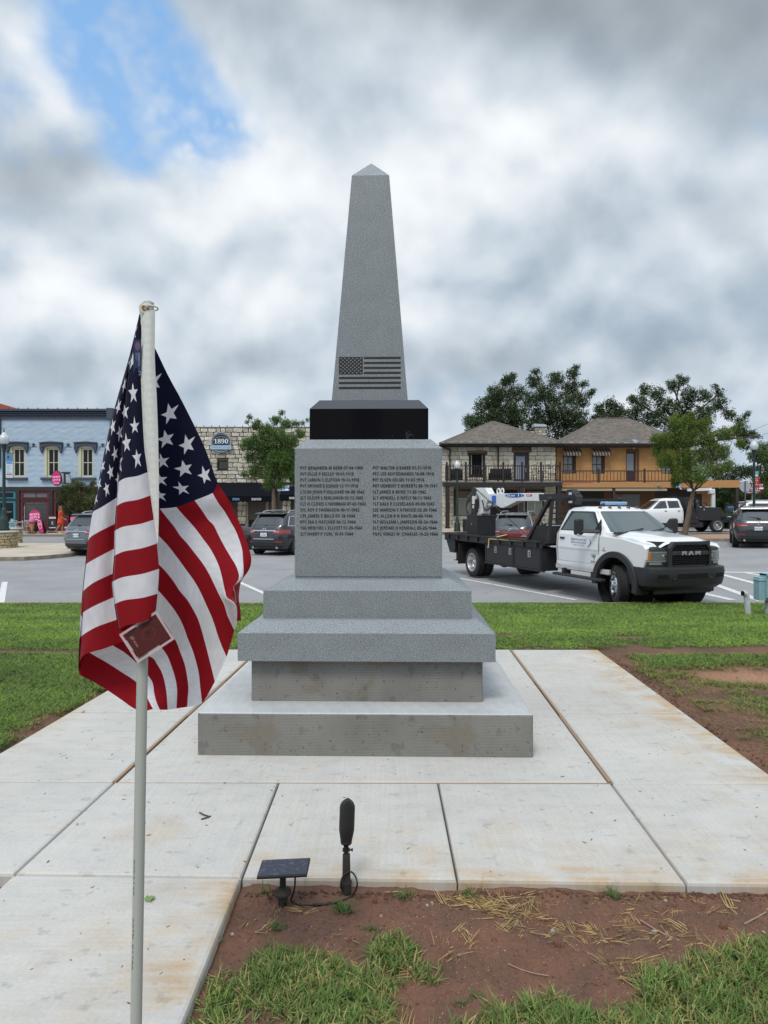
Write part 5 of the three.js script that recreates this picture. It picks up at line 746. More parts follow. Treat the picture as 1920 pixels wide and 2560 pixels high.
  part(t, 'licence_plate', box(0.01, 0.152, 0.305, xr - 0.012 + (o.plateIn ?? 0.03), 0.83 * h, 0), [0, 1, 2, 3, 4, 5].map((k) => mat({ map: k === 1 ? plateTex(o.plate) : null, color: k === 1 ? 0xffffff : 0x888888, roughness: 0.5 })));
  if (o.logo) part(t, 'emblem', T(o.logo(), xr + 0.05, 1.03 * h, 0, 0, -Math.PI / 2, 0), chrome);
  each(t, 'exhaust', [cyl(0.045, 0.045, 0.16, 14, xr + 0.16, 0.33, W / 2 - 0.42, 0, 0, Math.PI / 2), cyl(0.045, 0.045, 0.16, 14, xr + 0.16, 0.33, -W / 2 + 0.42, 0, 0, Math.PI / 2)], satin);
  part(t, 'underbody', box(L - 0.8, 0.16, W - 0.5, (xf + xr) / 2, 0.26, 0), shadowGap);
  return t;
}
const ring = (rx, ry, r = 0.012, arc = 6.283) => { const g = new THREE.TorusGeometry(1, r / rx, 8, 24, arc); g.scale(rx, ry, rx); return g; };
suv('parked_car', 'black estate car with chrome window trim parked left of the monument block', -4.42, 29.5, 0.436, { L: 5.0, W: 1.98, H: 1.77, wb: 2.9, col: paint(0.008, 0.009, 0.014), bar: true, plate: 'KJJ·888', logo: () => join([ring(0.055, 0.04).translate(-0.045, 0, 0), ring(0.055, 0.04).translate(0.045, 0, 0)]) });
suv('parked_car', 'black saloon car half hidden behind the flag, next to the black estate car', -8.0, 30.2, 0.436, { L: 4.8, W: 1.85, H: 1.46, wb: 2.8, col: paint(0.01, 0.011, 0.014), sedan: true, plate: 'LXG·204' });
suv('parked_car', 'grey blue estate car at the kerb left of the flag', -11.85, 29.2, 0.436, { L: 5.0, W: 1.96, H: 1.74, wb: 2.9, col: paint(0.1, 0.125, 0.15, { metalness: 0.35 }), bar: true, plate: 'RBC·5090', logo: () => join([ring(0.055, 0.04).translate(-0.045, 0, 0), ring(0.055, 0.04).translate(0.045, 0, 0)]) });
suv('parked_car', 'dark estate car with wide red light strip parked behind the flatbed truck', 5.55, 30.1, 0.4, { L: 4.8, W: 1.9, H: 1.72, wb: 2.77, col: paint(0.03, 0.034, 0.04, { metalness: 0.4 }), plate: 'RCV·1471', plateIn: 0.03, lampLow: 0.72, rail: satin, lampLong: 0.75, logo: () => join([ring(0.075, 0.04), T(cyl(0.01, 0.01, 0.07, 8), 0, 0, 0, 0, 0, 0.5)]) });
suv('parked_car', 'dark green grey estate car at the right edge behind the truck', 15.55, 29.6, 0.42, { L: 4.55, W: 1.86, H: 1.7, wb: 2.7, col: paint(0.025, 0.032, 0.036, { metalness: 0.45 }), plate: 'PZW·4618', chrome: false, ov: 0.92, rail: trim, lampLow: 0.5, logo: () => join([ring(0.085, 0.062), T(tube([[-0.06, 0.03, 0], [-0.02, -0.01, 0], [0, -0.02, 0], [0.02, -0.01, 0], [0.06, 0.03, 0]], 0.01, 16, 6), 0, 0, 0)]) });
suv('parked_car', 'white estate car crossing behind the stop sign at the far right', 25.5, 49.5, 1.75, { L: 5.3, W: 2.0, H: 1.85, wb: 3.1, col: paint(0.7, 0.71, 0.72), plate: 'TXM·7730', chrome: false, rail: satin });
// ---- white crew cab truck with black service bed, seen from its left side
{
  const Zt = 42.5, X = PX(1604, Zt), t = thing('service_truck', 'white crew cab pickup with black service bed behind the leaning tree', 'truck', [X + 3.05, streetY(20, Zt), -Zt], Math.PI + 0.06);
  const white = paint(0.72, 0.73, 0.74), fa = 3.3, ra = -1.0;   // forward +x (to the left); axles at x
  const C = shell([{ y: 0.55, xf: 4.2, xr: 0.95, w: 0.95, n: 10 }, { y: 0.8, xf: 4.35, xr: 0.92, w: 1.0, n: 10 }, { y: 1.15, xf: 4.3, xr: 0.92, w: 0.99, n: 10 }, { y: [1.2, 1.4], xf: 4.15, xr: 0.94, w: 0.95, n: 9 }, { y: [1.34, 1.42], xf: 3.1, xr: 0.95, w: 0.92, n: 8 }, { y: 1.9, xf: 2.35, xr: 1.1, w: 0.74, n: 7 }, { y: 2.0, xf: 2.1, xr: 1.2, w: 0.6, n: 6 }]);
  part(t, 'cab', C.geo, white); for (const s of [1, -1]) { each(t, 'side_window', [C.side(4, 0.06, 0.88, [1.98, 2.02], [2.85, 2.35], s, 0.008), C.side(4, 0.06, 0.88, [1.2, 1.28], [1.88, 1.93], s, 0.008)], carGlass); each(t, 'door_handle', [rbox(0.14, 0.04, 0.03, 0.01, 1.3, 1.25, s * 0.985), rbox(0.14, 0.04, 0.03, 0.01, 2.1, 1.25, s * 0.985)], trim); }
  part(t, 'windscreen', C.end(4, 0.06, 0.93, [-0.8, -0.66], [0.8, 0.66], 1, 0.008), carGlass);
  part(t, 'headache_rack', [rbox(0.12, 1.0, 1.9, 0.03, 0.75, 1.55, 0), bar([0.7, 2.05, 0.9], [0.35, 1.2, 0.95], 0.1), bar([0.7, 2.05, -0.9], [0.35, 1.2, -0.95], 0.1), box(0.3, 0.08, 0.5, 0.95, 2.12, 0.5), box(0.1, 0.5, 0.3, 0.3, 1.5, -0.98)], blackSteel);
  part(t, 'service_box', [rbox(1.85, 0.75, 1.95, 0.02, -0.32, 1.07, 0), rbox(0.55, 0.4, 1.95, 0.02, 0.4, 0.75, 0)], blackSteel); part(t, 'flat_bed', [rbox(1.5, 0.2, 2.0, 0.02, -1.98, 0.98, 0), box(1.3, 0.35, 1.7, -2.0, 0.75, 0)], blackSteel); each(t, 'box_lock', [rbox(0.08, 0.08, 0.02, 0.01, -0.2, 1.33, -0.985), rbox(0.08, 0.08, 0.02, 0.01, -0.2, 1.33, 0.985)], chrome);
  each(t, 'reel', [T(new THREE.TorusGeometry(0.22, 0.03, 8, 24), 0.15, 1.75, -0.6), T(new THREE.TorusGeometry(0.14, 0.03, 8, 20), -0.35, 1.62, -0.7), rbox(0.3, 0.25, 0.3, 0.05, 0.45, 1.75, -0.4)], trim); each(t, 'fitting', Array.from({ length: 7 }, (_, k) => T(new THREE.SphereGeometry(0.045, 8, 6), -0.1 - k * 0.11, 1.475, -0.7 + 0.05 * (k % 3))), satin);
  part(t, 'crane_post', [rbox(0.2, 0.9, 0.2, 0.03, -1.1, 1.9, -0.3), rbox(0.35, 0.3, 0.3, 0.06, -1.0, 2.4, -0.3)], mat({ color: rgb(0.6, 0.62, 0.62), roughness: 0.5 })); part(t, 'crane_arm', bar([-1.0, 2.55, -0.3], [0.45, 2.5, -0.3], 0.16, 0.14), mat({ color: rgb(0.66, 0.68, 0.69), roughness: 0.4 }));
  part(t, 'mud_flap', box(0.03, 0.5, 1.9, -1.75, 0.45, 0), trim); part(t, 'fuel_tank', [rbox(0.9, 0.35, 1.8, 0.08, 0.25, 0.45, 0)], trim); part(t, 'hitch', box(0.5, 0.14, 0.3, -2.5, 0.6, -0.4), trim); part(t, 'chassis', box(6.2, 0.2, 0.9, 0.9, 0.55, 0), trim);
  part(t, 'marker_lamp', [rbox(0.08, 0.1, 0.03, 0.01, 0.25, 0.85, -0.98)], redLens);
  for (const s of [1, -1]) { wheel(t, ra, 0.4, s * 0.92, 0.4, 0.24, s, 'dished'); wheel(t, fa, 0.4, s * 0.86, 0.4, 0.24, s, 'dished'); part(t, 'tail_lamp', box(0.02, 0.08, 0.2, -2.74, 0.98, s * 0.8), redLens); }
}

// ---------------------------------------------------------------- buildings round the square
const gritBump = dataTex(512, (u, v) => { const h = 0.5 + 0.28 * fbm(u * 10, v * 22, 5, 2, 0.6) + 0.1 * fbm(u * 90, v * 90, 2, 90); return [h, h, h]; });
const tone = (r, g, b, s, n, w = 1) => dataTex(256, (u, v) => { const k = 1 + s * fbm(u * n, v * n * w, 5, n, 0.6); return [r * k, g * k, b * k].map((x) => Math.pow(clamp(x), 1 / 2.2)); }, true);
const dark = mat({ color: rgb(0.02, 0.017, 0.019), roughness: 0.6 }), inside = mat({ color: rgb(0.018, 0.016, 0.014), roughness: 0.9 });
const pane = phys({ color: rgb(0.008, 0.009, 0.01), roughness: 0.06, specularIntensity: 0.6 });
// rough stones: a few shapes shared by all
const stoneShapes = Array.from({ length: 6 }, (_, k) => { const r = rng(40 + k), g = new RoundedBoxGeometry(1, 1, 1, 1, 0.09), p = g.attributes.position, key = {}; for (let i = 0; i < p.count; i++) { const q = [p.getX(i), p.getY(i), p.getZ(i)].map((v) => v.toFixed(3)).join(); key[q] = key[q] || [(r() - 0.5) * 0.09, (r() - 0.5) * 0.16, (r() - 0.5) * 0.5]; p.setXYZ(i, p.getX(i) + key[q][0], p.getY(i) + key[q][1], p.getZ(i) + key[q][2] * (p.getZ(i) > 0 ? 1 : 0)); } g.computeVertexNormals(); return g; });
let stoneCount = 0;
function stones(parent, x0, x1, y0, y1, z, { rowH = 0.27, jit = 0.25, w0 = 0.35, w1 = 0.8, depth = 0.09, gapW = 0.03, open = [], mats, seed = 1, face = 1, limit = 300, name = 'stone' }) {
  const r = rng(seed), rest = []; let y = y0, n = 0;
  while (y < y1 - 0.04) {
    let h = rowH * (1 - jit / 2 + jit * r()); if (y + h > y1 - rowH * 0.5) h = y1 - y;
    const cuts = open.filter((o) => y + h * 0.7 > o[2] && y + h * 0.3 < o[3]).sort((a, b) => a[0] - b[0]);
    let x = x0; const spans = []; for (const c of cuts) { if (c[0] > x) spans.push([x, Math.min(c[0], x1)]); x = Math.max(x, c[1]); } if (x < x1) spans.push([x, x1]);
    for (const [a, b] of spans) { let q = a; while (q < b - 0.03) { let w = lerp(w0, w1, r()); if (q + w > b - w0 * 0.6) w = b - q; const k = (r() * 6) | 0, m = mats[(r() * mats.length) | 0];
      const sp = [q + w / 2, y + h / 2, z - depth * 0.5 * face + (r() - 0.3) * 0.025 * face, w - gapW, h - gapW, depth * 1.0];
      if (n < limit) { const o = shade(new THREE.Mesh(stoneShapes[k], m)); o.name = name; o.position.set(sp[0], sp[1], sp[2]); o.scale.set(sp[3], sp[4], sp[5] * face); o.rotation.z = (r() - 0.5) * 0.02; parent.add(o); n++; } else rest.push([sp, k, m]);
      q += w; } }
    y += h;
  }
  if (rest.length) mats.forEach((m) => { const l = rest.filter((q) => q[2] === m).map(([s, k]) => { const g = strip(stoneShapes[k].clone()); g.scale(s[3], s[4], s[5]); return g.translate(s[0], s[1], s[2]); }); if (l.length) { const o = part(parent, 'stonework', l, m); o.userData.kind = 'stuff'; } });
}
const lime = [[0.58, 0.54, 0.46], [0.5, 0.46, 0.38], [0.63, 0.6, 0.53], [0.44, 0.4, 0.33]].map((c) => mat({ map: tone(...c, 0.45, 4), roughness: 0.95, bumpMap: gritBump, bumpScale: 0.02 }));
const cream = [[0.68, 0.63, 0.52], [0.63, 0.57, 0.46], [0.72, 0.67, 0.57], [0.56, 0.5, 0.4]].map((c) => mat({ map: tone(...c, 0.3, 4), roughness: 0.95, bumpMap: gritBump, bumpScale: 0.015 }));
const mortar = mat({ color: rgb(0.1, 0.088, 0.075), roughness: 1 }), mortarTan = mat({ color: rgb(0.2, 0.16, 0.12), roughness: 1 });
// wall with rectangular openings, built of plain pieces; openings [x0, x1, y0, y1]
function wallWith(parent, name, x0, x1, y0, y1, z, th, open, m, uvs = 0.5) {
  const s = [[x0, y0], [x1, y0], [x1, y1], [x0, y1]], holes = open.map(([a, b, c, d]) => [[a, c], [a, d], [b, d], [b, c]]);
  return part(parent, name, uvMetres(T(extrude(s, th, 0, holes), 0, 0, z - th), uvs), m);
}
function windowIn(parent, x0, x1, y0, y1, z, { frame, fw = 0.06, cols = 2, rows = 2, bar: bw = 0.035, glass = pane, name = 'window', sill, curtain }) {
  const w = new THREE.Group(); w.name = name; parent.add(w);
  each(w, 'frame', [span(x0, x0 + fw, y0, y1, z - 0.04, z + 0.03), span(x1 - fw, x1, y0, y1, z - 0.04, z + 0.03), span(x0 + fw, x1 - fw, y1 - fw, y1, z - 0.04, z + 0.03), span(x0 + fw, x1 - fw, y0, y0 + fw, z - 0.04, z + 0.03)], frame);
  const gx = (x1 - x0 - 2 * fw) / cols, gy = (y1 - y0 - 2 * fw) / rows;
  for (let i = 0; i < cols; i++) for (let j = 0; j < rows; j++) part(w, 'pane', span(x0 + fw + i * gx + bw / 2 * (i > 0), x0 + fw + (i + 1) * gx - bw / 2 * (i < cols - 1), y0 + fw + j * gy + bw / 2 * (j > 0), y0 + fw + (j + 1) * gy - bw / 2 * (j < rows - 1), z - 0.035, z - 0.02), glass);
  for (let i = 1; i < cols; i++) part(w, 'glazing_bar', span(x0 + fw + i * gx - bw / 2, x0 + fw + i * gx + bw / 2, y0 + fw, y1 - fw, z - 0.04, z), frame);
  for (let j = 1; j < rows; j++) for (let i = 0; i < cols; i++) part(w, 'glazing_bar', span(x0 + fw + i * gx + bw / 2 * (i > 0), x0 + fw + (i + 1) * gx - bw / 2 * (i < cols - 1), y0 + fw + j * gy - bw / 2, y0 + fw + j * gy + bw / 2, z - 0.04, z), frame);
  if (sill) part(w, 'sill', span(x0 - sill, x1 + sill, y0 - 0.16, y0 - 0.002, z - 0.03, z + 0.12), sill.m || dark);
  return w;
}
const textPlane = (w, h, draw, o = {}) => [new THREE.PlaneGeometry(w, h), mat({ map: canvasTex(o.px || 256, Math.round((o.px || 256) * h / w), draw), roughness: 0.6, ...o.m })];
const PINK = '#c2246e';
function candySign(c, w, h, ellipse) {               // the pink sign of the sweet shop
  c.clearRect(0, 0, w, h); c.fillStyle = PINK; c.beginPath(); c.ellipse(w / 2, h / 2, w / 2 - 1, h / 2 - 1, 0, 0, 7); c.fill();
  c.fillStyle = '#f4dbe6'; c.textAlign = 'center'; const s = ellipse ? 0.19 : 0.25; c.font = `bold ${w * s * (ellipse ? 1.25 : 1)}px serif`; c.save(); c.translate(w / 2, h * 0.46); c.rotate(-0.06); c.fillText('MERRY', 0, 0, w * 0.8); c.fillText("JANE'S", 0, h * (ellipse ? 0.2 : 0.24), w * 0.84); c.restore(); c.font = `${w * 0.09}px sans-serif`; c.fillText('SWEETS', w / 2, h * 0.82);
  c.lineWidth = w * 0.03; c.strokeStyle = '#f4dbe6'; c.beginPath(); c.arc(w * 0.26, h * 0.84, w * 0.05, 0, 7); c.arc(w * 0.74, h * 0.84, w * 0.05, 0, 7); c.stroke(); for (const a of [2.6, 3.4, -0.3, 0.4]) { c.beginPath(); c.arc(w / 2 + 0.4 * w * Math.cos(a), h / 2 + 0.4 * h * Math.sin(a), w * 0.035, 0, 5); c.stroke(); }
}
// ---- pale blue two storey shop
{
  const Z = 46.5, b = thing('blue_shop_building', 'pale blue painted two storey shop with dark slate trim and a maroon shopfront', 'building', [0, 0, -Z]), X = (p) => PX(p, Z), Y = (p) => PY(p, Z), g0 = streetY(-20, Z) + 0.14;
  const blue = mat({ map: tone(0.36, 0.46, 0.56, 0.14, 6, 4), roughness: 0.8, bumpMap: gritBump, bumpScale: 0.03 }), slate = mat({ color: rgb(0.045, 0.06, 0.09), roughness: 0.6 }), maroon = mat({ color: rgb(0.12, 0.012, 0.02), roughness: 0.5 }), ivory = mat({ color: rgb(0.5, 0.49, 0.36), roughness: 0.6 }), teal = mat({ color: rgb(0.02, 0.2, 0.28), roughness: 0.5 }), brown = mat({ color: rgb(0.022, 0.014, 0.014), roughness: 0.6 });
  const xl = X(-60), xr = X(284), yb = Y(1217), yt = Y(1049), wins = [[X(25), X(62.7)], [X(111), X(148)], [X(196.8), X(233.5)], [X(-61 + 0), X(-24)]].map(([a, c]) => [a, c, Y(1192.5), Y(1116)]);
  wallWith(b, 'upper_wall', xl, xr, yb, yt + 0.2, 0, 0.35, wins.slice(0, 3), blue, 0.25);
  part(b, 'wall_top', span(xl, xr, yt + 0.2, Y(1027), -0.36, -0.02), slate);
  part(b, 'side_wall', span(xr - 0.3, xr, g0, Y(1030), -14, -0.36), blue); part(b, 'side_wall', span(xl, xl + 0.3, g0, Y(1030), -14, -0.36), blue); part(b, 'back_wall', span(xl + 0.3, xr - 0.3, g0, Y(1035), -14, -13.7), blue); part(b, 'flat_roof', span(xl + 0.3, xr - 0.3, Y(1040), Y(1040) + 0.1, -13.7, -0.37), mat({ color: rgb(0.2, 0.2, 0.2) })); part(b, 'upper_floor', span(xl + 0.3, xr - 0.3, yb - 0.2, yb - 0.02, -13.7, -0.36), inside); part(b, 'room_wall', span(xl + 0.3, xr - 0.3, yb, Y(1042), -4.3, -4), inside);
  // cornice
  const co = new THREE.Group(); co.name = 'cornice'; b.add(co);
  each(co, 'moulding', [span(xl, xr, Y(1048), Y(1044), 0, 0.1), span(xl, xr, Y(1038.5), Y(1036), 0, 0.16), span(xl, xr, Y(1034), Y(1031), 0, 0.22), span(xl, xr, Y(1028.5), Y(1023.5), 0, 0.34)], slate); part(co, 'cornice_board', span(xl, xr, Y(1047), Y(1024), -0.02, 0.06), mat({ color: rgb(0.06, 0.072, 0.1), roughness: 0.7 }));
  const dn = []; for (let i = 0; i < 60; i++) dn.push(box(0.07, 0.13, 0.05, lerp(xl, xr, (i + 0.5) / 60), Y(1041), 0.085)); const de = part(co, 'dentils', dn, slate); de.userData.kind = 'stuff';
  each(co, 'end_bracket', [span(xr - 0.32, xr + 0.06, Y(1049), Y(1022), 0, 0.4), span(X(-2), X(3), Y(1170), Y(1023), 0.0, 0.14)], slate);
  for (let i = 0; i < 14; i++) part(co, 'ridge_clip', box(0.05, 0.1, 0.05, lerp(xl, xr, (i + 0.5) / 14), Y(1022.5), 0.25), slate);
  wins.slice(0, 3).forEach(([x0, x1, y0, y1], i) => {
    const w = windowIn(b, x0 + 0.17, x1, y0, y1 - 0.1, -0.1, { frame: ivory, fw: 0.11, cols: 2, rows: 2, bar: 0.05, sill: 0 });
    part(w, 'surround', [span(x0 - 0.02, x0 + 0.165, y0 - 0.0, y1 + 0.06, -0.3, 0.015), span(x0 + 0.165, x1 + 0.05, y1 - 0.1, y1 + 0.06, -0.3, 0.015)], ivory);
    const cx = (x0 + x1) / 2 + 0.0, hw = 0.72, arch = [], yA = Y(1112), pts = []; for (let k = 0; k <= 12; k++) { const t = k / 12 * 2 - 1; pts.push([cx + hw * t, yA + 0.2 * (1 - t * t)]); } for (let k = 12; k >= 0; k--) { const t = k / 12 * 2 - 1; pts.push([cx + hw * t * 0.97, yA - 0.24 + 0.2 * (1 - t * t)]); }
    const l = new THREE.Group(); l.name = 'lintel'; b.add(l); part(l, 'arch', T(extrude(pts, 0.14, 0.02), 0, 0, 0.02), slate); part(l, 'arch_moulding', T(extrude(pts.map(([x, y]) => [cx + (x - cx) * 1.03, yA + (y - yA) * 0.25 + 0.14]), 0.2, 0.02), 0, 0, 0.02), slate);
    each(l, 'corbel', [-1, 1].map((s) => T(extrude([[-0.13, 0], [0.13, 0], [0.11, -0.14], [0.0, -0.42], [-0.11, -0.14]], 0.12, 0.015), cx + s * (hw - 0.1), yA - 0.12, 0.02)), slate);
    part(w, 'sill_stone', rbox(1.36, 0.16, 0.26, 0.03, cx, Y(1197), 0.06), slate);
    if (i === 1) each(w, 'ceiling_light', [bar([x0 + 0.25, Y(1137), -1.5], [x1 - 0.25, Y(1136), -1.5], 0.03), bar([x0 + 0.2, Y(1143), -1.4], [x1 - 0.05, Y(1147), -1.4], 0.04)], mat({ color: rgb(0.6, 0.5, 0.3), emissive: rgb(0.5, 0.4, 0.2) }));
  });
  for (const px of [84, 170.6, 257]) { const s = new THREE.Shape(); for (let k = 0; k < 10; k++) { const a = Math.PI / 2 + k * Math.PI / 5, r = k % 2 ? 0.045 : 0.115; s[k ? 'lineTo' : 'moveTo'](r * Math.cos(a), r * Math.sin(a)); } part(b, 'star_anchor', T(new THREE.ExtrudeGeometry(s, { depth: 0.03, bevelEnabled: true, bevelSize: 0.01, bevelThickness: 0.02, bevelSegments: 1 }), X(px), Y(1111.5), 0.02), slate); each(b, 'anchor_bracket', [box(0.03, 0.2, 0.03, X(px) - 0.2, Y(1120.5), 0.01), box(0.44, 0.03, 0.03, X(px) + 0.02, Y(1117), 0.01)], slate); }
  // shopfront
  each(b, 'shop_column', [[39, 49], [122.5, 132], [195, 200], [-30, -8]].map(([a, c]) => span(X(a), X(c), g0, yb - 0.26, -0.3, 0.03)), brown);
  part(b, 'shop_beam', span(xl, xr, yb - 0.26, yb - 0.005, -0.34, 0.02), brown);
  each(b, 'transom_rail', [[-8, 39], [49, 122.5], [132, 195], [200, 284]].map(([a, c]) => span(X(a), X(c), Y(1252), Y(1247), -0.25, -0.03)), brown);
  const shop = (a, c, m, inner) => { const o = new THREE.Group(); o.name = 'shop_bay'; b.add(o); const x0 = X(a), x1 = X(c); each(o, 'post', [span(x0, x0 + 0.16, g0, yb - 0.265, -0.2, -0.06), span(x1 - 0.16, x1, g0, yb - 0.265, -0.2, -0.06)], m); part(o, 'transom_frame', span(x0 + 0.16, x1 - 0.16, Y(1246), Y(1243.5), -0.19, -0.07), m); part(o, 'head', span(x0 + 0.16, x1 - 0.16, yb - 0.4, yb - 0.265, -0.19, -0.07), m); part(o, 'riser', span(x0 + 0.16, x1 - 0.16, g0, g0 + 0.6, -0.19, -0.07), m); part(o, 'top_rail', span(x0 + 0.16, x1 - 0.16, Y(1257), Y(1252.3), -0.19, -0.07), m); return o; };
  const shopGlass = phys({ color: rgb(0.05, 0.055, 0.055), roughness: 0.08 });
  const s1 = shop(49.5, 122, maroon); each(s1, 'transom_pane', [span(X(56), X(87), Y(1243), Y(1232), -0.14, -0.12), span(X(89), X(117), Y(1243), Y(1232), -0.14, -0.12)], mat({ color: rgb(0.13, 0.13, 0.14), roughness: 0.3 })); part(s1, 'shop_window', span(X(57), X(120), g0 + 0.6, Y(1257), -0.14, -0.12), shopGlass); part(s1, 'window_poster', T(new THREE.PlaneGeometry(0.5, 0.28), X(78), Y(1272), -0.11), mat({ color: rgb(0.07, 0.07, 0.065) }));
  const band = (w, h, s, rot) => { const [g, m] = textPlane(w, h, (c, W, H) => { c.fillStyle = '#1f1418'; c.fillRect(0, 0, W, H); c.fillStyle = '#d8c8d0'; c.font = `bold ${H * 0.75}px sans-serif`; c.textAlign = 'center'; c.textBaseline = 'middle'; c.fillText(s, W / 2, H / 2 + 1, W * 0.97); }, { px: 512 }); if (rot) g.rotateZ(Math.PI / 2); return [g, m]; };
  { const [g, m] = band(1.5, 0.11, 'COLD BREWS · HANDMADE SWEETS', 0); part(s1, 'window_lettering', T(g, X(88), Y(1257.6), -0.105), m); const [g2, m2] = band(1.1, 0.1, 'ICE CREAM FLOATS SHAKES', 1); part(s1, 'window_lettering', T(g2, X(58.8), Y(1283), -0.105), m2); const [g3, m3] = band(1.0, 0.1, 'CANDY COFFEE FUDGE', 1); part(s1, 'window_lettering', T(g3, X(118.3), Y(1277), -0.105), m3); }
  const s2 = shop(132.5, 194.5, maroon); part(s2, 'door_glass', span(X(170), X(189), Y(1310), Y(1256), -0.14, -0.12), pane); part(s2, 'door', span(X(165), X(170), g0 + 0.6, Y(1253), -0.16, -0.08), maroon); part(s2, 'door_panel', span(X(170), X(192), g0 + 0.6, Y(1311), -0.16, -0.08), maroon); part(s2, 'shop_window', span(X(136), X(152), g0 + 0.6, Y(1257), -0.14, -0.12), pane); part(s2, 'wall_panel', span(X(152), X(165), g0 + 0.6, Y(1257), -0.16, -0.08), maroon); each(s2, 'transom_pane', [span(X(138), X(190), Y(1243), Y(1232), -0.14, -0.12)], pane);
  { const [g, m] = textPlane(0.4, 0.4, (c, w, h) => candySign(c, w, h), { m: { transparent: true } }); part(s2, 'door_sticker', T(g, X(181), Y(1297), -0.1), m); each(s2, 'door_notice', [T(new THREE.PlaneGeometry(0.22, 0.07), X(181), Y(1308.5), -0.1), T(new THREE.PlaneGeometry(0.16, 0.1), X(181), Y(1280), -0.1)], mat({ color: 0xb8b8b8 })); }
  const s3 = shop(-7.5, 38.5, teal); part(s3, 'door_glass', span(X(2), X(33), Y(1316), Y(1257), -0.14, -0.12), pane); each(s3, 'transom_pane', [span(X(-5), X(36), Y(1243), Y(1231), -0.14, -0.12)], pane); part(s3, 'riser_panel', span(X(2), X(33), g0 + 0.6, Y(1312), -0.15, -0.08), teal); { const [g, m] = textPlane(0.6, 0.2, (c, w, h) => { c.clearRect(0, 0, w, h); c.strokeStyle = '#9aa09a'; c.fillStyle = '#9aa09a'; c.font = 'italic 64px serif'; c.fillText('Open', 40, 66); }, { m: { transparent: true } }); part(s3, 'door_lettering', T(g, X(21), Y(1279), -0.1), m); each(s3, 'window_notice', [T(new THREE.PlaneGeometry(0.22, 0.26), X(28.5), Y(1302), -0.1), T(new THREE.PlaneGeometry(0.22, 0.2), X(18), Y(1308), -0.1)], mat({ color: rgb(0.3, 0.4, 0.42) })); }
  const s4 = shop(200, 283, maroon); part(s4, 'shop_window', span(X(206), X(279), g0 + 0.6, Y(1257), -0.14, -0.12), pane); part(s4, 'transom_pane', span(X(206), X(279), Y(1243), Y(1232), -0.14, -0.12), pane);
  part(b, 'shop_back_wall', span(xl + 0.3, xr - 0.3, g0, yb - 0.2, -3.3, -3), inside);
  // oval sign on a bracket
  const so = thing('oval_shop_sign', 'oval pink hanging sign on a black bracket above the small tree', 'sign', [X(155), Y(1197), -Z + 0.75]);
  const disc = (rx, ry, d) => { const g = new THREE.CylinderGeometry(1, 1, d, 40); g.rotateX(Math.PI / 2); g.scale(rx, ry, 1); return g; };
  part(so, 'rim', disc(0.325, 0.5, 0.1), dark); { const [g, m] = textPlane(0.58, 0.92, (c, w, h) => candySign(c, w, h, true), { m: { transparent: true } }); part(so, 'sign_face', g.translate(0, 0, 0.055), m); } each(so, 'bracket', [bar([0.3, 0.36, 0], [0.86, 0.36, -0.05], 0.09), bar([0.5, 0.33, 0], [0.5, -0.36, -0.05], 0.1), bar([0.3, -0.3, 0], [0.55, -0.34, -0.03], 0.05), bar([0.5, -0.3, -0.03], [0.5, -0.3, -0.7], 0.06), bar([0.5, 0.3, -0.03], [0.5, 0.3, -0.7], 0.06)], dark);
}
// red roof peeping over it
{ const Z = 62, X = (p) => PX(p, Z), Y = (p) => PY(p, Z); const b = thing('red_roofed_building', 'building with a red metal roof peeping over the blue shop', 'building', [0, 0, -Z]); part(b, 'roof', T(extrude([[X(-120), Y(1024)], [X(48), Y(1024)], [X(0), Y(1009)], [X(-60), Y(1000)]], 8, 0.02), 0, 0, -8), mat({ color: rgb(0.3, 0.06, 0.035), roughness: 0.5 })); part(b, 'wall', span(X(-118), X(46), 0, Y(1024), -7.8, -0.2), mat({ color: rgb(0.3, 0.2, 0.14) })); }
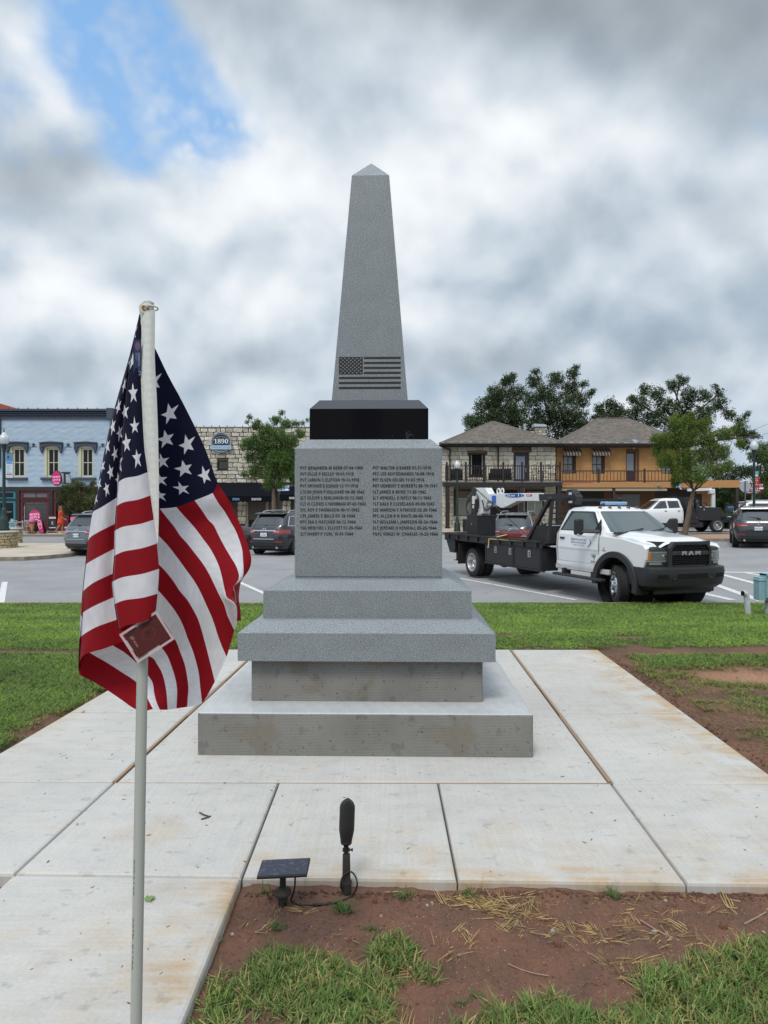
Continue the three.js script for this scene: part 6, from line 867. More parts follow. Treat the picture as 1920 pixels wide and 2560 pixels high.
// ---- limestone restaurant
{
  const Z = 46.5, b = thing('limestone_restaurant', 'rough limestone restaurant with long black awnings behind the street tree', 'building', [0, 0, -Z]), X = (p) => PX(p, Z), Y = (p) => PY(p, Z), g0 = streetY(-8, Z) + 0.14;
  const xl = X(286), xr = X(1010), yt = Y(1069), aw = Y(1207);
  part(b, 'wall', [span(xl, xr, Y(1300), yt - 0.05, -0.4, -0.08)], mortar); part(b, 'side_wall', span(xl, xl + 0.3, g0, yt - 0.1, -14, -0.41), mortar); part(b, 'side_wall', span(xr - 0.3, xr, g0, yt - 0.1, -14, -0.41), mortarTan); part(b, 'flat_roof', span(xl + 0.3, xr - 0.3, yt - 0.5, yt - 0.4, -14, -0.42), mortar); part(b, 'coping', [rbox(xr - xl, 0.07, 0.5, 0.02, (xl + xr) / 2, yt + 0.02, -0.22)], mat({ color: rgb(0.2, 0.185, 0.16), roughness: 0.9 }));
  each(b, 'roof_clip', Array.from({ length: 18 }, (_, i) => box(0.04, 0.12, 0.04, lerp(X(470), X(800), i / 17), yt + 0.1, -0.1)), dark);
  stones(b, X(470), X(800), Y(1207), yt - 0.02, 0, { rowH: 0.27, w0: 0.3, w1: 0.72, open: [[X(543), X(570), Y(1177), Y(1149.5)]], mats: lime, seed: 11, gapW: 0.045, jit: 0.4 });
  part(b, 'wall_opening', span(X(544), X(568), Y(1174), Y(1151), -0.1, -0.06), shadowGap); part(b, 'vent_board', span(X(547.5), X(568), Y(1172), Y(1154), -0.075, -0.05), mat({ color: rgb(0.04, 0.04, 0.038), roughness: 0.8 }));
  each(b, 'wall_end', [span(xl, X(470), Y(1207), yt - 0.04, -0.08, -0.01), span(X(800), xr, g0, yt - 0.04, -0.08, -0.01)], mat({ map: tone(0.36, 0.33, 0.27, 0.5, 8), roughness: 1, bumpMap: gritBump, bumpScale: 0.05 }));
  // ground floor: piers, doors, windows
  for (const [a, c, s] of [[594, 615, 21], [706, 727, 22], [500, 520, 23], [777, 800, 24]]) stones(b, X(a), X(c), g0, Y(1252), 0.02, { rowH: 0.36, w0: 0.25, w1: 0.5, mats: cream, seed: s, gapW: 0.035, depth: 0.14 });
  stones(b, X(700), X(731), Y(1252), Y(1232), 0.02, { rowH: 0.25, w0: 0.25, w1: 0.5, mats: lime, seed: 25, gapW: 0.03 });
  part(b, 'ground_floor_wall', span(xl + 0.3, xr - 0.3, g0, Y(1207), -1.6, -1.4), inside);
  const stoneJ = mat({ color: rgb(0.3, 0.27, 0.22), roughness: 0.9 });
  each(b, 'door_jamb', [span(X(615), X(620), g0, Y(1248), -0.3, -0.02), span(X(664), X(671), g0, Y(1248), -0.3, -0.02)], stoneJ); part(b, 'door', span(X(620.5), X(663.5), g0, Y(1248), -0.34, -0.3), dark); part(b, 'door_sign', T(box(0.12, 0.12, 0.01), X(625), Y(1285), -0.29, 0, 0, 0.78), mat({ color: 0x777777 }));
  windowIn(b, X(521), X(593), Y(1318), Y(1248), -0.2, { frame: dark, cols: 4, rows: 2, fw: 0.07 }); windowIn(b, X(729), X(776), Y(1318), Y(1244), -0.2, { frame: dark, cols: 3, rows: 1, fw: 0.07 });
  part(b, 'cabinet', [rbox(0.9, 0.5, 0.3, 0.03, X(756), Y(1292), -0.1)], mat({ color: rgb(0.16, 0.09, 0.04) })); part(b, 'riser_wall', span(X(727), X(777), g0, Y(1318), -0.25, -0.02), stoneJ); part(b, 'riser_wall', span(X(520), X(594), g0, Y(1318), -0.25, -0.02), stoneJ);
  const canvas = phys({ color: rgb(0.007, 0.008, 0.012), roughness: 0.95, specularIntensity: 0.15 });
  const awning = (a, c, yTop, yBot, out, words, name) => {
    const o = new THREE.Group(); o.name = name || 'awning'; b.add(o); const x0 = X(a), x1 = X(c), zf = out, vb = yBot + 0.32;
    part(o, 'canopy', T(extrude([[0, yTop], [zf, vb], [zf, vb - 0.02], [0, vb - 0.02]], x1 - x0), x1, 0, 0.01, 0, -Math.PI / 2, 0), canvas);
    const sc = [[x0, vb - 0.005], [x1, vb - 0.005]], n = Math.round((x1 - x0) / 0.3); for (let k = n; k > 0; k--) { const xa = lerp(x0, x1, k / n), xb = lerp(x0, x1, (k - 1) / n); for (let q = 0; q < 4; q++) sc.push([lerp(xa, xb, q / 4), yBot - 0.06 * Math.sin(Math.PI * q / 4)]); } sc.push([x0, yBot]);
    part(o, 'valance', T(extrude(sc, 0.015), 0, 0, zf - 0.005), canvas); part(o, 'front_bar', bar([x0, yBot + 0.02, zf - 0.03], [x1, yBot + 0.02, zf - 0.03], 0.03), mat({ color: rgb(0.12, 0.11, 0.1) }));
    for (const [s, px, w, col] of words) { const [g, m] = textPlane(w, 0.24, (cc, W, H) => { cc.clearRect(0, 0, W, H); cc.fillStyle = col; cc.font = `bold ${H * 0.82}px sans-serif`; cc.textAlign = 'center'; cc.textBaseline = 'middle'; cc.fillText(s, W / 2, H / 2, W * 0.98); }, { m: { transparent: true } }); part(o, 'awning_lettering', g.translate(PX(px, Z - zf) * 1, yBot + 0.13, zf + 0.015), m); }
    return o;
  };
  awning(440, 691, Y(1207.5), Y(1254) , 1.3, [['SPIRITS', 590, 0.46, '#6fa3dc'], ['SEAFOOD', 641, 0.64, '#d6dae0']]);
  const mk = awning(705, 800, Y(1216), Y(1251), 1.1, [['MARKET FRESH', 745, 1.15, '#e2e2e0']]);
  { const [g, m] = textPlane(0.75, 0.62, (c, w, h) => { c.clearRect(0, 0, w, h); c.fillStyle = '#c4d0d8'; c.font = '108px serif'; c.textAlign = 'center'; c.fillText('1890', w / 2, 95); c.fillStyle = '#5f8fb8'; c.fillRect(0, 120, w, 74); c.fillStyle = '#c9d8e4'; c.fillRect(30, 128, w - 60, 26); c.font = '30px serif'; c.fillText('Grille & Lounge', w / 2, 182); }, { m: { transparent: true } }); part(mk, 'awning_emblem', T(g, X(712), Y(1221), 0.55, -0.75, 0, 0), m); }
  // round sign
  const sg = thing('round_restaurant_sign', 'round black sign reading 1890 with a pale blue ribbon on the limestone wall', 'sign', [X(554), Y(1106.5), -Z + 0.12]);
  const rr = 0.63; part(sg, 'sign_disc', cyl(rr, rr, 0.08, 44, 0, 0, 0, Math.PI / 2), mat({ color: rgb(0.012, 0.013, 0.02), roughness: 0.5 })); part(sg, 'silver_rim', T(new THREE.TorusGeometry(rr, 0.03, 8, 48), 0, 0, 0.03), mat({ color: rgb(0.32, 0.38, 0.45), roughness: 0.4 })); part(sg, 'inner_line', T(new THREE.TorusGeometry(rr - 0.09, 0.011, 6, 48), 0, 0, 0.045), mat({ color: rgb(0.4, 0.46, 0.52) }));
  { const [g, m] = textPlane(1.1, 0.62, (c, w, h) => { c.clearRect(0, 0, w, h); c.fillStyle = '#d5dde6'; c.font = 'bold 196px serif'; c.textAlign = 'center'; c.fillText('1890', w / 2, h * 0.84, w * 0.96); for (let k = 0; k < 5; k++) { c.beginPath(); c.arc(w / 2 + (k - 2) * 58, 40 + 9 * (k - 2) ** 2 * 0.6, 10, 0, 7); c.fill(); } }, { px: 512, m: { transparent: true } }); part(sg, 'sign_numerals', g.translate(0, 0.14, 0.048), m); const [g2, m2] = textPlane(1.34, 0.27, (c, w, h) => { c.fillStyle = '#9fb9cf'; c.fillRect(0, 0, w, h); c.fillStyle = '#5f7f9c'; c.fillRect(0, 0, w, 6); c.fillRect(0, h - 6, w, 6); c.fillStyle = '#3a5a78'; c.font = '72px serif'; c.textAlign = 'center'; c.fillText('Grille & Lounge', w / 2, h * 0.72, w * 0.94); }, { px: 512 }); part(sg, 'ribbon', T(box(1.36, 0.29, 0.05), 0, -0.33, 0.06), mat({ color: rgb(0.25, 0.38, 0.5) })); part(sg, 'ribbon_lettering', g2.translate(0, -0.33, 0.088), m2); }
}
// ---- hipped roofs
const shingleTex = dataTex(1024, (u, v) => {
  const row = Math.floor(v * 32), off = (row * 0.37) % 1, c = (u * 24 + off), k0 = Math.floor(c), hsh = ((Math.sin((k0 % 24) * 12.9898 + row * 78.233) * 43758.5453) % 1 + 1) % 1, fy = v * 32 - row, fx = c - k0;
  let k = 0.72 + 0.55 * hsh + 0.2 * fbm(u * 6, v * 6, 4, 6); if (fy < 0.1) k *= 0.55; if (fx < 0.03) k *= 0.75; k *= 1 + 0.25 * noise(u * 200, v * 200, 200);
  return [0.128 * k, 0.108 * k, 0.09 * k].map((x) => Math.pow(clamp(x), 1 / 2.2));
}, true);
const shingle = mat({ map: shingleTex, roughness: 0.95, bumpMap: shingleTex, bumpScale: 0.02 });
function hipRoof(parent, x0, x1, zF, zB, y, yR, rx0, rx1, rz0, rz1, m = shingle) {   // eaves box, ridge from (rx0, rz0) to (rx1, rz1)
  const A = V(x0, y, zF), B = V(x1, y, zF), C = V(x1, y, zB), D = V(x0, y, zB), R = V(rx0, yR, rz0), S = V(rx1, yR, rz1);
  const faces = [[A, B, S, R], [B, C, S, S], [C, D, R, S], [D, A, R, R]];
  for (const f of faces) {
    const n = f[1].clone().sub(f[0]).cross(f[2].clone().sub(f[0])).normalize(), e = f[1].clone().sub(f[0]).normalize(), up = n.clone().cross(e), p = [], uv = [], th = n.clone().multiplyScalar(-0.1);
    const tri = (a, b, c) => [a, b, c].forEach((q) => { p.push(q.x, q.y, q.z); const d = q.clone().sub(f[0]); uv.push(d.dot(e) / 4.6, d.dot(up) / 4.6); });
    tri(f[0], f[1], f[2]); if (f[3] !== f[2]) tri(f[0], f[2], f[3]); tri(f[1].clone().add(th), f[0].clone().add(th), f[2].clone().add(th));
    const g = new THREE.BufferGeometry(); g.setAttribute('position', new THREE.Float32BufferAttribute(p, 3)); g.setAttribute('uv', new THREE.Float32BufferAttribute(uv, 2)); g.computeVertexNormals(); part(parent, 'slope', g, m);
  }
  each(parent, 'hip_cap', [[A, R], [B, S], [R, S]].filter(([a, b]) => a.distanceTo(b) > 0.2).map(([a, b]) => bar(a, b, 0.22, 0.05)), mat({ color: rgb(0.12, 0.1, 0.085), roughness: 1 }));
}
const balRail = (o, x0, x1, yB, yT, z, m, step, bw = 0.035, d = 0.035) => { each(o, 'rail', [span(x0, x1, yT - 0.07, yT, z - 0.05, z + 0.05), span(x0, x1, yB, yB + 0.07, z - 0.04, z + 0.04)], m); const n = Math.round((x1 - x0) / step); for (let i = 0; i <= n; i++) part(o, 'baluster', box(bw, yT - yB - 0.14, d, lerp(x0 + 0.05, x1 - 0.05, i / n), (yT + yB) / 2, z), m); };
{
  const Z = 51, Zb = 49, b = thing('stone_balcony_building', 'cream stone building with grey hipped roof and dark timber balcony', 'building', [0, 0, -Z]), X = (p, z = Z) => PX(p, z), Y = (p, z = Z) => PY(p, z), g0 = streetY(8, Z) + 0.14, zb = Z - Zb;
  const xl = X(1092), xr = X(1389), yw = Y(1117);
  const op = [[X(1172), X(1212.5), Y(1196), Y(1134)], [X(1284), X(1322.5), Y(1200), Y(1132)]], lint = [[X(1169.5), X(1217.5), Y(1133.5), Y(1126.5)], [X(1280), X(1328), Y(1131.5), Y(1125)]];
  part(b, 'wall', [span(xl, xr, g0, yw, -0.45, -0.1)], mortarTan); part(b, 'side_wall', span(xl, xl + 0.3, g0, yw, -9, -0.46), mortarTan); part(b, 'side_wall', span(xr - 0.3, xr, g0, yw, -9, -0.46), mortarTan);
  stones(b, X(1100), xr, Y(1204), yw, 0, { rowH: 0.29, w0: 0.4, w1: 0.85, open: [...op, ...lint], mats: cream, seed: 31, gapW: 0.028, jit: 0.3, limit: 220 });
  stones(b, X(1100), xr, Y(1330), Y(1216), 0, { rowH: 0.29, w0: 0.35, w1: 0.8, open: [[X(1134), X(1206), Y(1293), Y(1222)], [X(1218), X(1300), Y(1340), Y(1222)], [X(1312), X(1362), Y(1293), Y(1222)]], mats: cream, seed: 32, gapW: 0.03, limit: 150 });
  const slab = mat({ color: rgb(0.2, 0.13, 0.075), roughness: 0.9, map: tone(0.8, 0.75, 0.7, 0.3, 5) }); each(b, 'lintel', lint.map(([a, c, d, e]) => rbox(c - a, e - d, 0.22, 0.02, (a + c) / 2, (d + e) / 2, -0.02)), slab);
  windowIn(b, X(1172), X(1212.5), Y(1195), Y(1134), -0.06, { frame: dark, fw: 0.13, cols: 1, rows: 1, glass: pane }); const fr = mat({ color: rgb(0.35, 0.36, 0.34) }); each(b, 'window_bead', [span(X(1178), X(1179.5), Y(1186), Y(1137), -0.05, -0.03), span(X(1205), X(1206.5), Y(1186), Y(1137), -0.05, -0.03), span(X(1179.5), X(1205), Y(1138.5), Y(1137), -0.05, -0.03)], fr);
  const d = new THREE.Group(); d.name = 'door'; b.add(d); part(d, 'door_leaf', span(X(1284), X(1322.5), Y(1200), Y(1132), -0.12, -0.05), mat({ color: rgb(0.022, 0.018, 0.022), roughness: 0.5 })); part(d, 'door_pane', span(X(1291.5), X(1311), Y(1198), Y(1141), -0.05, -0.03), phys({ color: rgb(0.2, 0.22, 0.28), roughness: 0.1 })); part(d, 'frame', [span(X(1290), X(1291.5), Y(1198), Y(1140), -0.05, -0.02), span(X(1311), X(1312), Y(1198), Y(1140), -0.05, -0.02)], fr); each(d, 'handle', [cyl(0.04, 0.04, 0.05, 12, X(1314.5), Y(1172), -0.02, Math.PI / 2), cyl(0.04, 0.04, 0.05, 12, X(1314.5), Y(1177), -0.02, Math.PI / 2)], satin);
  const roof = new THREE.Group(); roof.name = 'roof'; b.add(roof); hipRoof(roof, X(1097), X(1409), 0.75, -9.6, Y(1109.5, 50.2), PY(1054.5, 55.4), PX(1232, 55.4), PX(1232, 55.4), -4.4, -4.4);
  part(b, 'fascia', [span(X(1099), X(1407), Y(1117), Y(1110), 0.42, 0.7), span(X(1099), X(1407), Y(1117.5), Y(1115.5), -0.05, 0.42)], mat({ color: rgb(0.014, 0.013, 0.014), roughness: 0.7 }));
  each(b, 'roof_clip', Array.from({ length: 14 }, (_, i) => box(0.2, 0.06, 0.16, lerp(X(1105), X(1403), i / 13), Y(1108.5), 0.72)), mat({ color: rgb(0.4, 0.41, 0.42), roughness: 0.5 })); part(b, 'gutter', bar([X(1098), Y(1110.5), 0.76], [X(1408), Y(1110.5), 0.76], 0.09), mat({ color: rgb(0.1, 0.095, 0.09) }));
  each(b, 'downpipe', [tube([[X(1104), Y(1117), 0.4], [X(1114), Y(1122), 0.3], [X(1124.5), Y(1125), 0.1], [X(1124.5), Y(1140), 0.08], [X(1124.5), Y(1206), 0.08]], 0.05, 30), bar([X(1245), Y(1115), 0.1], [X(1245), Y(1204), 0.08], 0.1)], dark);
  // chimney and flue
  const ch = new THREE.Group(); ch.name = 'chimney'; const zc = -5.6, Zc = 51 + 5.6; part(b, 'chimney_core', span(PX(1337.5, Zc), PX(1364, Zc), PY(1110, Zc), PY(1067, Zc), zc - 0.75, zc - 0.06), mortarTan); b.add(ch); stones(ch, PX(1337, Zc), PX(1365, Zc), PY(1100, Zc), PY(1068, Zc), zc, { rowH: 0.2, w0: 0.25, w1: 0.5, mats: lime, seed: 35, gapW: 0.03, depth: 0.1 }); part(ch, 'chimney_cap', rbox(1.02, 0.12, 1.0, 0.02, PX(1350.5, Zc), PY(1065.5, Zc), zc - 0.35), mat({ color: rgb(0.4, 0.44, 0.48), roughness: 0.5 })); part(ch, 'cap_slope', T(extrude([[-0.5, 0], [0.5, 0], [0.38, 0.1], [-0.5, 0.16]], 0.9), PX(1350.5, Zc), PY(1064, Zc), zc - 0.85), mat({ color: rgb(0.36, 0.4, 0.44), roughness: 0.5 }));
  part(b, 'flue', [cyl(0.1, 0.1, 0.7, 14, PX(1312, 56), PY(1071, 56), -5), cyl(0.13, 0.13, 0.12, 14, PX(1312, 56), PY(1062, 56), -5)], satin); part(b, 'roof_vent', rbox(0.5, 0.12, 0.3, 0.03, PX(1325, 55.5), PY(1081.5, 55.5), -4.4), mat({ color: rgb(0.45, 0.46, 0.47) }));
  // balcony
  const bal = new THREE.Group(); bal.name = 'balcony'; b.add(bal); const timber = mat({ color: rgb(0.017, 0.014, 0.016), roughness: 0.75 });
  part(bal, 'floor', span(X(1111, Zb), X(1404, Zb), Y(1206, Zb), Y(1203, Zb), 0.02, zb), mat({ color: rgb(0.22, 0.2, 0.18) })); part(bal, 'beam', span(X(1110, Zb), X(1405, Zb), Y(1216, Zb), Y(1206.2, Zb), zb - 0.2, zb + 0.06), timber);
  balRail(bal, X(1113, Zb), X(1402, Zb), Y(1201.5, Zb), Y(1163.5, Zb), zb, timber, 0.165, 0.04);
  each(bal, 'rail_post', [1117, 1164.5, 1211, 1258, 1305, 1352.5, 1400].map((p, i) => span(X(p - (i % 2 ? 2.2 : 2), Zb), X(p + 2.2, Zb), Y(1203, Zb), Y(1155, Zb), zb - 0.07, zb + 0.07)), timber); each(bal, 'solid_panel', [span(X(1113, Zb), X(1122, Zb), Y(1201, Zb), Y(1164, Zb), zb - 0.03, zb + 0.02), span(X(1207, Zb), X(1214.5, Zb), Y(1203, Zb), Y(1162, Zb), zb - 0.06, zb + 0.065)], timber);
  each(b, 'porch_post', [1119, 1211, 1304.5, 1398].map((p) => span(X(p - 5, Zb), X(p + 5, Zb), g0, Y(1216, Zb) - 0.003, zb - 0.18, zb + 0.03)), timber); each(b, 'post_base', [1119, 1398].map((p) => span(X(p - 6, Zb), X(p + 6, Zb), g0, g0 + 0.2, zb - 0.22, zb + 0.06)), timber);
  // shutters and windows under the balcony
  for (const [a, c] of [[1136, 1204], [1314, 1360]]) { windowIn(b, X(a), X(c), Y(1292), Y(1224), -0.1, { frame: dark, fw: 0.1, cols: 2, rows: 1, glass: pane }); const sh = new THREE.Group(); sh.name = 'shutter_blind'; b.add(sh); const fm = mat({ color: rgb(0.4, 0.45, 0.44), roughness: 0.6 }); each(sh, 'slat', Array.from({ length: 15 }, (_, i) => box(X(c) - X(a) - 0.3, 0.05, 0.02, (X(a) + X(c)) / 2, lerp(Y(1288), Y(1250), i / 14), -0.15 + 0.05, 0.5)), fm); each(sh, 'frame', [span(X(a) + 0.12, X(a) + 0.18, Y(1290), Y(1246), -0.1, -0.05), span((X(a) + X(c)) / 2 - 0.05, (X(a) + X(c)) / 2 + 0.05, Y(1290), Y(1246), -0.1, -0.05), span(X(c) - 0.18, X(c) - 0.12, Y(1290), Y(1246), -0.1, -0.05), span(X(a) + 0.18, X(c) - 0.18, Y(1248), Y(1245), -0.1, -0.05)], fm); }
  part(b, 'shop_door', span(X(1225), X(1295), g0, Y(1224), -0.2, -0.1), dark); const tx = textPlane(0.55, 0.16, (c, w, h) => { c.clearRect(0, 0, w, h); c.fillStyle = '#a8a8a0'; c.font = 'bold 62px serif'; c.textAlign = 'center'; c.fillText('TEXAS', w / 2, 60); }, { m: { transparent: true } }); part(b, 'door_lettering', T(tx[0], X(1261), Y(1264), -0.08), tx[1]);
  const wr = thing('wall_plaque', 'round black plaque with a pale star state outline on the cream stone pier', 'plaque', [X(1375.5), Y(1261.5), -Z + 0.08]); part(wr, 'disc', cyl(0.2, 0.2, 0.05, 28, 0, 0, 0, Math.PI / 2), dark); part(wr, 'outline', T(extrude([[-0.05, 0.1], [0.0, 0.1], [0.0, 0.04], [0.1, 0.03], [0.11, -0.04], [0.04, -0.1], [0.02, -0.12], [-0.03, -0.04], [-0.1, -0.02], [-0.05, 0.02]], 0.01), 0, 0, 0.026), mat({ color: 0xa9aaa5 }));
  // chairs and sofa on the balcony, each standing on it
  const yF = Y(1203, Zb) + 0.02, wicker = mat({ color: rgb(0.02, 0.018, 0.017), roughness: 0.9 });
  const sofa = thing('balcony_sofa', 'dark wicker sofa on the timber balcony', 'sofa', [X(1250, Zb + 0.8), yF, -(Zb + 0.8)]); part(sofa, 'seat', rbox(1.5, 0.3, 0.7, 0.05, 0, 0.25, 0), wicker); part(sofa, 'backrest', rbox(1.5, 0.55, 0.16, 0.06, 0, 0.6, 0.32), wicker); each(sofa, 'arm', [rbox(0.16, 0.5, 0.7, 0.05, -0.7, 0.35, 0), rbox(0.16, 0.5, 0.7, 0.05, 0.7, 0.35, 0)], wicker);
  const arm = thing('balcony_armchair', 'dark armchair at the left end of the timber balcony', 'chair', [X(1140, Zb + 0.8), yF, -(Zb + 0.8)]); part(arm, 'seat', rbox(0.8, 0.3, 0.7, 0.05, 0, 0.25, 0), wicker); part(arm, 'backrest', rbox(0.8, 0.5, 0.16, 0.06, 0, 0.6, 0.3), wicker); each(arm, 'arm', [rbox(0.14, 0.5, 0.7, 0.05, -0.36, 0.35, 0), rbox(0.14, 0.5, 0.7, 0.05, 0.36, 0.35, 0)], wicker);
  const chair = (p, label, turn) => { const c = thing('patio_chair', label, 'chair', [X(p, Zb + 0.7), yF, -(Zb + 0.7)], turn, 'iron patio chairs on the timber balcony'); part(c, 'seat', cyl(0.24, 0.24, 0.03, 18, 0, 0.44, 0), dark); for (const [x, z] of [[-0.18, -0.18], [0.18, -0.18], [-0.18, 0.18], [0.18, 0.18]]) part(c, 'leg', bar([x, 0.44, z], [x * 1.15, 0, z * 1.15], 0.025, 0.025, 8), dark); part(c, 'back_hoop', tube([[-0.22, 0.44, 0.2], [-0.24, 0.8, 0.24], [0, 0.95, 0.26], [0.24, 0.8, 0.24], [0.22, 0.44, 0.2]], 0.018, 20, 6), dark); each(c, 'back_bar', [-0.12, 0, 0.12].map((x) => bar([x, 0.44, 0.2], [x, 0.9, 0.25], 0.015)), dark); return c; };
  chair(1185, 'iron patio chair left of the balcony window', 0.3); chair(1199, 'iron patio chair right under the balcony window', -0.4); chair(1333, 'iron patio chair right of the balcony door', 0.5); chair(1382, 'iron patio chair at the right end of the balcony', -0.6);
  const tb = thing('patio_table', 'round iron table between the chairs at the right of the balcony', 'table', [X(1357, Zb + 0.8), yF, -(Zb + 0.8)]); part(tb, 'table_top', cyl(0.4, 0.4, 0.03, 24, 0, 0.72, 0), dark); part(tb, 'pedestal', cyl(0.04, 0.03, 0.72, 10, 0, 0.36, 0), dark);
}
// ---- orange stucco building
{
  const Z = 51.5, Zb = 49.6, b = thing('orange_stucco_building', 'ochre stucco building with hipped roof, striped awnings and a long balcony', 'building', [0, 0, -Z]), X = (p, z = Z) => PX(p, z), Y = (p, z = Z) => PY(p, z), g0 = streetY(16, Z) + 0.14, zb = Z - Zb;
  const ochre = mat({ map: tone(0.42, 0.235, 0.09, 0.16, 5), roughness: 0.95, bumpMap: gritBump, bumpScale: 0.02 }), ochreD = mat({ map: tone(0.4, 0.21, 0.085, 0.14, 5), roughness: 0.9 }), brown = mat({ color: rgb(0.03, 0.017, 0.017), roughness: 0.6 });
  const xl = X(1391), xr = X(1700), op = [[X(1407.5), X(1440), Y(1184), Y(1138)], [X(1480), X(1512.5), Y(1184), Y(1138)], [X(1565), X(1590), Y(1204), Y(1128)], [X(1653), X(1685), Y(1184), Y(1138)]];
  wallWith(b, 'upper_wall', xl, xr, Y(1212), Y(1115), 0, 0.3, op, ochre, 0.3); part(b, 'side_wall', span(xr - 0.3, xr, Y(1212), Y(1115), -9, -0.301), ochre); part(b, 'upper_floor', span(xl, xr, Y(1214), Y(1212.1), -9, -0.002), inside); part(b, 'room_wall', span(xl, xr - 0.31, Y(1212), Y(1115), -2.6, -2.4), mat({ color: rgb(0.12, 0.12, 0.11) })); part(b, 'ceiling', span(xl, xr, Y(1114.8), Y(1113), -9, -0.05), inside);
  const roof = new THREE.Group(); roof.name = 'roof'; b.add(roof); hipRoof(roof, X(1384), X(1722), 0.8, -10.5, Y(1111.5, 50.7), PY(1047, 56.5), PX(1496, 56.5), PX(1568, 56.5), -5, -5); part(b, 'fascia', span(X(1387), X(1720), Y(1118.5), Y(1111.8), 0.45, 0.75), brown); part(b, 'soffit', span(X(1387), X(1720), Y(1119), Y(1117.6), -0.02, 0.449), brown); each(b, 'roof_clip', Array.from({ length: 15 }, (_, i) => box(0.22, 0.06, 0.16, lerp(X(1400), X(1712), i / 14), Y(1109.5), 0.76)), mat({ color: rgb(0.4, 0.41, 0.42) })); part(b, 'gutter', bar([X(1386), Y(1112.5), 0.8], [X(1721), Y(1112.5), 0.8], 0.09), brown);
  part(b, 'roof_vent', [rbox(0.24, 0.14, 0.24, 0.03, PX(1540, 55.3), PY(1067, 55.3), -3.5)], dark); part(b, 'roof_patch', (() => { const n = 8, R = []; for (let i = 0; i <= n; i++) { const t = i / n, q = P3(lerp(1553, 1588, t), lerp(1076, 1107, t), 1); const Zt = lerp(54.2, 51.1, t); R.push([-1, 1].map((s) => V(PX(lerp(1553, 1592, t) + s * (3 + 3 * t), Zt), PY(lerp(1076, 1107, t), Zt) + 0.05, -(Zt - Z)))); } return gridGeo(R); })(), mat({ color: rgb(0.22, 0.25, 0.32), roughness: 0.6, side: THREE.DoubleSide }));
  const blind = phys({ color: rgb(0.2, 0.23, 0.23), roughness: 0.12 });
  for (const i of [0, 1, 3]) { const [a, c, d, e] = op[i]; windowIn(b, a, c - 0.16, d, e, -0.12, { frame: brown, fw: 0.07, cols: 2, rows: 2, bar: 0.05, glass: blind }); part(b, 'reveal', span(c - 0.155, c, d, e, -0.28, -0.04), mat({ color: rgb(0.06, 0.035, 0.025) }));
    if (i < 2) { const w = new THREE.Group(); w.name = 'striped_awning'; b.add(w); const x0 = a - 0.06, x1 = c + 0.28, yt = Y(1121), n = 12; for (let k = 0; k < n; k++) { const s0 = lerp(x0, x1, k / n), s1 = lerp(x0, x1, (k + 1) / n), m = k % 2 ? mat({ color: rgb(0.035, 0.02, 0.02), roughness: 0.8 }) : mat({ color: rgb(0.22, 0.18, 0.165), roughness: 0.8 }); part(w, 'awning_strip', T(extrude([[0, yt], [0.62, yt - 0.42], [0.62, yt - 0.58], [0.58, yt - 0.58], [0.57, yt - 0.45], [0, yt - 0.05]], s1 - s0 - 0.004), s1, 0, 0.01, 0, -Math.PI / 2, 0), m); } } }
  const d = new THREE.Group(); d.name = 'door'; b.add(d); part(d, 'frame', span(X(1565), X(1590), Y(1204), Y(1128), -0.16, -0.1), brown); part(d, 'door_pane', span(X(1567.5), X(1585), Y(1176), Y(1134), -0.1, -0.085), phys({ color: rgb(0.17, 0.19, 0.22), roughness: 0.15 })); part(d, 'surround', [span(X(1591), X(1597.5), Y(1204), Y(1123), 0, 0.02), span(X(1565), X(1590.9), Y(1127.5), Y(1122.5), 0, 0.02)], mat({ color: rgb(0.11, 0.058, 0.025), roughness: 0.8 })); part(b, 'wall_lamp', T(new THREE.SphereGeometry(0.1, 12, 10), X(1583), Y(1120.5), 0.1), mat({ color: rgb(0.4, 0.33, 0.25) }));
  const bal = new THREE.Group(); bal.name = 'balcony'; b.add(bal); const xB = X(1851, Zb); part(bal, 'fascia_board', span(X(1405, Zb), xB, Y(1219, Zb), Y(1207, Zb), zb - 0.1, zb + 0.04), ochreD); part(bal, 'floor', span(X(1405, Zb), xB, Y(1207, Zb) - 0.1, Y(1207, Zb) - 0.002, 0.002, zb - 0.101), ochreD); part(bal, 'ledge', span(X(1405, Zb), X(1482, Zb), Y(1207, Zb), Y(1205, Zb), zb - 0.1, zb + 0.06), mat({ color: rgb(0.35, 0.1, 0.08) }));
  const mm = mat({ color: rgb(0.2, 0.1, 0.045), roughness: 0.8 }); balRail(bal, X(1405, Zb), X(1700, Zb), Y(1204, Zb), Y(1176, Zb), zb - 0.05, brown, 0.24, 0.03); each(bal, 'rail_post', [1497, 1612, 1690].map((p) => span(X(p - 2, Zb), X(p + 2, Zb), Y(1207, Zb), Y(1171, Zb), zb - 0.11, zb + 0.01)), brown);
  part(bal, 'flat_roof_edge', span(X(1760, Zb), xB, Y(1207, Zb) + 0.001, Y(1200, Zb), 0.002, zb - 0.1), ochreD);
  each(b, 'light_beam', [[1405, 1531], [1539, 1668]].map(([p, q]) => span(X(p, Zb), X(q, Zb), Y(1227, Zb), Y(1221, Zb), zb - 0.2, zb - 0.02)), mat({ color: rgb(0.32, 0.3, 0.22), roughness: 0.7 })); each(b, 'porch_post', [1535.5, 1843.5].map((p, i) => span(X(p - 3, Zb), X(p + 3, Zb), streetY(20, Zb) + 0.14, Y(1219.1, Zb), zb - 0.3, zb - 0.02)), brown);
  part(b, 'camera_lamp', bar([X(1643, Zb), Y(1214, Zb), zb + 0.06], [X(1650, Zb), Y(1211, Zb), zb + 0.25], 0.1, 0.1, 10), satin);
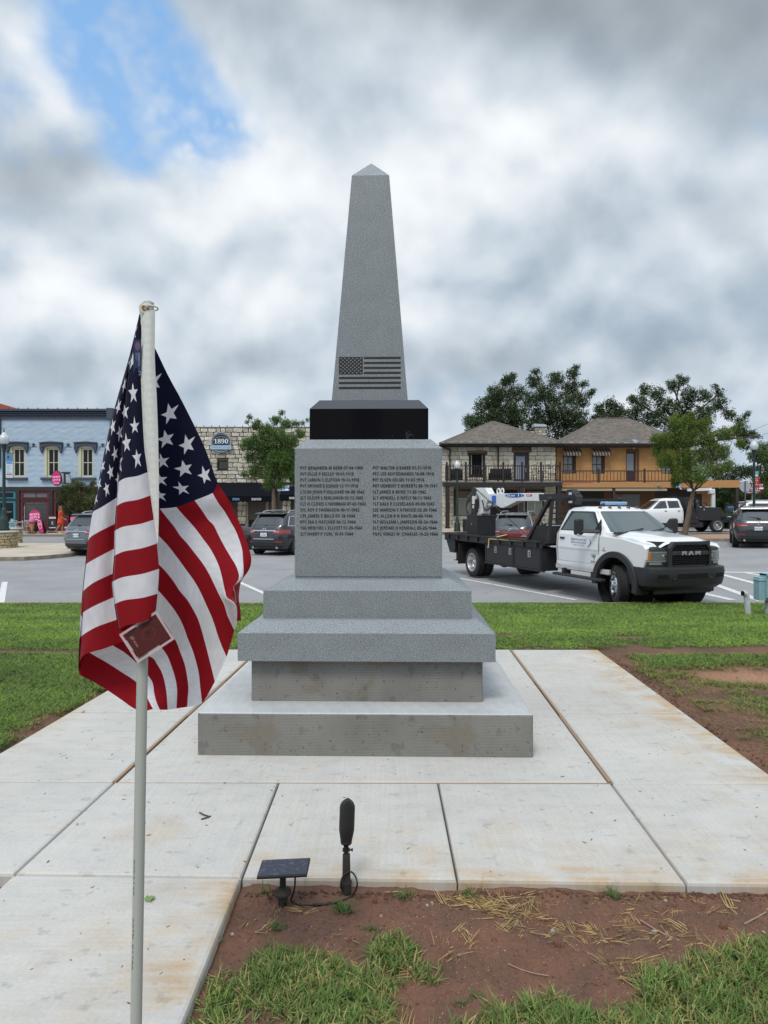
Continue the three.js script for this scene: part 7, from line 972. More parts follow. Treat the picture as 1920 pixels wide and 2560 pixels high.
  part(b, 'ground_floor_wall', span(xl, X(1700), g0, Y(1219), -0.3, -0.1), mat({ color: rgb(0.13, 0.065, 0.03), roughness: 0.9 })); part(b, 'ground_floor_wall', span(X(1740), X(1783), g0, Y(1214), -0.3, 0.1), ochreD); part(b, 'shop_window', span(X(1537), X(1600), Y(1290), Y(1236), -0.1, -0.06), phys({ color: rgb(0.09, 0.1, 0.1), roughness: 0.1 })); part(b, 'dark_doorway', span(X(1425), X(1510), g0, Y(1230), -0.1, -0.06), dark); part(b, 'dark_doorway', span(X(1640), X(1740), g0, Y(1224), -0.1, -0.06), dark);
  each(b, 'window_notice', [[1750, 1274, 0.5, 0.3], [1742, 1258, 0.3, 0.5], [1747, 1283, 0.4, 0.32], [1736, 1279, 0.2, 0.3], [1731, 1262, 0.14, 0.36]].map(([x, y, w, h]) => T(new THREE.PlaneGeometry(w * 0.8, h * 0.9), X(x), Y(y), 0.12)), mat({ color: rgb(0.3, 0.36, 0.38) })); part(b, 'window_frame', span(X(1729), X(1753), Y(1290), Y(1235), 0.06, 0.11), dark);
  const sg = thing('hanging_blue_sign', 'pale blue hanging sign under the balcony behind the street tree', 'sign', [X(1692, Zb), Y(1209, Zb), -Zb + 0.2]); part(sg, 'sign_board', T(extrude([[-0.13, -0.3], [0.15, -0.26], [0.2, 0.05], [0.1, 0.32], [-0.1, 0.3], [-0.16, 0.1]], 0.04, 0.01), 0, 0, 0), mat({ color: rgb(0.2, 0.4, 0.62), roughness: 0.5 })); part(sg, 'hanger', box(0.3, 0.6, 0.05, -0.2, 0.05, -0.1), dark);
}
// ---- courthouse behind the camera: it shades the fronts and shows in the polished black stone
{
  const b = thing('courthouse', 'large tan stone courthouse behind the camera, reflected in the black stone', 'building', [0, 0, 34]), st = mat({ map: tone(0.14, 0.13, 0.115, 0.2, 6), roughness: 0.9 });
  const op = []; for (let r = 0; r < 3; r++) for (let k = 0; k < 8; k++) if (!(r === 0 && (k === 3 || k === 4))) op.push([-17.5 + k * 4.6, -15.7 + k * 4.6, 1.6 + r * 4.6, 4.5 + r * 4.6]);
  part(b, 'front_wall', T(extrude([[-21, -0.5], [21, -0.5], [21, 16], [-21, 16]], 0.5, 0, op.map(([a, c, d, e]) => [[a, d], [a, e], [c, e], [c, d]])), 0, 0, 0), st); part(b, 'body', span(-21, 21, -0.5, 16, 1.2, 14), st); each(b, 'window_pane', op.map(([a, c, d, e]) => span(a - 0.05, c + 0.05, d - 0.05, e + 0.05, 0.3, 0.34)), pane); part(b, 'cornice', span(-21.4, 21.4, 16, 17, -0.5, 14.3), st);
}

// ---------------------------------------------------------------- trees
const barkMat = mat({ map: tone(0.12, 0.085, 0.06, 0.5, 4, 0.5), roughness: 1, bumpMap: gritBump, bumpScale: 0.02 });
const leafMat = phys({ color: 0xffffff, roughness: 0.75, transmission: 0.3, thickness: 0, side: THREE.DoubleSide, specularIntensity: 0.35 });
const sprigs = Array.from({ length: 3 }, (_, k) => { const r = rng(60 + k), p = []; for (let i = 0; i < 9; i++) { const c = V(r() - 0.5, r() - 0.5, r() - 0.5).multiplyScalar(1.15), d = V(r() - 0.5, r() * 0.8 - 0.5, r() - 0.5).normalize().multiplyScalar(0.26 + 0.16 * r()), n = V(r() - 0.5, 1.0, r() - 0.5).cross(d).normalize().multiplyScalar(0.1 + 0.05 * r()); const a = c.clone(), b = c.clone().addScaledVector(d, 0.5).add(n), e = c.clone().add(d), f = c.clone().addScaledVector(d, 0.5).sub(n); f.y += 0.05; p.push(...a, ...b, ...e, ...a, ...e, ...f); } const g = new THREE.BufferGeometry(); g.setAttribute('position', new THREE.Float32BufferAttribute(p, 3)); g.computeVertexNormals(); return g; });
function tree(name, label, cat, Z, base, forks, blobs, col, { size = 8, dens = 1, seed = 1, tr = 0.14, flat = 0.9, group } = {}) {
  // base [px, py] and forks [[px, py], ...] on the frame at depth Z; blobs [px, py, r]
  const r = rng(seed), root = P3(base[0], base[1], Z), t = thing(name, label, cat, root.toArray(), 0, group), m = Z / FOCAL, L = (px, py, dz = 0) => P3(px, py, Z + dz).sub(root);
  const limbs = [], top = L(...forks); limbs.push((() => { const pts = [V(0, -0.15, 0), top.clone().multiplyScalar(0.35).add(V(0.03, 0, 0.02)), top.clone().multiplyScalar(0.7), top]; const g = tube(pts, tr, 16, 10), p = g.attributes.position; for (let i = 0; i < p.count; i++) { const k = clamp(p.getY(i) / Math.max(0.5, top.y)), c = top.clone().multiplyScalar(k), s = lerp(1.35, 0.75, k); p.setX(i, c.x + (p.getX(i) - c.x) * s); p.setZ(i, c.z + (p.getZ(i) - c.z) * s); } g.computeVertexNormals(); return g; })());
  part(t, 'trunk', limbs, barkMat);
  const lim = []; blobs.forEach((b, i) => { if (i % 2 && blobs.length > 12) return; const e = L(b[0], b[1], (r() - 0.5) * b[2] * m * 1.4), mid = top.clone().lerp(e, 0.5).add(V((r() - 0.5) * 0.16 * e.length(), (r() - 0.7) * 0.12 * e.length(), (r() - 0.5) * 0.1 * e.length())); lim.push(tube([top.clone().add(V(0, -0.1, 0)), mid, e], tr * lerp(0.09, 0.2, r()), 8, 6)); });
  const lb = part(t, 'branches', lim, barkMat); lb.userData.kind = 'stuff';
  const items = [[], [], []], c = new THREE.Color(), s = size * m;
  for (const b of blobs) {
    const n = Math.round(dens * 17 * (b[2] / (size * 0.55)) ** 2 * 0.42 + 8), ctr = L(b[0], b[1], (r() - 0.5) * 40 * m * flat);
    for (let i = 0; i < n; i++) {
      const d = V(r() - 0.5, r() - 0.5, r() - 0.5).normalize(), q = Math.pow(r(), 0.42) * (r() < 0.14 ? 1.28 : 1), p = ctr.clone().addScaledVector(d.multiply(V(1, 0.92, flat)), b[2] * m * q);
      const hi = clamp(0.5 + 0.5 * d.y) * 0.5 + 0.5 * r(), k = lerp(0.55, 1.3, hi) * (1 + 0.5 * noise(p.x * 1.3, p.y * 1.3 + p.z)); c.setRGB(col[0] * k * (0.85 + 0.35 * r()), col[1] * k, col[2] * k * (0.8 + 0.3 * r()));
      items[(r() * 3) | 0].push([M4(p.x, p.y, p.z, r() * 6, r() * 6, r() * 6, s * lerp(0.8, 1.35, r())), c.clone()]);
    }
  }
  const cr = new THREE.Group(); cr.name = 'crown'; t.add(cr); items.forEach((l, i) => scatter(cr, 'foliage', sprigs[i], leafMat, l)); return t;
}
const OAK = [0.05, 0.085, 0.03], LIME = [0.125, 0.19, 0.035], ELM = [0.1, 0.18, 0.045];
tree('oak_tree', 'dark oak rising behind the left half of the stone building roof', 'tree', 64, [1250, 1300], [1252, 1120], [[1185, 1062, 26], [1215, 1022, 32], [1245, 985, 30], [1272, 950, 18], [1288, 985, 26], [1262, 1030, 40], [1225, 1060, 38], [1297, 1040, 30], [1172, 1050, 16], [1278, 1072, 35], [1262, 955, 12], [1235, 1000, 25], [1282, 940, 9]], OAK, { seed: 101, tr: 0.35 });
tree('oak_tree', 'tall dark oak with open crown behind the chimney', 'tree', 66, [1400, 1300], [1398, 1110], [[1335, 955, 20], [1330, 1000, 26], [1365, 985, 28], [1390, 948, 22], [1432, 935, 16], [1425, 975, 28], [1452, 1000, 22], [1474, 983, 9], [1400, 1020, 40], [1352, 1045, 33], [1440, 1050, 33], [1462, 1072, 28], [1332, 1070, 28], [1400, 1075, 40], [1340, 930, 9], [1440, 920, 8], [1460, 960, 10], [1484, 977, 4]], OAK, { seed: 102, tr: 0.35 });
tree('oak_tree', 'small dark oak between the two roofs, left of the ochre ridge', 'tree', 68, [1525, 1300], [1525, 1100], [[1498, 1020, 14], [1525, 1010, 17], [1547, 1025, 18], [1512, 1040, 22], [1542, 1050, 25], [1490, 1045, 12]], OAK, { seed: 103, tr: 0.3 });
tree('oak_tree', 'broad dark oak spreading behind the right end of the ochre building', 'tree', 66, [1720, 1300], [1715, 1110], [[1580, 998, 12], [1612, 975, 17], [1602, 1010, 24], [1642, 985, 20], [1682, 965, 18], [1707, 953, 13], [1722, 990, 25], [1762, 990, 19], [1800, 983, 13], [1797, 1010, 20], [1662, 1020, 30], [1712, 1030, 30], [1762, 1035, 26], [1822, 1035, 17], [1852, 1052, 14], [1632, 1050, 30], [1682, 1060, 30], [1850, 1080, 20], [1880, 1088, 12], [1862, 1110, 18], [1742, 1065, 28], [1582, 1040, 24], [1700, 942, 6], [1788, 966, 6], [1896, 1090, 5], [1868, 1035, 7]], OAK, { seed: 104, tr: 0.45 });
tree('street_tree', 'young leaning street tree with yellow green crown behind the white truck', 'tree', 36, [1708, 1338], [1735, 1222], [[1690, 1060, 18], [1720, 1055, 20], [1760, 1065, 22], [1650, 1100, 20], [1682, 1100, 28], [1722, 1095, 30], [1772, 1100, 28], [1812, 1085, 20], [1840, 1075, 13], [1850, 1108, 12], [1643, 1128, 16], [1665, 1150, 25], [1712, 1145, 32], [1762, 1140, 30], [1802, 1130, 25], [1700, 1185, 26], [1745, 1185, 28], [1787, 1175, 24], [1822, 1162, 14], [1690, 1205, 12], [1688, 1040, 6], [1728, 1036, 6], [1632, 1098, 6], [1765, 1045, 7], [1850, 1062, 6]], LIME, { seed: 105, tr: 0.12, size: 7, dens: 1.25 });
tree('street_tree', 'green street tree in front of the limestone restaurant', 'tree', 41, [685, 1336], [684, 1222], [[620, 1110, 20], [640, 1065, 12], [624, 1042, 6], [665, 1075, 20], [690, 1050, 13], [705, 1032, 7], [715, 1060, 15], [740, 1060, 9], [750, 1085, 12], [690, 1095, 30], [650, 1105, 26], [725, 1105, 24], [665, 1140, 34], [712, 1140, 30], [625, 1145, 16], [640, 1180, 22], [682, 1180, 30], [722, 1180, 26], [612, 1187, 9], [670, 1212, 15], [702, 1212, 14], [737, 1200, 14], [757, 1058, 4], [645, 1055, 7], [618, 1055, 4], [770, 1050, 3], [700, 1150, 36], [730, 1150, 25]], ELM, { seed: 106, tr: 0.13, size: 7, dens: 1.25 });
tree('street_tree', 'small bushy tree in front of the maroon shopfront', 'tree', 40, [212, 1338], [210, 1296], [[170, 1225, 18], [195, 1215, 16], [226, 1225, 16], [160, 1250, 17], [190, 1250, 24], [225, 1255, 20], [175, 1275, 17], [205, 1275, 18], [236, 1270, 12], [148, 1236, 7], [184, 1202, 6], [232, 1208, 6]], [0.08, 0.1, 0.035], { seed: 107, tr: 0.07, size: 6.5, dens: 1.3 });
tree('roadside_tree', 'bright green tree at the far right edge behind the signs', 'tree', 64, [1915, 1310], [1912, 1240], [[1890, 1140, 20], [1906, 1120, 18], [1922, 1150, 30], [1880, 1180, 20], [1912, 1190, 26], [1890, 1220, 22], [1922, 1225, 25], [1945, 1140, 30], [1950, 1190, 35]], [0.075, 0.13, 0.03], { seed: 108, tr: 0.25 });
tree('roadside_tree', 'shady tree behind the post at the end of the ochre balcony', 'tree', 62, [1838, 1310], [1838, 1270], [[1812, 1238, 20], [1800, 1268, 18], [1842, 1245, 24], [1830, 1215, 22], [1862, 1268, 18], [1858, 1180, 22], [1825, 1185, 22], [1800, 1205, 20], [1875, 1235, 18], [1790, 1235, 15], [1810, 1290, 20], [1845, 1290, 22], [1875, 1290, 18]], [0.04, 0.07, 0.025], { seed: 109, tr: 0.25 });
{ const r = rng(77), c = new THREE.Color(), it = []; for (let i = 0; i < 2600; i++) { const Z = 90 + 30 * r(), px = lerp(1650, 2200, r()), X = PX(px, Z); it.push([M4(X, r() * 7 * (0.6 + 0.5 * noise(X * 0.1, 3)), -Z, r() * 6, r() * 6, r() * 6, 1.1 + r()), c.setRGB(0.04, 0.065, 0.025).clone()]); } for (let i = 0; i < 1500; i++) { const Z = 72 + 14 * r(), px = lerp(-500, 2300, r()), X = PX(px, Z); it.push([M4(X, r() * 3.2, -Z, r() * 6, r() * 6, r() * 6, 0.8 + r() * 0.5), c.setRGB(0.04, 0.065, 0.025).clone()]); } const w = scatter(scene, 'distant_trees', sprigs[0], leafMat, it); tag(w, 'dark belt of distant trees beyond the buildings', 'trees'); }
{ const r = rng(78), c = new THREE.Color(), it = [], h = thing('hedge', 'low dark hedge beside the ochre porch', 'hedge', [PX(1800, 50), streetY(22, 50), -50]); for (let i = 0; i < 500; i++) it.push([M4((r() - 0.5) * 1.9, r() * 1.1, (r() - 0.5) * 0.9, r() * 6, r() * 6, r() * 6, 0.2 + 0.1 * r()), c.setRGB(0.03 + 0.03 * r(), 0.07 + 0.05 * r(), 0.02).clone()]); part(h, 'stems', Array.from({ length: 6 }, (_, i) => bar([-0.8 + i * 0.32, 0, 0], [-0.8 + i * 0.32, 0.9, 0], 0.04)), barkMat); scatter(h, 'foliage', sprigs[1], leafMat, it); }

// ---------------------------------------------------------------- street furniture
const green = mat({ color: rgb(0.01, 0.03, 0.026), roughness: 0.45 }), opal = phys({ color: rgb(0.72, 0.76, 0.8), roughness: 0.25, transmission: 0.35, thickness: 0, clearcoat: 0.6 });
function lamp(label, px, Z, yBase, yGlobe) {           // y of the globe's middle on the frame
  const y0 = yBase, h = PY(yGlobe, Z) - y0 - 0.22, l = thing('street_lamp', label, 'street lamp', [PX(px, Z), y0, -Z], 0, 'green street lamps with white acorn globes');
  part(l, 'base', lathe([[0, 0], [0.24, 0], [0.24, 0.12], [0.2, 0.16], [0.19, 0.5], [0.15, 0.62], [0.12, 0.7], [0.1, 0.95], [0.085, 1.05], [0, 1.05]], 16), green); part(l, 'pole', lathe([[0.075, 1.0], [0.06, h - 0.35], [0.09, h - 0.32], [0.07, h - 0.28], [0.1, h - 0.1], [0.16, h - 0.03], [0.16, h], [0, h]], 16), green);
  part(l, 'globe', lathe([[0.13, h], [0.19, h + 0.07], [0.225, h + 0.18], [0.215, h + 0.29], [0.16, h + 0.38], [0.12, h + 0.4], [0.11, h + 0.45], [0.05, h + 0.52], [0.02, h + 0.54], [0, h + 0.54]], 28), opal); part(l, 'finial', lathe([[0, h + 0.53], [0.035, h + 0.55], [0.015, h + 0.6], [0.03, h + 0.64], [0.008, h + 0.7], [0, h + 0.72]], 10), green); return l;
}
const banner = (l, x, y, w, h, draw) => { const b = new THREE.Group(); b.name = 'banner'; l.add(b); part(b, 'cloth', box(w, h, 0.012, x, y, 0), [0, 1, 2, 3, 4, 5].map((k) => mat({ map: k === 4 ? canvasTex(128, Math.round(128 * h / w), draw) : null, color: k === 4 ? 0xffffff : 0x8899aa, roughness: 0.9 }))); each(b, 'banner_rod', [bar([0, y + h / 2 + 0.02, 0], [x + w / 2 + 0.05, y + h / 2 + 0.02, 0], 0.025), bar([0, y - h / 2 - 0.02, 0], [x + w / 2 + 0.05, y - h / 2 - 0.02, 0], 0.025)], green); };
const ZP = 31.6, pY = streetY(-16, ZP) + 0.14;
{
  const l = lamp('green street lamp with blue flag banner rising from the stone planter', 10, ZP, pY + 0.72, 1098);
  banner(l, 0.24, PY(1164, ZP) - pY - 0.72, 0.3, 1.08, (c, w, h) => { c.fillStyle = '#b9cdd9'; c.fillRect(0, 0, w, h); c.fillStyle = '#4f86ad'; c.fillRect(0, 0, w, h * 0.34); c.fillStyle = '#a5494e'; for (let i = 0; i < 4; i++) c.fillRect(40, 40 + i * 18, 60, 8); c.fillStyle = '#2d4a74'; c.fillRect(24, 46, 40, 50); c.fillStyle = '#3a74b8'; c.fillRect(10, h * 0.36, 108, 30); c.fillStyle = '#5a7a9a'; for (let i = 0; i < 7; i++) c.fillRect(20, h * 0.47 + i * 24, 80 - (i % 3) * 14, 7); c.fillStyle = '#b23a3a'; c.fillRect(12, h * 0.83, 104, 24); c.fillRect(20, h * 0.92, 88, 8); });
  lamp('green street lamp in front of the stone building balcony', 1143, 47.2, streetY(5, 47.2) + 0.14, 1163);
  const l3 = lamp('green street lamp with red and blue banner beside the stop sign', 1885, 40, streetY(20, 40) + 0.14, 1115); banner(l3, 0.14, PY(1197, 40) - streetY(20, 40) - 0.14, 0.3, 0.94, (c, w, h) => { c.fillStyle = '#2d4a52'; c.fillRect(0, 0, w, h); c.fillStyle = '#6fa0b0'; c.fillRect(14, 20, 100, 60); c.fillStyle = '#b3c6cc'; c.fillRect(30, 90, 70, 60); c.fillStyle = '#a8202c'; c.fillRect(0, h * 0.42, w, h * 0.58); c.fillStyle = '#e6c8c8'; c.font = 'bold 32px sans-serif'; c.textAlign = 'center'; ['EAT', 'SHOP', '&', 'ENJOY'].forEach((s, i) => c.fillText(s, w / 2, h * 0.53 + i * 46)); });
}
const planterStone = [[0.5, 0.43, 0.27], [0.42, 0.35, 0.2], [0.55, 0.49, 0.34], [0.46, 0.37, 0.22]].map((c) => mat({ map: tone(...c, 0.4, 4), roughness: 0.95, bumpMap: gritBump, bumpScale: 0.02 }));
function planter(label, px, Z, R) {
  const y = streetY(PX(px, Z), Z) + 0.13, o = thing('stone_planter', label, 'planter', [PX(px, Z), y, -Z], 0, null), r = rng(Z * 10 | 0); part(o, 'core', cyl(R - 0.09, R - 0.09, 0.66, 28, 0, 0.33, 0), mortarTan);
  for (let k = 0; k < 5; k++) { let a = r() * 0.3; const a0 = a; while (a < a0 + 6.2) { let w = lerp(0.18, 0.46, r()) / R; if (a + w > a0 + 6.283 - 0.1) w = a0 + 6.283 - a; const m = a + w / 2, b = shade(new THREE.Mesh(stoneShapes[(r() * 6) | 0], planterStone[(r() * 4) | 0])); b.name = 'brick'; b.position.set((R - 0.05) * Math.sin(m), 0.066 + k * 0.132, (R - 0.05) * Math.cos(m)); b.rotation.y = m; b.scale.set(w * R - 0.018, 0.118, 0.1); o.add(b); a += w; } }
  part(o, 'cap', lathe([[R - 0.28, 0.66], [R + 0.05, 0.66], [R + 0.075, 0.7], [R + 0.06, 0.75], [R - 0.22, 0.765], [R - 0.28, 0.72]], 36), mat({ map: tone(0.4, 0.38, 0.33, 0.3, 5), roughness: 0.9 })); part(o, 'soil', cyl(R - 0.27, R - 0.27, 0.02, 24, 0, 0.69, 0), soilMat); return o;
}
planter('round planter of tan stone blocks at the foot of the left street lamp', 0, ZP, 0.69); planter('second round stone planter behind the lamp planter', 20, 35.2, 0.62); planter('round stone planter behind the grey blue estate car', 196, 36.5, 0.6);
{
  const Zs = 45.4, ys = streetY(-20, Zs) + 0.145, X = (p) => PX(p, Zs), m = Zs / FOCAL;
  const rs = thing('round_shop_sign', 'round pink sweet shop sign above the ice cream cone', 'sign', [X(88.5), ys, -Zs + 0.1]); part(rs, 'stand', [bar([0, 0, -0.1], [0, 0.95, -0.1], 0.05), box(0.4, 0.03, 0.4, 0, 0.015, -0.1)], dark); part(rs, 'sign_disc', cyl(0.375, 0.375, 0.05, 36, 0, PY(1289.5, Zs) - ys, -0.03, Math.PI / 2), mat({ color: rgb(0.4, 0.015, 0.11) })); { const [g, mm] = textPlane(0.74, 0.74, (c, w, h) => candySign(c, w, h), { m: { transparent: true } }); part(rs, 'sign_face', g.translate(0, PY(1289.5, Zs) - ys, 0), mm); }
  const cone = thing('cone_sign', 'ice cream cone shaped stand with pink scoop on the pavement', 'sign', [X(90.5), ys, -Zs + 0.55]); part(cone, 'wafer', T(lathe([[0, 0.02], [0.03, 0.03], [0.16, 0.62], [0.17, 0.66], [0, 0.66]], 20), 0, 0.03, 0), mat({ color: rgb(0.5, 0.24, 0.06), roughness: 0.8 })); part(cone, 'cone_rim', T(new THREE.TorusGeometry(0.185, 0.04, 8, 22), 0, 0.7, 0, Math.PI / 2), mat({ color: rgb(0.25, 0.03, 0.07) })); part(cone, 'scoop', T(new THREE.SphereGeometry(0.21, 20, 14), 0, 0.76, 0), mat({ color: rgb(0.5, 0.13, 0.3), roughness: 0.7 })); part(cone, 'foot', [bar([-0.2, 0, -0.1], [0, 0.45, -0.02], 0.03), bar([0.2, 0, -0.1], [0, 0.45, -0.02], 0.03), box(0.42, 0.04, 0.3, 0, 0.02, 0)], dark);
  const sf = thing('sandwich_board', 'leaning pink sandwich board with an oval on the pavement', 'sign', [X(115), ys, -Zs + 0.5], -0.15); sf.rotation.z = 0.26; const pk = mat({ color: rgb(0.42, 0.02, 0.13), roughness: 0.5 }); part(sf, 'board', box(0.3, 0.86, 0.04, 0, 0.47, 0, -0.1), pk); part(sf, 'back_board', box(0.3, 0.86, 0.03, 0, 0.47, -0.2, 0.2), dark); { const [g, mm] = textPlane(0.27, 0.56, (c, w, h) => { c.clearRect(0, 0, w, h); c.fillStyle = '#e7cfdb'; c.beginPath(); c.ellipse(w / 2, h / 2, w / 2, h / 2, 0, 0, 7); c.fill(); c.fillStyle = PINK; c.beginPath(); c.ellipse(w / 2, h / 2, w * 0.42, h * 0.44, 0, 0, 7); c.fill(); c.fillStyle = '#f0dfe8'; c.font = 'bold 74px serif'; c.textAlign = 'center'; c.fillText('MERRY', w / 2, h * 0.46, w * 0.7); c.fillText("JANE'S", w / 2, h * 0.6, w * 0.7); }, { m: { transparent: true } }); part(sf, 'board_face', T(g, 0, 0.6, 0.024, -0.1), mm); } part(sf, 'foot', box(0.36, 0.05, 0.3, 0, 0.03, -0.08, 0, 0, -0.24), dark);
  const po = thing('poster_stand', 'black poster stand with a white heading left of the woman', 'sign', [X(127.5), ys, -Zs - 0.2]); part(po, 'frame', [rbox(0.5, 0.86, 0.04, 0.02, 0, 0.68, 0), box(0.5, 0.1, 0.3, 0, 0.05, 0)], dark); { const [g, mm] = textPlane(0.46, 0.8, (c, w, h) => { c.fillStyle = '#16181f'; c.fillRect(0, 0, w, h); c.fillStyle = '#c9ccd2'; c.fillRect(4, 30, w - 8, 56); c.fillRect(10, 390, w - 20, 36); c.fillStyle = '#8b2b3a'; c.fillRect(4, 4, w - 8, 22); c.strokeStyle = '#7d828c'; c.lineWidth = 4; c.strokeRect(40, 140, w - 80, 190); c.fillStyle = '#9aa0aa'; c.beginPath(); c.arc(w / 2, 215, 34, 0, 7); c.fill(); c.fillRect(w / 2 - 34, 236, 68, 60); }); part(po, 'poster', g.translate(0, 0.69, 0.023), mm); }
  const alu = mat({ color: rgb(0.6, 0.6, 0.58), metalness: 0.6, roughness: 0.4 });
  const chair = thing('cafe_chair', 'metal cafe chair nearest the blue door', 'chair', [X(36), ys, -Zs + 0.2], 0.7, 'metal cafe chairs outside the sweet shop'); each(chair, 'leg', [[-0.2, -0.2], [0.2, -0.2], [-0.2, 0.2], [0.2, 0.2]].map(([x, z]) => bar([x, 0, z], [x * 0.95, z > 0 ? 0.84 : 0.68, z], 0.03, 0.03, 8)), alu); part(chair, 'seat', rbox(0.44, 0.03, 0.42, 0.01, 0, 0.45, 0), alu); each(chair, 'back_slat', [0.6, 0.7, 0.8].map((y) => bar([-0.2, y, 0.2], [0.2, y, 0.2], 0.045, 0.015)), alu); each(chair, 'arm', [-0.2, 0.2].map((x) => bar([x, 0.68, -0.22], [x, 0.68, 0.2], 0.035, 0.02)), alu);
  copy(chair, 'metal cafe chair in front of the shop window left of the table', [X(50), ys, -Zs + 0.15], 2.1); copy(chair, 'metal cafe chair right of the table, next to the cone', [X(76), ys, -Zs + 0.1], -0.9); copy(chair, 'metal cafe chair with its back to the shop window', [X(58), ys, -Zs - 0.45], -2.9);
  const tb = thing('cafe_table', 'round metal cafe table among the chairs outside the sweet shop', 'table', [X(62), ys, -Zs + 0.25]); part(tb, 'table_top', cyl(0.34, 0.34, 0.025, 24, 0, 0.73, 0), alu); part(tb, 'pedestal', cyl(0.03, 0.025, 0.72, 10, 0, 0.36, 0), alu); each(tb, 'foot', [0, 1, 2, 3].map((k) => bar([0, 0.06, 0], [0.26 * Math.cos(k * 1.57), 0.01, 0.26 * Math.sin(k * 1.57)], 0.03)), alu);
  const fb = thing('flower_tub', 'dark tub with small flowering plants under the shop window', 'planter', [X(72), ys, -Zs - 0.75]); part(fb, 'tub', lathe([[0, 0], [0.16, 0], [0.22, 0.45], [0, 0.45]], 16), dark); const r = rng(8), c = new THREE.Color(), it = []; for (let i = 0; i < 60; i++) it.push([M4((r() - 0.5) * 0.5, 0.45 + r() * 0.3, (r() - 0.5) * 0.4, r() * 6, r() * 6, r() * 6, 0.13), (i % 5 ? c.setRGB(0.03, 0.06, 0.02) : c.setRGB(0.35, 0.12, 0.1)).clone()]); scatter(fb, 'plants', sprigs[2], leafMat, it);
  const bin = thing('litter_bin', 'round dark green slatted litter bin beside the balcony street lamp', 'litter bin', [PX(1168, 47), streetY(5, 47) + 0.14, -47]); part(bin, 'liner', cyl(0.25, 0.25, 0.8, 24, 0, 0.42, 0), dark); for (let k = 0; k < 22; k++) { const a = k / 22 * 6.283; part(bin, 'slat', box(0.055, 0.84, 0.02, 0.28 * Math.sin(a), 0.43, 0.28 * Math.cos(a), 0, a, 0), green); } each(bin, 'hoop', [0.03, 0.85].map((y) => T(new THREE.TorusGeometry(0.285, 0.02, 8, 30), 0, y, 0, Math.PI / 2)), green);
  // right: barrel, fence, letter box, signs
  const Zr = 46.8, yr = streetY(21, Zr) + 0.14, brl = thing('barrel', 'weathered wooden barrel with metal hoops beside the ochre porch', 'barrel', [PX(1810, Zr), yr, -Zr]); part(brl, 'staves', lathe([[0, 0], [0.26, 0], [0.31, 0.25], [0.32, 0.42], [0.31, 0.6], [0.26, 0.85], [0, 0.84]], 24), mat({ map: tone(0.2, 0.17, 0.15, 0.4, 6, 0.3), roughness: 0.9 })); each(brl, 'hoop', [[0.08, 0.28], [0.3, 0.322], [0.56, 0.322], [0.79, 0.275]].map(([y, q]) => cyl(q + 0.004, q + 0.004, 0.05, 28, 0, y, 0)), satin);
  const fe = thing('porch_fence', 'black metal fence panel beside the ochre porch pier', 'fence', [PX(1791, 48), yr, -48]); for (let i = 0; i < 9; i++) part(fe, 'picket', box(0.05, 0.98, 0.03, -0.32 + i * 0.08, 0.5, 0), dark); each(fe, 'rail', [0.06, 0.97].map((y) => box(0.75, 0.05, 0.05, 0, y, -0.04)), dark);
  const mb = thing('letter_box', 'dark blue street letter box under the trees at right', 'letter box', [PX(1824.5, 56), streetY(26, 56), -56]); part(mb, 'body', [rbox(0.5, 1.0, 0.5, 0.04, 0, 0.75, 0), T(new THREE.CylinderGeometry(0.25, 0.25, 0.5, 20, 1, false, 0, 3.14), 0, 1.24, 0, 0, 0, Math.PI / 2)], mat({ color: rgb(0.02, 0.05, 0.12), roughness: 0.5 })); part(mb, 'label', box(0.24, 0.2, 0.01, 0.05, 0.75, 0.256), mat({ color: rgb(0.5, 0.5, 0.45) })); each(mb, 'leg', [[-0.2, -0.2], [0.2, -0.2], [-0.2, 0.2], [0.2, 0.2]].map(([x, z]) => box(0.06, 0.26, 0.06, x, 0.13, z)), dark);
  const Zt = 46, yt = streetY(23, Zt) + 0.1, ss = thing('stop_sign', 'grey back of an octagonal stop sign at the right', 'road sign', [PX(1862.5, Zt), yt, -Zt]), hs = PY(1216.5, Zt) - yt; part(ss, 'plate', T(new THREE.CylinderGeometry(0.37, 0.37, 0.012, 8), 0, hs, 0, Math.PI / 2, Math.PI / 8, 0, 'YXZ'), mat({ color: rgb(0.36, 0.38, 0.4), metalness: 0.3, roughness: 0.5 })); part(ss, 'post', box(0.075, hs + 0.34, 0.04, 0, (hs + 0.34) / 2, 0.03), mat({ color: rgb(0.08, 0.09, 0.1), roughness: 0.5 })); part(ss, 'red_sleeve', box(0.12, 0.6, 0.08, 0, 0.95, 0.035), mat({ color: rgb(0.22, 0.02, 0.02) }));
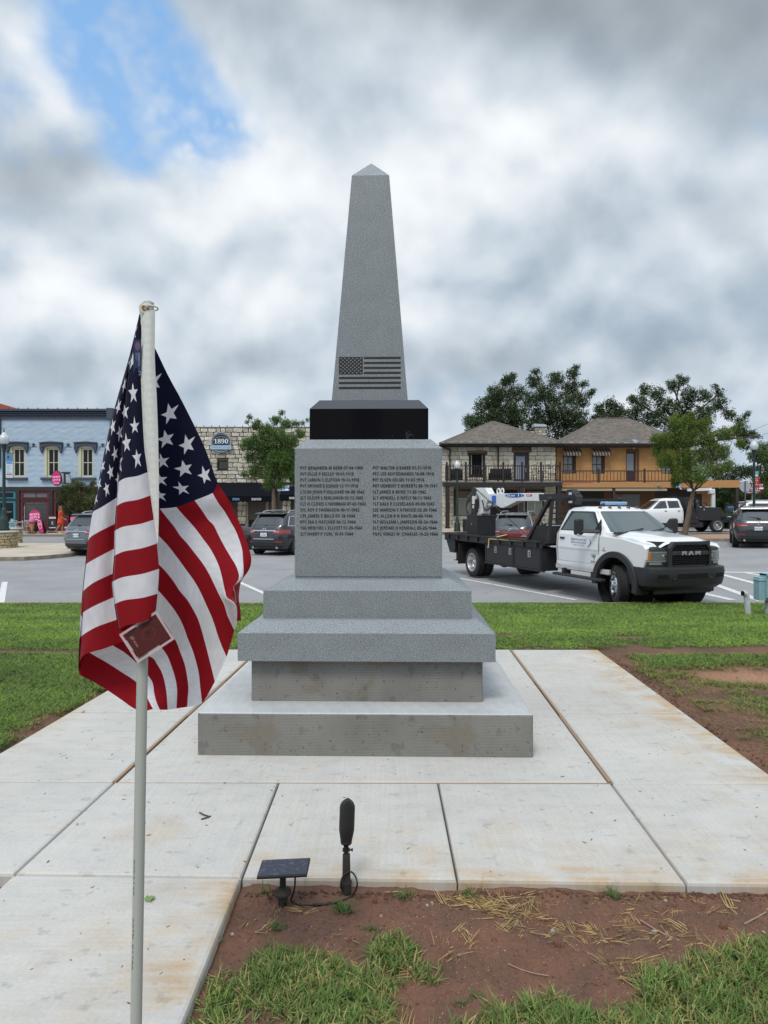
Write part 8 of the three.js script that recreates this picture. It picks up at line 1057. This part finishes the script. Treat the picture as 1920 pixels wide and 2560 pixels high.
  const Zi = 53, ib = thing('agency_sign', 'maroon insurance agency sign board with white lettering behind the lamp post', 'sign', [PX(1878.5, Zi), streetY(26, Zi), -Zi]), hi = PY(1221, Zi) - streetY(26, Zi); part(ib, 'board', T(extrude([[-0.86, 0.38], [0.86, 0.38], [0.86, -0.1], [0.68, -0.4], [-0.62, -0.4], [-0.86, -0.1]], 0.08, 0.01), 0, hi, 0), mat({ color: rgb(0.1, 0.012, 0.022) })); { const [g, mm] = textPlane(1.7, 0.76, (c, w, h) => { c.clearRect(0, 0, w, h); c.fillStyle = '#e0d8da'; c.textAlign = 'center'; c.font = 'bold 78px sans-serif'; c.fillText('INSURE AGENCY', w / 2, 74, w * 0.95); c.fillText('INSURANCE', w * 0.42, 140, w * 0.72); c.fillRect(w * 0.8, 92, w * 0.2, 40); c.font = 'bold 38px sans-serif'; c.fillText('BONDS · ABSTRACTS', w / 2, 182, w * 0.8); c.fillText('· · REAL ESTATE · ·', w / 2, 222, w * 0.74); }, { px: 512, m: { transparent: true } }); part(ib, 'lettering', g.translate(0, hi, 0.1), mm); } part(ib, 'post', bar([0.12, 0, -0.02], [0.12, hi - 0.3, -0.02], 0.12), mat({ color: rgb(0.4, 0.4, 0.34) }));
  const wires = thing('overhead_wires', 'thin overhead wires crossing the sky at the right edge', 'wires'); each(wires, 'wire', [[1080, 1050], [1092, 1080], [1100, 1112]].map(([a, c2]) => tube([P3(1840, a + 12, 70), P3(1900, (a + c2) / 2 + 3, 70), P3(1990, c2 - 20, 70)], 0.014, 12, 5)), dark);
  // lawn edge: electric pedestal and pipe stub
  const Zb = 12.3, yl = lawnY(6.6, Zb), pd = thing('utility_pedestal', 'pale blue metal electric box on a grey leg at the right edge of the lawn', 'utility box', [PX(1916, Zb), yl, -Zb]), pb = mat({ color: rgb(0.25, 0.41, 0.46), roughness: 0.45, map: tone(0.9, 0.9, 0.9, 0.12, 4) }), mm = Zb / FOCAL; part(pd, 'box_body', [rbox(0.17, 0.4, 0.2, 0.01, -0.09, PY(1471, Zb) - yl, 0), rbox(0.4, 0.43, 0.24, 0.012, 0.13, PY(1463, Zb) - yl, 0.02)], pb); part(pd, 'lid', [rbox(0.42, 0.05, 0.28, 0.012, 0.14, PY(1436, Zb) - yl, 0.03), rbox(0.19, 0.03, 0.22, 0.01, -0.09, PY(1449.5, Zb) - yl, 0.0)], pb); part(pd, 'door', rbox(0.32, 0.34, 0.015, 0.006, 0.15, PY(1468, Zb) - yl, 0.145), mat({ color: rgb(0.2, 0.3, 0.33), roughness: 0.5 })); part(pd, 'leg', cyl(0.08, 0.08, 0.35, 20, 0.06, 0.12, 0), mat({ map: tone(0.36, 0.38, 0.4, 0.3, 5), roughness: 0.8 })); part(pd, 'latch', rbox(0.02, 0.07, 0.03, 0.005, 0.0, PY(1490, Zb) - yl, 0.15), dark);
  const pp = thing('pipe_stub', 'short grey white pipe stub with black open end in the lawn', 'pipe', [PX(1871, Zb), yl - 0.02, -Zb], 0.3); const pm = mat({ map: tone(0.5, 0.52, 0.53, 0.35, 4, 0.5), roughness: 0.7 }); part(pp, 'pipe', T(cyl(0.048, 0.046, 0.36, 20), -0.02, 0.17, 0, 0, 0, 0.14), pm); part(pp, 'elbow', [T(new THREE.TorusGeometry(0.055, 0.05, 12, 14, 1.57), -0.1, 0.33, 0), T(cyl(0.05, 0.05, 0.04, 20), -0.1, 0.385, 0, 0, 0, Math.PI / 2)], pm); part(pp, 'open_end', cyl(0.042, 0.042, 0.006, 20, -0.123, 0.385, 0, 0, 0, Math.PI / 2), shadowGap);
}

// ---------------------------------------------------------------- woman in the orange dress
function field(bones, lo, hi, N, k = 0.03) {           // smooth union of tapered capsules, meshed
  const mc = new MarchingCubes(N, new THREE.MeshBasicMaterial(), true, false, 60000), size = Math.max(hi[0] - lo[0], hi[1] - lo[1], hi[2] - lo[2]), c = lo.map((v, i) => (v + hi[i]) / 2), f = mc.field;
  const B = bones.map(([a, b, r0, r1, sz = 1]) => ({ a, d: [b[0] - a[0], b[1] - a[1], b[2] - a[2]], l: Math.max(1e-9, (b[0] - a[0]) ** 2 + (b[1] - a[1]) ** 2 + ((b[2] - a[2]) * sz) ** 2), r0, r1, sz }));
  for (let z = 0; z < N; z++) for (let y = 0; y < N; y++) for (let x = 0; x < N; x++) {
    const p = [x, y, z].map((v, i) => c[i] + ((v - N / 2) / (N / 2)) * size / 2); let acc = 0;
    for (const b of B) { const q = [p[0] - b.a[0], p[1] - b.a[1], p[2] - b.a[2]], t = clamp((q[0] * b.d[0] + q[1] * b.d[1] + q[2] * b.d[2] * b.sz * b.sz) / b.l), e = Math.hypot(q[0] - t * b.d[0], q[1] - t * b.d[1], (q[2] - t * b.d[2]) * b.sz) - lerp(b.r0, b.r1, t); if (e < 0.25) acc += Math.exp(-e / k * 2.2); }
    f[z * N * N + y * N + x] = acc > 0 ? k / 2.2 * Math.log(acc) : -0.25;
  }
  mc.isolation = 0; mc.update(); const n = mc.count, g = new THREE.BufferGeometry(); g.setAttribute('position', new THREE.BufferAttribute(mc.positionArray.slice(0, n * 3), 3)); g.scale(size / 2, size / 2, size / 2).translate(...c); const w = mergeVertices(g, 1e-4); w.computeVertexNormals(); return w;
}
{
  const Zp = 45.0, y = streetY(-20, Zp) + 0.145, w = thing('person', 'person in an orange dress walking right past the shop with hands together', 'person', [PX(152, Zp), y, -Zp], 0.05), skin = mat({ color: rgb(0.36, 0.2, 0.13), roughness: 0.6 });
  const leg = (hip, knee, ank, toe) => [[hip, knee, 0.085, 0.055], [knee, [lerp(knee[0], ank[0], 0.35) - 0.015, lerp(knee[1], ank[1], 0.35), ank[2]], 0.052, 0.055], [[lerp(knee[0], ank[0], 0.35) - 0.015, lerp(knee[1], ank[1], 0.35), ank[2]], ank, 0.054, 0.034], [ank, toe, 0.036, 0.022]];
  const body = [[[0, 0.92, 0], [0.0, 1.12, 0], 0.125, 0.11, 0.85], [[0, 1.12, 0], [0.0, 1.32, 0], 0.11, 0.12, 0.8], [[0.0, 1.36, -0.12], [0.0, 1.36, 0.12], 0.055, 0.055], [[0, 1.38, 0], [0.025, 1.48, 0], 0.05, 0.045], ...leg([0.0, 0.88, -0.08], [0.06, 0.48, -0.08], [0.06, 0.09, -0.08], [0.21, 0.03, -0.08]), ...leg([0, 0.88, 0.08], [-0.06, 0.5, 0.08], [-0.27, 0.18, 0.08], [-0.2, 0.05, 0.08])];
  for (const s of [-1, 1]) body.push([[0, 1.35, s * 0.16], [-0.02, 1.1, s * 0.2], 0.045, 0.038], [[-0.02, 1.1, s * 0.2], [0.2, 0.93, s * 0.06], 0.036, 0.026]);
  const head = field([[[0.03, 1.57, 0], [0.02, 1.63, 0], 0.085, 0.09, 1.12], [[0.06, 1.52, 0], [0.085, 1.54, 0], 0.05, 0.04], [[0.115, 1.58, 0], [0.135, 1.565, 0], 0.014, 0.012], [[0.02, 1.46, 0], [0.02, 1.55, 0], 0.048, 0.05], [[0.02, 1.58, 0.085], [0.0, 1.6, 0.088], 0.014, 0.018], [[0.02, 1.58, -0.085], [0.0, 1.6, -0.088], 0.014, 0.018]], [-0.12, 1.42, -0.15], [0.18, 1.72, 0.15], 44, 0.012);
  const hands = []; for (const s of [-1, 1]) { const q = [0.2, 0.93, s * 0.06], h = [[q, [0.27, 0.9, s * 0.04], 0.026, 0.03]]; [[0.085, 0.02], [0.095, 0.006], [0.09, -0.008], [0.075, -0.022]].forEach(([l, o]) => h.push([[0.265, 0.9 + o, s * 0.04], [0.265 + l * 0.5, 0.89 + o, s * 0.035], 0.011, 0.01], [[0.265 + l * 0.5, 0.89 + o, s * 0.035], [0.265 + l * 0.85, 0.865 + o, s * 0.025], 0.01, 0.008])); h.push([[0.23, 0.925, s * 0.045], [0.28, 0.945, s * 0.02], 0.013, 0.009]); hands.push(field(h, [0.15, 0.8, s * 0.05 - 0.12], [0.39, 1.04, s * 0.05 + 0.12], 44, 0.006)); }
  part(w, 'body', [field(body, [-0.85, -0.02, -0.85], [0.85, 1.6, 0.85], 88), head, ...hands], skin);
  part(w, 'dress', field([[[0, 1.08, 0], [0.0, 1.3, 0], 0.14, 0.145, 0.8], [[-0.01, 0.72, 0], [0, 1.08, 0], 0.185, 0.145, 0.85], [[0.04, 0.68, -0.06], [0.02, 0.9, -0.03], 0.13, 0.14], [[-0.05, 0.68, 0.06], [-0.02, 0.9, 0.03], 0.14, 0.14], [[0.0, 1.36, -0.13], [0.0, 1.36, 0.13], 0.07, 0.07], [[0, 1.35, 0.16], [-0.02, 1.15, 0.2], 0.06, 0.058], [[0, 1.35, -0.16], [-0.02, 1.15, -0.2], 0.06, 0.058]], [-0.45, 0.5, -0.45], [0.45, 1.5, 0.45], 60, 0.02), mat({ color: rgb(0.62, 0.06, 0.015), roughness: 0.8 }));
  part(w, 'hair', field([[[-0.01, 1.64, 0], [0.04, 1.67, 0], 0.1, 0.085, 1.02], [[-0.05, 1.6, 0], [-0.09, 1.45, 0], 0.075, 0.06], [[-0.09, 1.5, 0], [-0.1, 1.3, 0.02], 0.06, 0.035]], [-0.25, 1.25, -0.25], [0.25, 1.8, 0.25], 48, 0.02), mat({ color: rgb(0.22, 0.12, 0.05), roughness: 0.8 }));
  part(w, 'eyes', [T(new THREE.SphereGeometry(0.011, 8, 6), 0.108, 1.6, 0.034), T(new THREE.SphereGeometry(0.011, 8, 6), 0.108, 1.6, -0.034)], dark); part(w, 'sunglasses', [box(0.05, 0.03, 0.17, 0.098, 1.6, 0)], dark); each(w, 'sandal', [rbox(0.24, 0.025, 0.09, 0.01, 0.13, 0.0, -0.08), rbox(0.24, 0.025, 0.09, 0.01, -0.24, 0.09, 0.08, 0, 0, -1.0)], mat({ color: rgb(0.2, 0.11, 0.07) }));
}

// ---------------------------------------------------------------- grass, straw, stones and twigs
function blade(h, w, bend, lean, seg) { const L = [], R = []; for (let i = 0; i <= seg; i++) { const t = i / seg, y = h * (t - 0.35 * bend * t * t), z = h * bend * t * t + lean * t * h, q = w / 2 * (1 - t * t) + 0.0002; L.push(V(-q, y, z)); R.push(V(q, y, z)); } const p = []; for (let i = 0; i < seg; i++) { p.push(...L[i], ...R[i], ...R[i + 1]); if (i < seg - 1) p.push(...L[i], ...R[i + 1], ...L[i + 1]); } const g = new THREE.BufferGeometry(); g.setAttribute('position', new THREE.Float32BufferAttribute(p, 3)); g.computeVertexNormals(); return g; }
const tuft = (n, h, w, seed, seg, spread) => { const r = rng(seed), l = []; for (let i = 0; i < n; i++) l.push(T(blade(h * (0.5 + 0.7 * r()), w * (0.7 + 0.6 * r()), 0.2 + 0.9 * r(), r() * 0.6, seg), (r() - 0.5) * spread, -0.004, (r() - 0.5) * spread, 0, r() * 6.283, 0)); return mergeGeometries(l); };
const grassMat = phys({ color: 0xffffff, roughness: 0.65, transmission: 0.3, thickness: 0, side: THREE.DoubleSide, specularIntensity: 0.5 });
{
  const r = rng(900), sets = [[], [], []], c = new THREE.Color(), T3 = [0, 1, 2].map((k) => tuft(9, 0.05, 0.0048, 30 + k, 2, 0.05));
  const add = (x, Z, y, s) => {
    const dry = smooth(0.15, 0.6, bare(x, Z)) * 0.8 + 0.3 * r() * r() + (r() < 0.05 ? 0.4 : 0), n = 0.8 + 0.5 * fbm(x * 1.1, Z * 1.1, 3) + 0.3 * r(), lush = Z > 8.2 ? 1 : 0.78;
    c.setRGB(lerp(0.2 * lush, 0.32, dry) * n, lerp(0.345 * lush, 0.25, dry) * n, lerp(0.035, 0.08, dry) * n); sets[(r() * 3) | 0].push([M4(x, y, -Z, (r() - 0.5) * 0.3, r() * 6.283, (r() - 0.5) * 0.3, s), c.clone()]);
  };
  for (let Z = 3.6; Z < KERB_Z - 0.02;) { const step = lerp(0.024, 0.05, smooth(4, 14, Z)), half = Z * 0.56 + 0.6; for (let x = -half; x < half; x += step) { const X = x + (r() - 0.5) * step * 1.6, z = Z + (r() - 0.5) * step * 1.6; const inS = z < 8.03 && X > XL(z) - 0.015 && X < XR(z) + 0.012; if (inS || z < 3.6 || z > KERB_Z) continue; const b = bare(X, z); if (r() < smooth(0.25, 0.8, b) * 1.02) continue; add(X, z, lawnY(X, z) - 0.012, lerp(0.8, 1.15, r()) * lerp(1, 0.7, b) * (z > KERB_Z - 0.12 ? 1.15 : 1)); } Z += step; }
  const g = new THREE.Group(); g.name = 'grass'; g.userData = { kind: 'stuff', label: 'short bright green lawn grass around the paving', category: 'grass' }; scene.add(g); sets.forEach((l, i) => scatter(g, 'grass_tufts', T3[i], grassMat, l));
}
{ // long coarse grass, straw and pebbles in the bed of soil
  const r = rng(901), sets = [[], [], []], straw = [[], []], c = new THREE.Color(), T3 = [0, 1, 2].map((k) => tuft(7, 0.058, 0.0052, 50 + k, 4, 0.03)), S2 = [0, 1].map((k) => { const q = rng(70 + k), l = []; for (let i = 0; i < 8; i++) l.push(T(blade(0.06 * (0.4 + q()), 0.0024, 0.5 * q(), 0, 3), (q() - 0.5) * 0.05, 0.004, (q() - 0.5) * 0.05, 1.2 + 0.4 * q(), q() * 6.283, 0)); return mergeGeometries(l); });
  for (let i = 0; i < 17000; i++) {
    const x = lerp(-0.6, 2.2, r()), Z = lerp(1.55, 2.94, r()); if (x < -0.585) continue; const gq = bedGrass(x, Z); if (r() > smooth(0.12, 0.75, gq)) continue;
    const dry = r() < 0.2 ? 0.9 : 0.15 * r() + 0.35 * (1 - smooth(0.2, 0.7, gq)) * r(), n = 0.7 + 0.6 * r(); c.setRGB(lerp(0.12, 0.4, dry) * n, lerp(0.215, 0.33, dry) * n, lerp(0.045, 0.13, dry) * n); sets[(r() * 3) | 0].push([M4(x, dirtY(x, Z), -Z, (r() - 0.5) * 0.9, r() * 6.283, (r() - 0.5) * 0.9, lerp(0.5, 1.15, r())), c.clone()]);
  }
  for (const [cx, cz, n, rad] of [[0.3, 2.9, 26, 0.05], [0.42, 2.88, 34, 0.07], [0.5, 2.83, 26, 0.08], [0.55, 2.74, 24, 0.09], [0.62, 2.86, 10, 0.08], [0.73, 2.66, 18, 0.08], [0.82, 2.7, 10, 0.08], [0.95, 2.9, 12, 0.12], [1.1, 2.7, 24, 0.14], [1.3, 2.86, 18, 0.16], [0.25, 2.62, 10, 0.08], [-0.05, 2.0, 60, 0.1], [0.05, 2.1, 40, 0.12], [0.62, 2.02, 46, 0.1], [-0.45, 1.98, 60, 0.14], [0.85, 2.46, 14, 0.06], [1.4, 2.0, 20, 0.3], [-0.35, 2.75, 10, 0.12], [0.9, 2.06, 30, 0.2], [-0.2, 2.4, 16, 0.3]]) for (let i = 0; i < n; i++) { const a = r() * 6.283, d = rad * Math.sqrt(r()), x = cx + d * Math.cos(a) * 1.5, Z = cz + d * Math.sin(a); if (Z > 2.95) continue; const n2 = 0.6 + 0.8 * r(); c.setRGB(0.34 * n2, 0.235 * n2, 0.105 * n2); straw[(r() * 2) | 0].push([M4(x, dirtY(x, Z) - 0.002, -Z, (r() - 0.5) * 0.7, r() * 6.283, (r() - 0.5) * 0.7, 0.5 + 0.9 * r()), c.clone()]); }
  for (const [cx, cz, n, h] of [[-0.475, 2.93, 1, 1.6], [-0.16, 2.82, 7, 1.0], [0.08, 2.93, 5, 0.9], [-0.62, 2.62, 4, 0.9], [-0.4, 2.72, 6, 0.7], [-0.04, 2.72, 4, 0.6], [0.95, 2.93, 5, 1.0], [0.25, 2.3, 6, 0.5], [0.3, 2.35, 5, 0.5], [-0.12, 2.05, 9, 0.8], [0.35, 2.93, 5, 0.9]]) for (let i = 0; i < n; i++) { const x = cx + (r() - 0.5) * 0.05, Z = Math.min(2.945, cz + (r() - 0.5) * 0.04); c.setRGB(0.08, 0.15, 0.03); sets[i % 3].push([M4(x, dirtY(x, Z), -Z, 0, r() * 6, 0, h * (0.7 + 0.5 * r())), c.clone()]); }
  const g = new THREE.Group(); g.name = 'coarse_grass'; g.userData = { kind: 'stuff', label: 'ragged green grass clumps growing in the red soil in front', category: 'grass' }; scene.add(g); sets.forEach((l, i) => scatter(g, 'grass_clump', T3[i], grassMat, l));
  const sg = new THREE.Group(); sg.name = 'straw'; sg.userData = { kind: 'stuff', label: 'dry straw lying on the red soil along the paving', category: 'straw' }; scene.add(sg); straw.forEach((l, i) => scatter(sg, 'straw_tuft', S2[i], mat({ color: 0xffffff, roughness: 0.9, side: THREE.DoubleSide }), l));
  const peb = [], clod = [], dbl = new THREE.IcosahedronGeometry(1, 1); { const p = dbl.attributes.position; for (let i = 0; i < p.count; i++) { const k = 1 + 0.45 * noise(p.getX(i) * 1.7 + 4, p.getY(i) * 1.7 + p.getZ(i)); p.setXYZ(i, p.getX(i) * k, p.getY(i) * k * 0.7, p.getZ(i) * k); } dbl.computeVertexNormals(); }
  for (let i = 0; i < 5200; i++) { const x = lerp(-0.58, 2.0, r()), Z = lerp(1.8, 2.94, r()), big = r(), s = big < 0.012 ? 0.006 + 0.005 * r() : 0.0012 + 0.0022 * r() * r(), q = r(); if (q < 0.35) c.setRGB(0.34, 0.23, 0.15); else if (q < 0.5) c.setRGB(0.3, 0.28, 0.26); else c.setRGB(0.12, 0.058, 0.036); (q < 0.5 ? peb : clod).push([M4(x, dirtY(x, Z) + s * 0.25, -Z, r() * 6, r() * 6, r() * 6, q < 0.5 ? s : s * 1.7), c.clone()]); }
  for (let i = 0; i < 700; i++) { const x = lerp(-0.58, 2.0, r()), Z = 2.955 - 0.06 * r() * r(), s = 0.003 + 0.008 * r() * r(); c.setRGB(0.1, 0.05, 0.032); clod.push([M4(x, dirtY(x, Z) + s * 0.2, -Z, r() * 6, r() * 6, r() * 6, s), c.clone()]); }
  for (let i = 0; i < 700; i++) { const Z = lerp(3.6, 8, r()), x = XR(Z) + 0.02 + 0.25 * r(), s = 0.004 + 0.012 * r() * r(); c.setRGB(0.11, 0.055, 0.036); clod.push([M4(x, lawnY(x, Z) - 0.03, -Z, r() * 6, r() * 6, r() * 6, s), c.clone()]); }
  const pg = scatter(scene, 'pebbles', dbl, mat({ color: 0xffffff, roughness: 0.9 }), peb); tag(pg, 'small pale pebbles scattered over the red soil', 'pebbles'); const cg = scatter(scene, 'soil_crumbs', dbl, mat({ color: 0xffffff, roughness: 1 }), clod); tag(cg, 'crumbs of red soil lying on the bed', 'soil');
  const wood = mat({ color: rgb(0.3, 0.22, 0.16), roughness: 0.9 });
  const onG = (px, py) => { let Z = 2.8; for (let i = 0; i < 6; i++) Z = (EYE - dirtY(PX(px, Z), Z) - 0.004) * FOCAL / (py - 1280); Z = Math.min(Z, 2.96); return V(PX(px, Z), dirtY(PX(px, Z), Z) + 0.004, -Z); };
  const stick = (label, pts, rad) => solo('twig', label, 'twig', tube(pts.map(([a, b]) => onG(a, b)), rad, 20, 6), wood); stick('forked dry twig on the soil right of the spotlight', [[962, 2182], [985, 2200], [1000, 2222], [1018, 2250]], 0.0028); stick('short twig near the middle of the bare soil', [[1270, 2410], [1320, 2430], [1372, 2440]], 0.002); stick('pale twig lying at the far right of the soil', [[1600, 2300], [1650, 2330], [1700, 2352]], 0.003); stick('thin dark twig at the right corner of the soil', [[1860, 2310], [1890, 2295], [1915, 2280]], 0.003);
  const slabP = (px, py) => { const Z = EYE * FOCAL / (py - 1280); return V(PX(px, Z), 0.004, -Z); };
  const curl = (label, pts, rad, m) => solo('dry_leaf', label, 'leaf', tube(pts.map(([a, b], i) => slabP(a, b).add(V(0, 0.003 * Math.sin(i * 2), 0))), rad, 16, 5), m); const lb = mat({ color: rgb(0.09, 0.06, 0.045), roughness: 0.9 }); curl('curled dry leaf on the paving left of the lamp, upper piece', [[499, 2033], [510, 2040], [521, 2041]], 0.004, lb); curl('curled dry leaf on the paving left of the lamp, lower piece', [[503, 2050], [516, 2047], [527, 2041]], 0.004, lb);
  const lf = thing('green_leaf', 'small green leaf lying on the paving beside the pipe', 'leaf', slabP(374, 2249).toArray(), 0.4); part(lf, 'leaf_blade', (() => { const R = []; for (let i = 0; i <= 6; i++) { const t = i / 6, w = 0.02 * Math.sin(Math.PI * (0.12 + 0.8 * t)); R.push([V(-w, 0.006 * t, 0.02 - 0.04 * t), V(0, -0.002, 0.02 - 0.04 * t), V(w, 0.006 * (1 - t) + 0.002, 0.02 - 0.04 * t)]); } return gridGeo(R); })(), mat({ color: rgb(0.14, 0.24, 0.07), roughness: 0.6, side: THREE.DoubleSide })); part(lf, 'stalk', bar([0, 0, 0.02], [0.006, 0.001, 0.034], 0.0016), wood);
  { const q = rng(55), it = []; for (let i = 0; i < 420; i++) { const x = lerp(-2.4, 2.6, q()), Z = lerp(2.2, 7.8, q()); const s = 0.0016 + 0.004 * q() * q(); if (Z < 3.05 && x > -0.65) continue; if (Math.abs(x + 0.1) < 1.12 && Z > 4.48) continue; it.push([M4(x, 0.001, -Z, 0, q() * 6, 0, s * (1 + 3 * q()), s * 0.5, s), c.setRGB(0.1 + 0.1 * q(), 0.07 + 0.06 * q(), 0.05).clone()]); } const dg = scatter(scene, 'debris', dbl, mat({ color: 0xffffff, roughness: 1 }), it); tag(dg, 'specks of dirt and bits of leaf on the concrete paving', 'debris'); }
}
renderer.render(scene, camera);
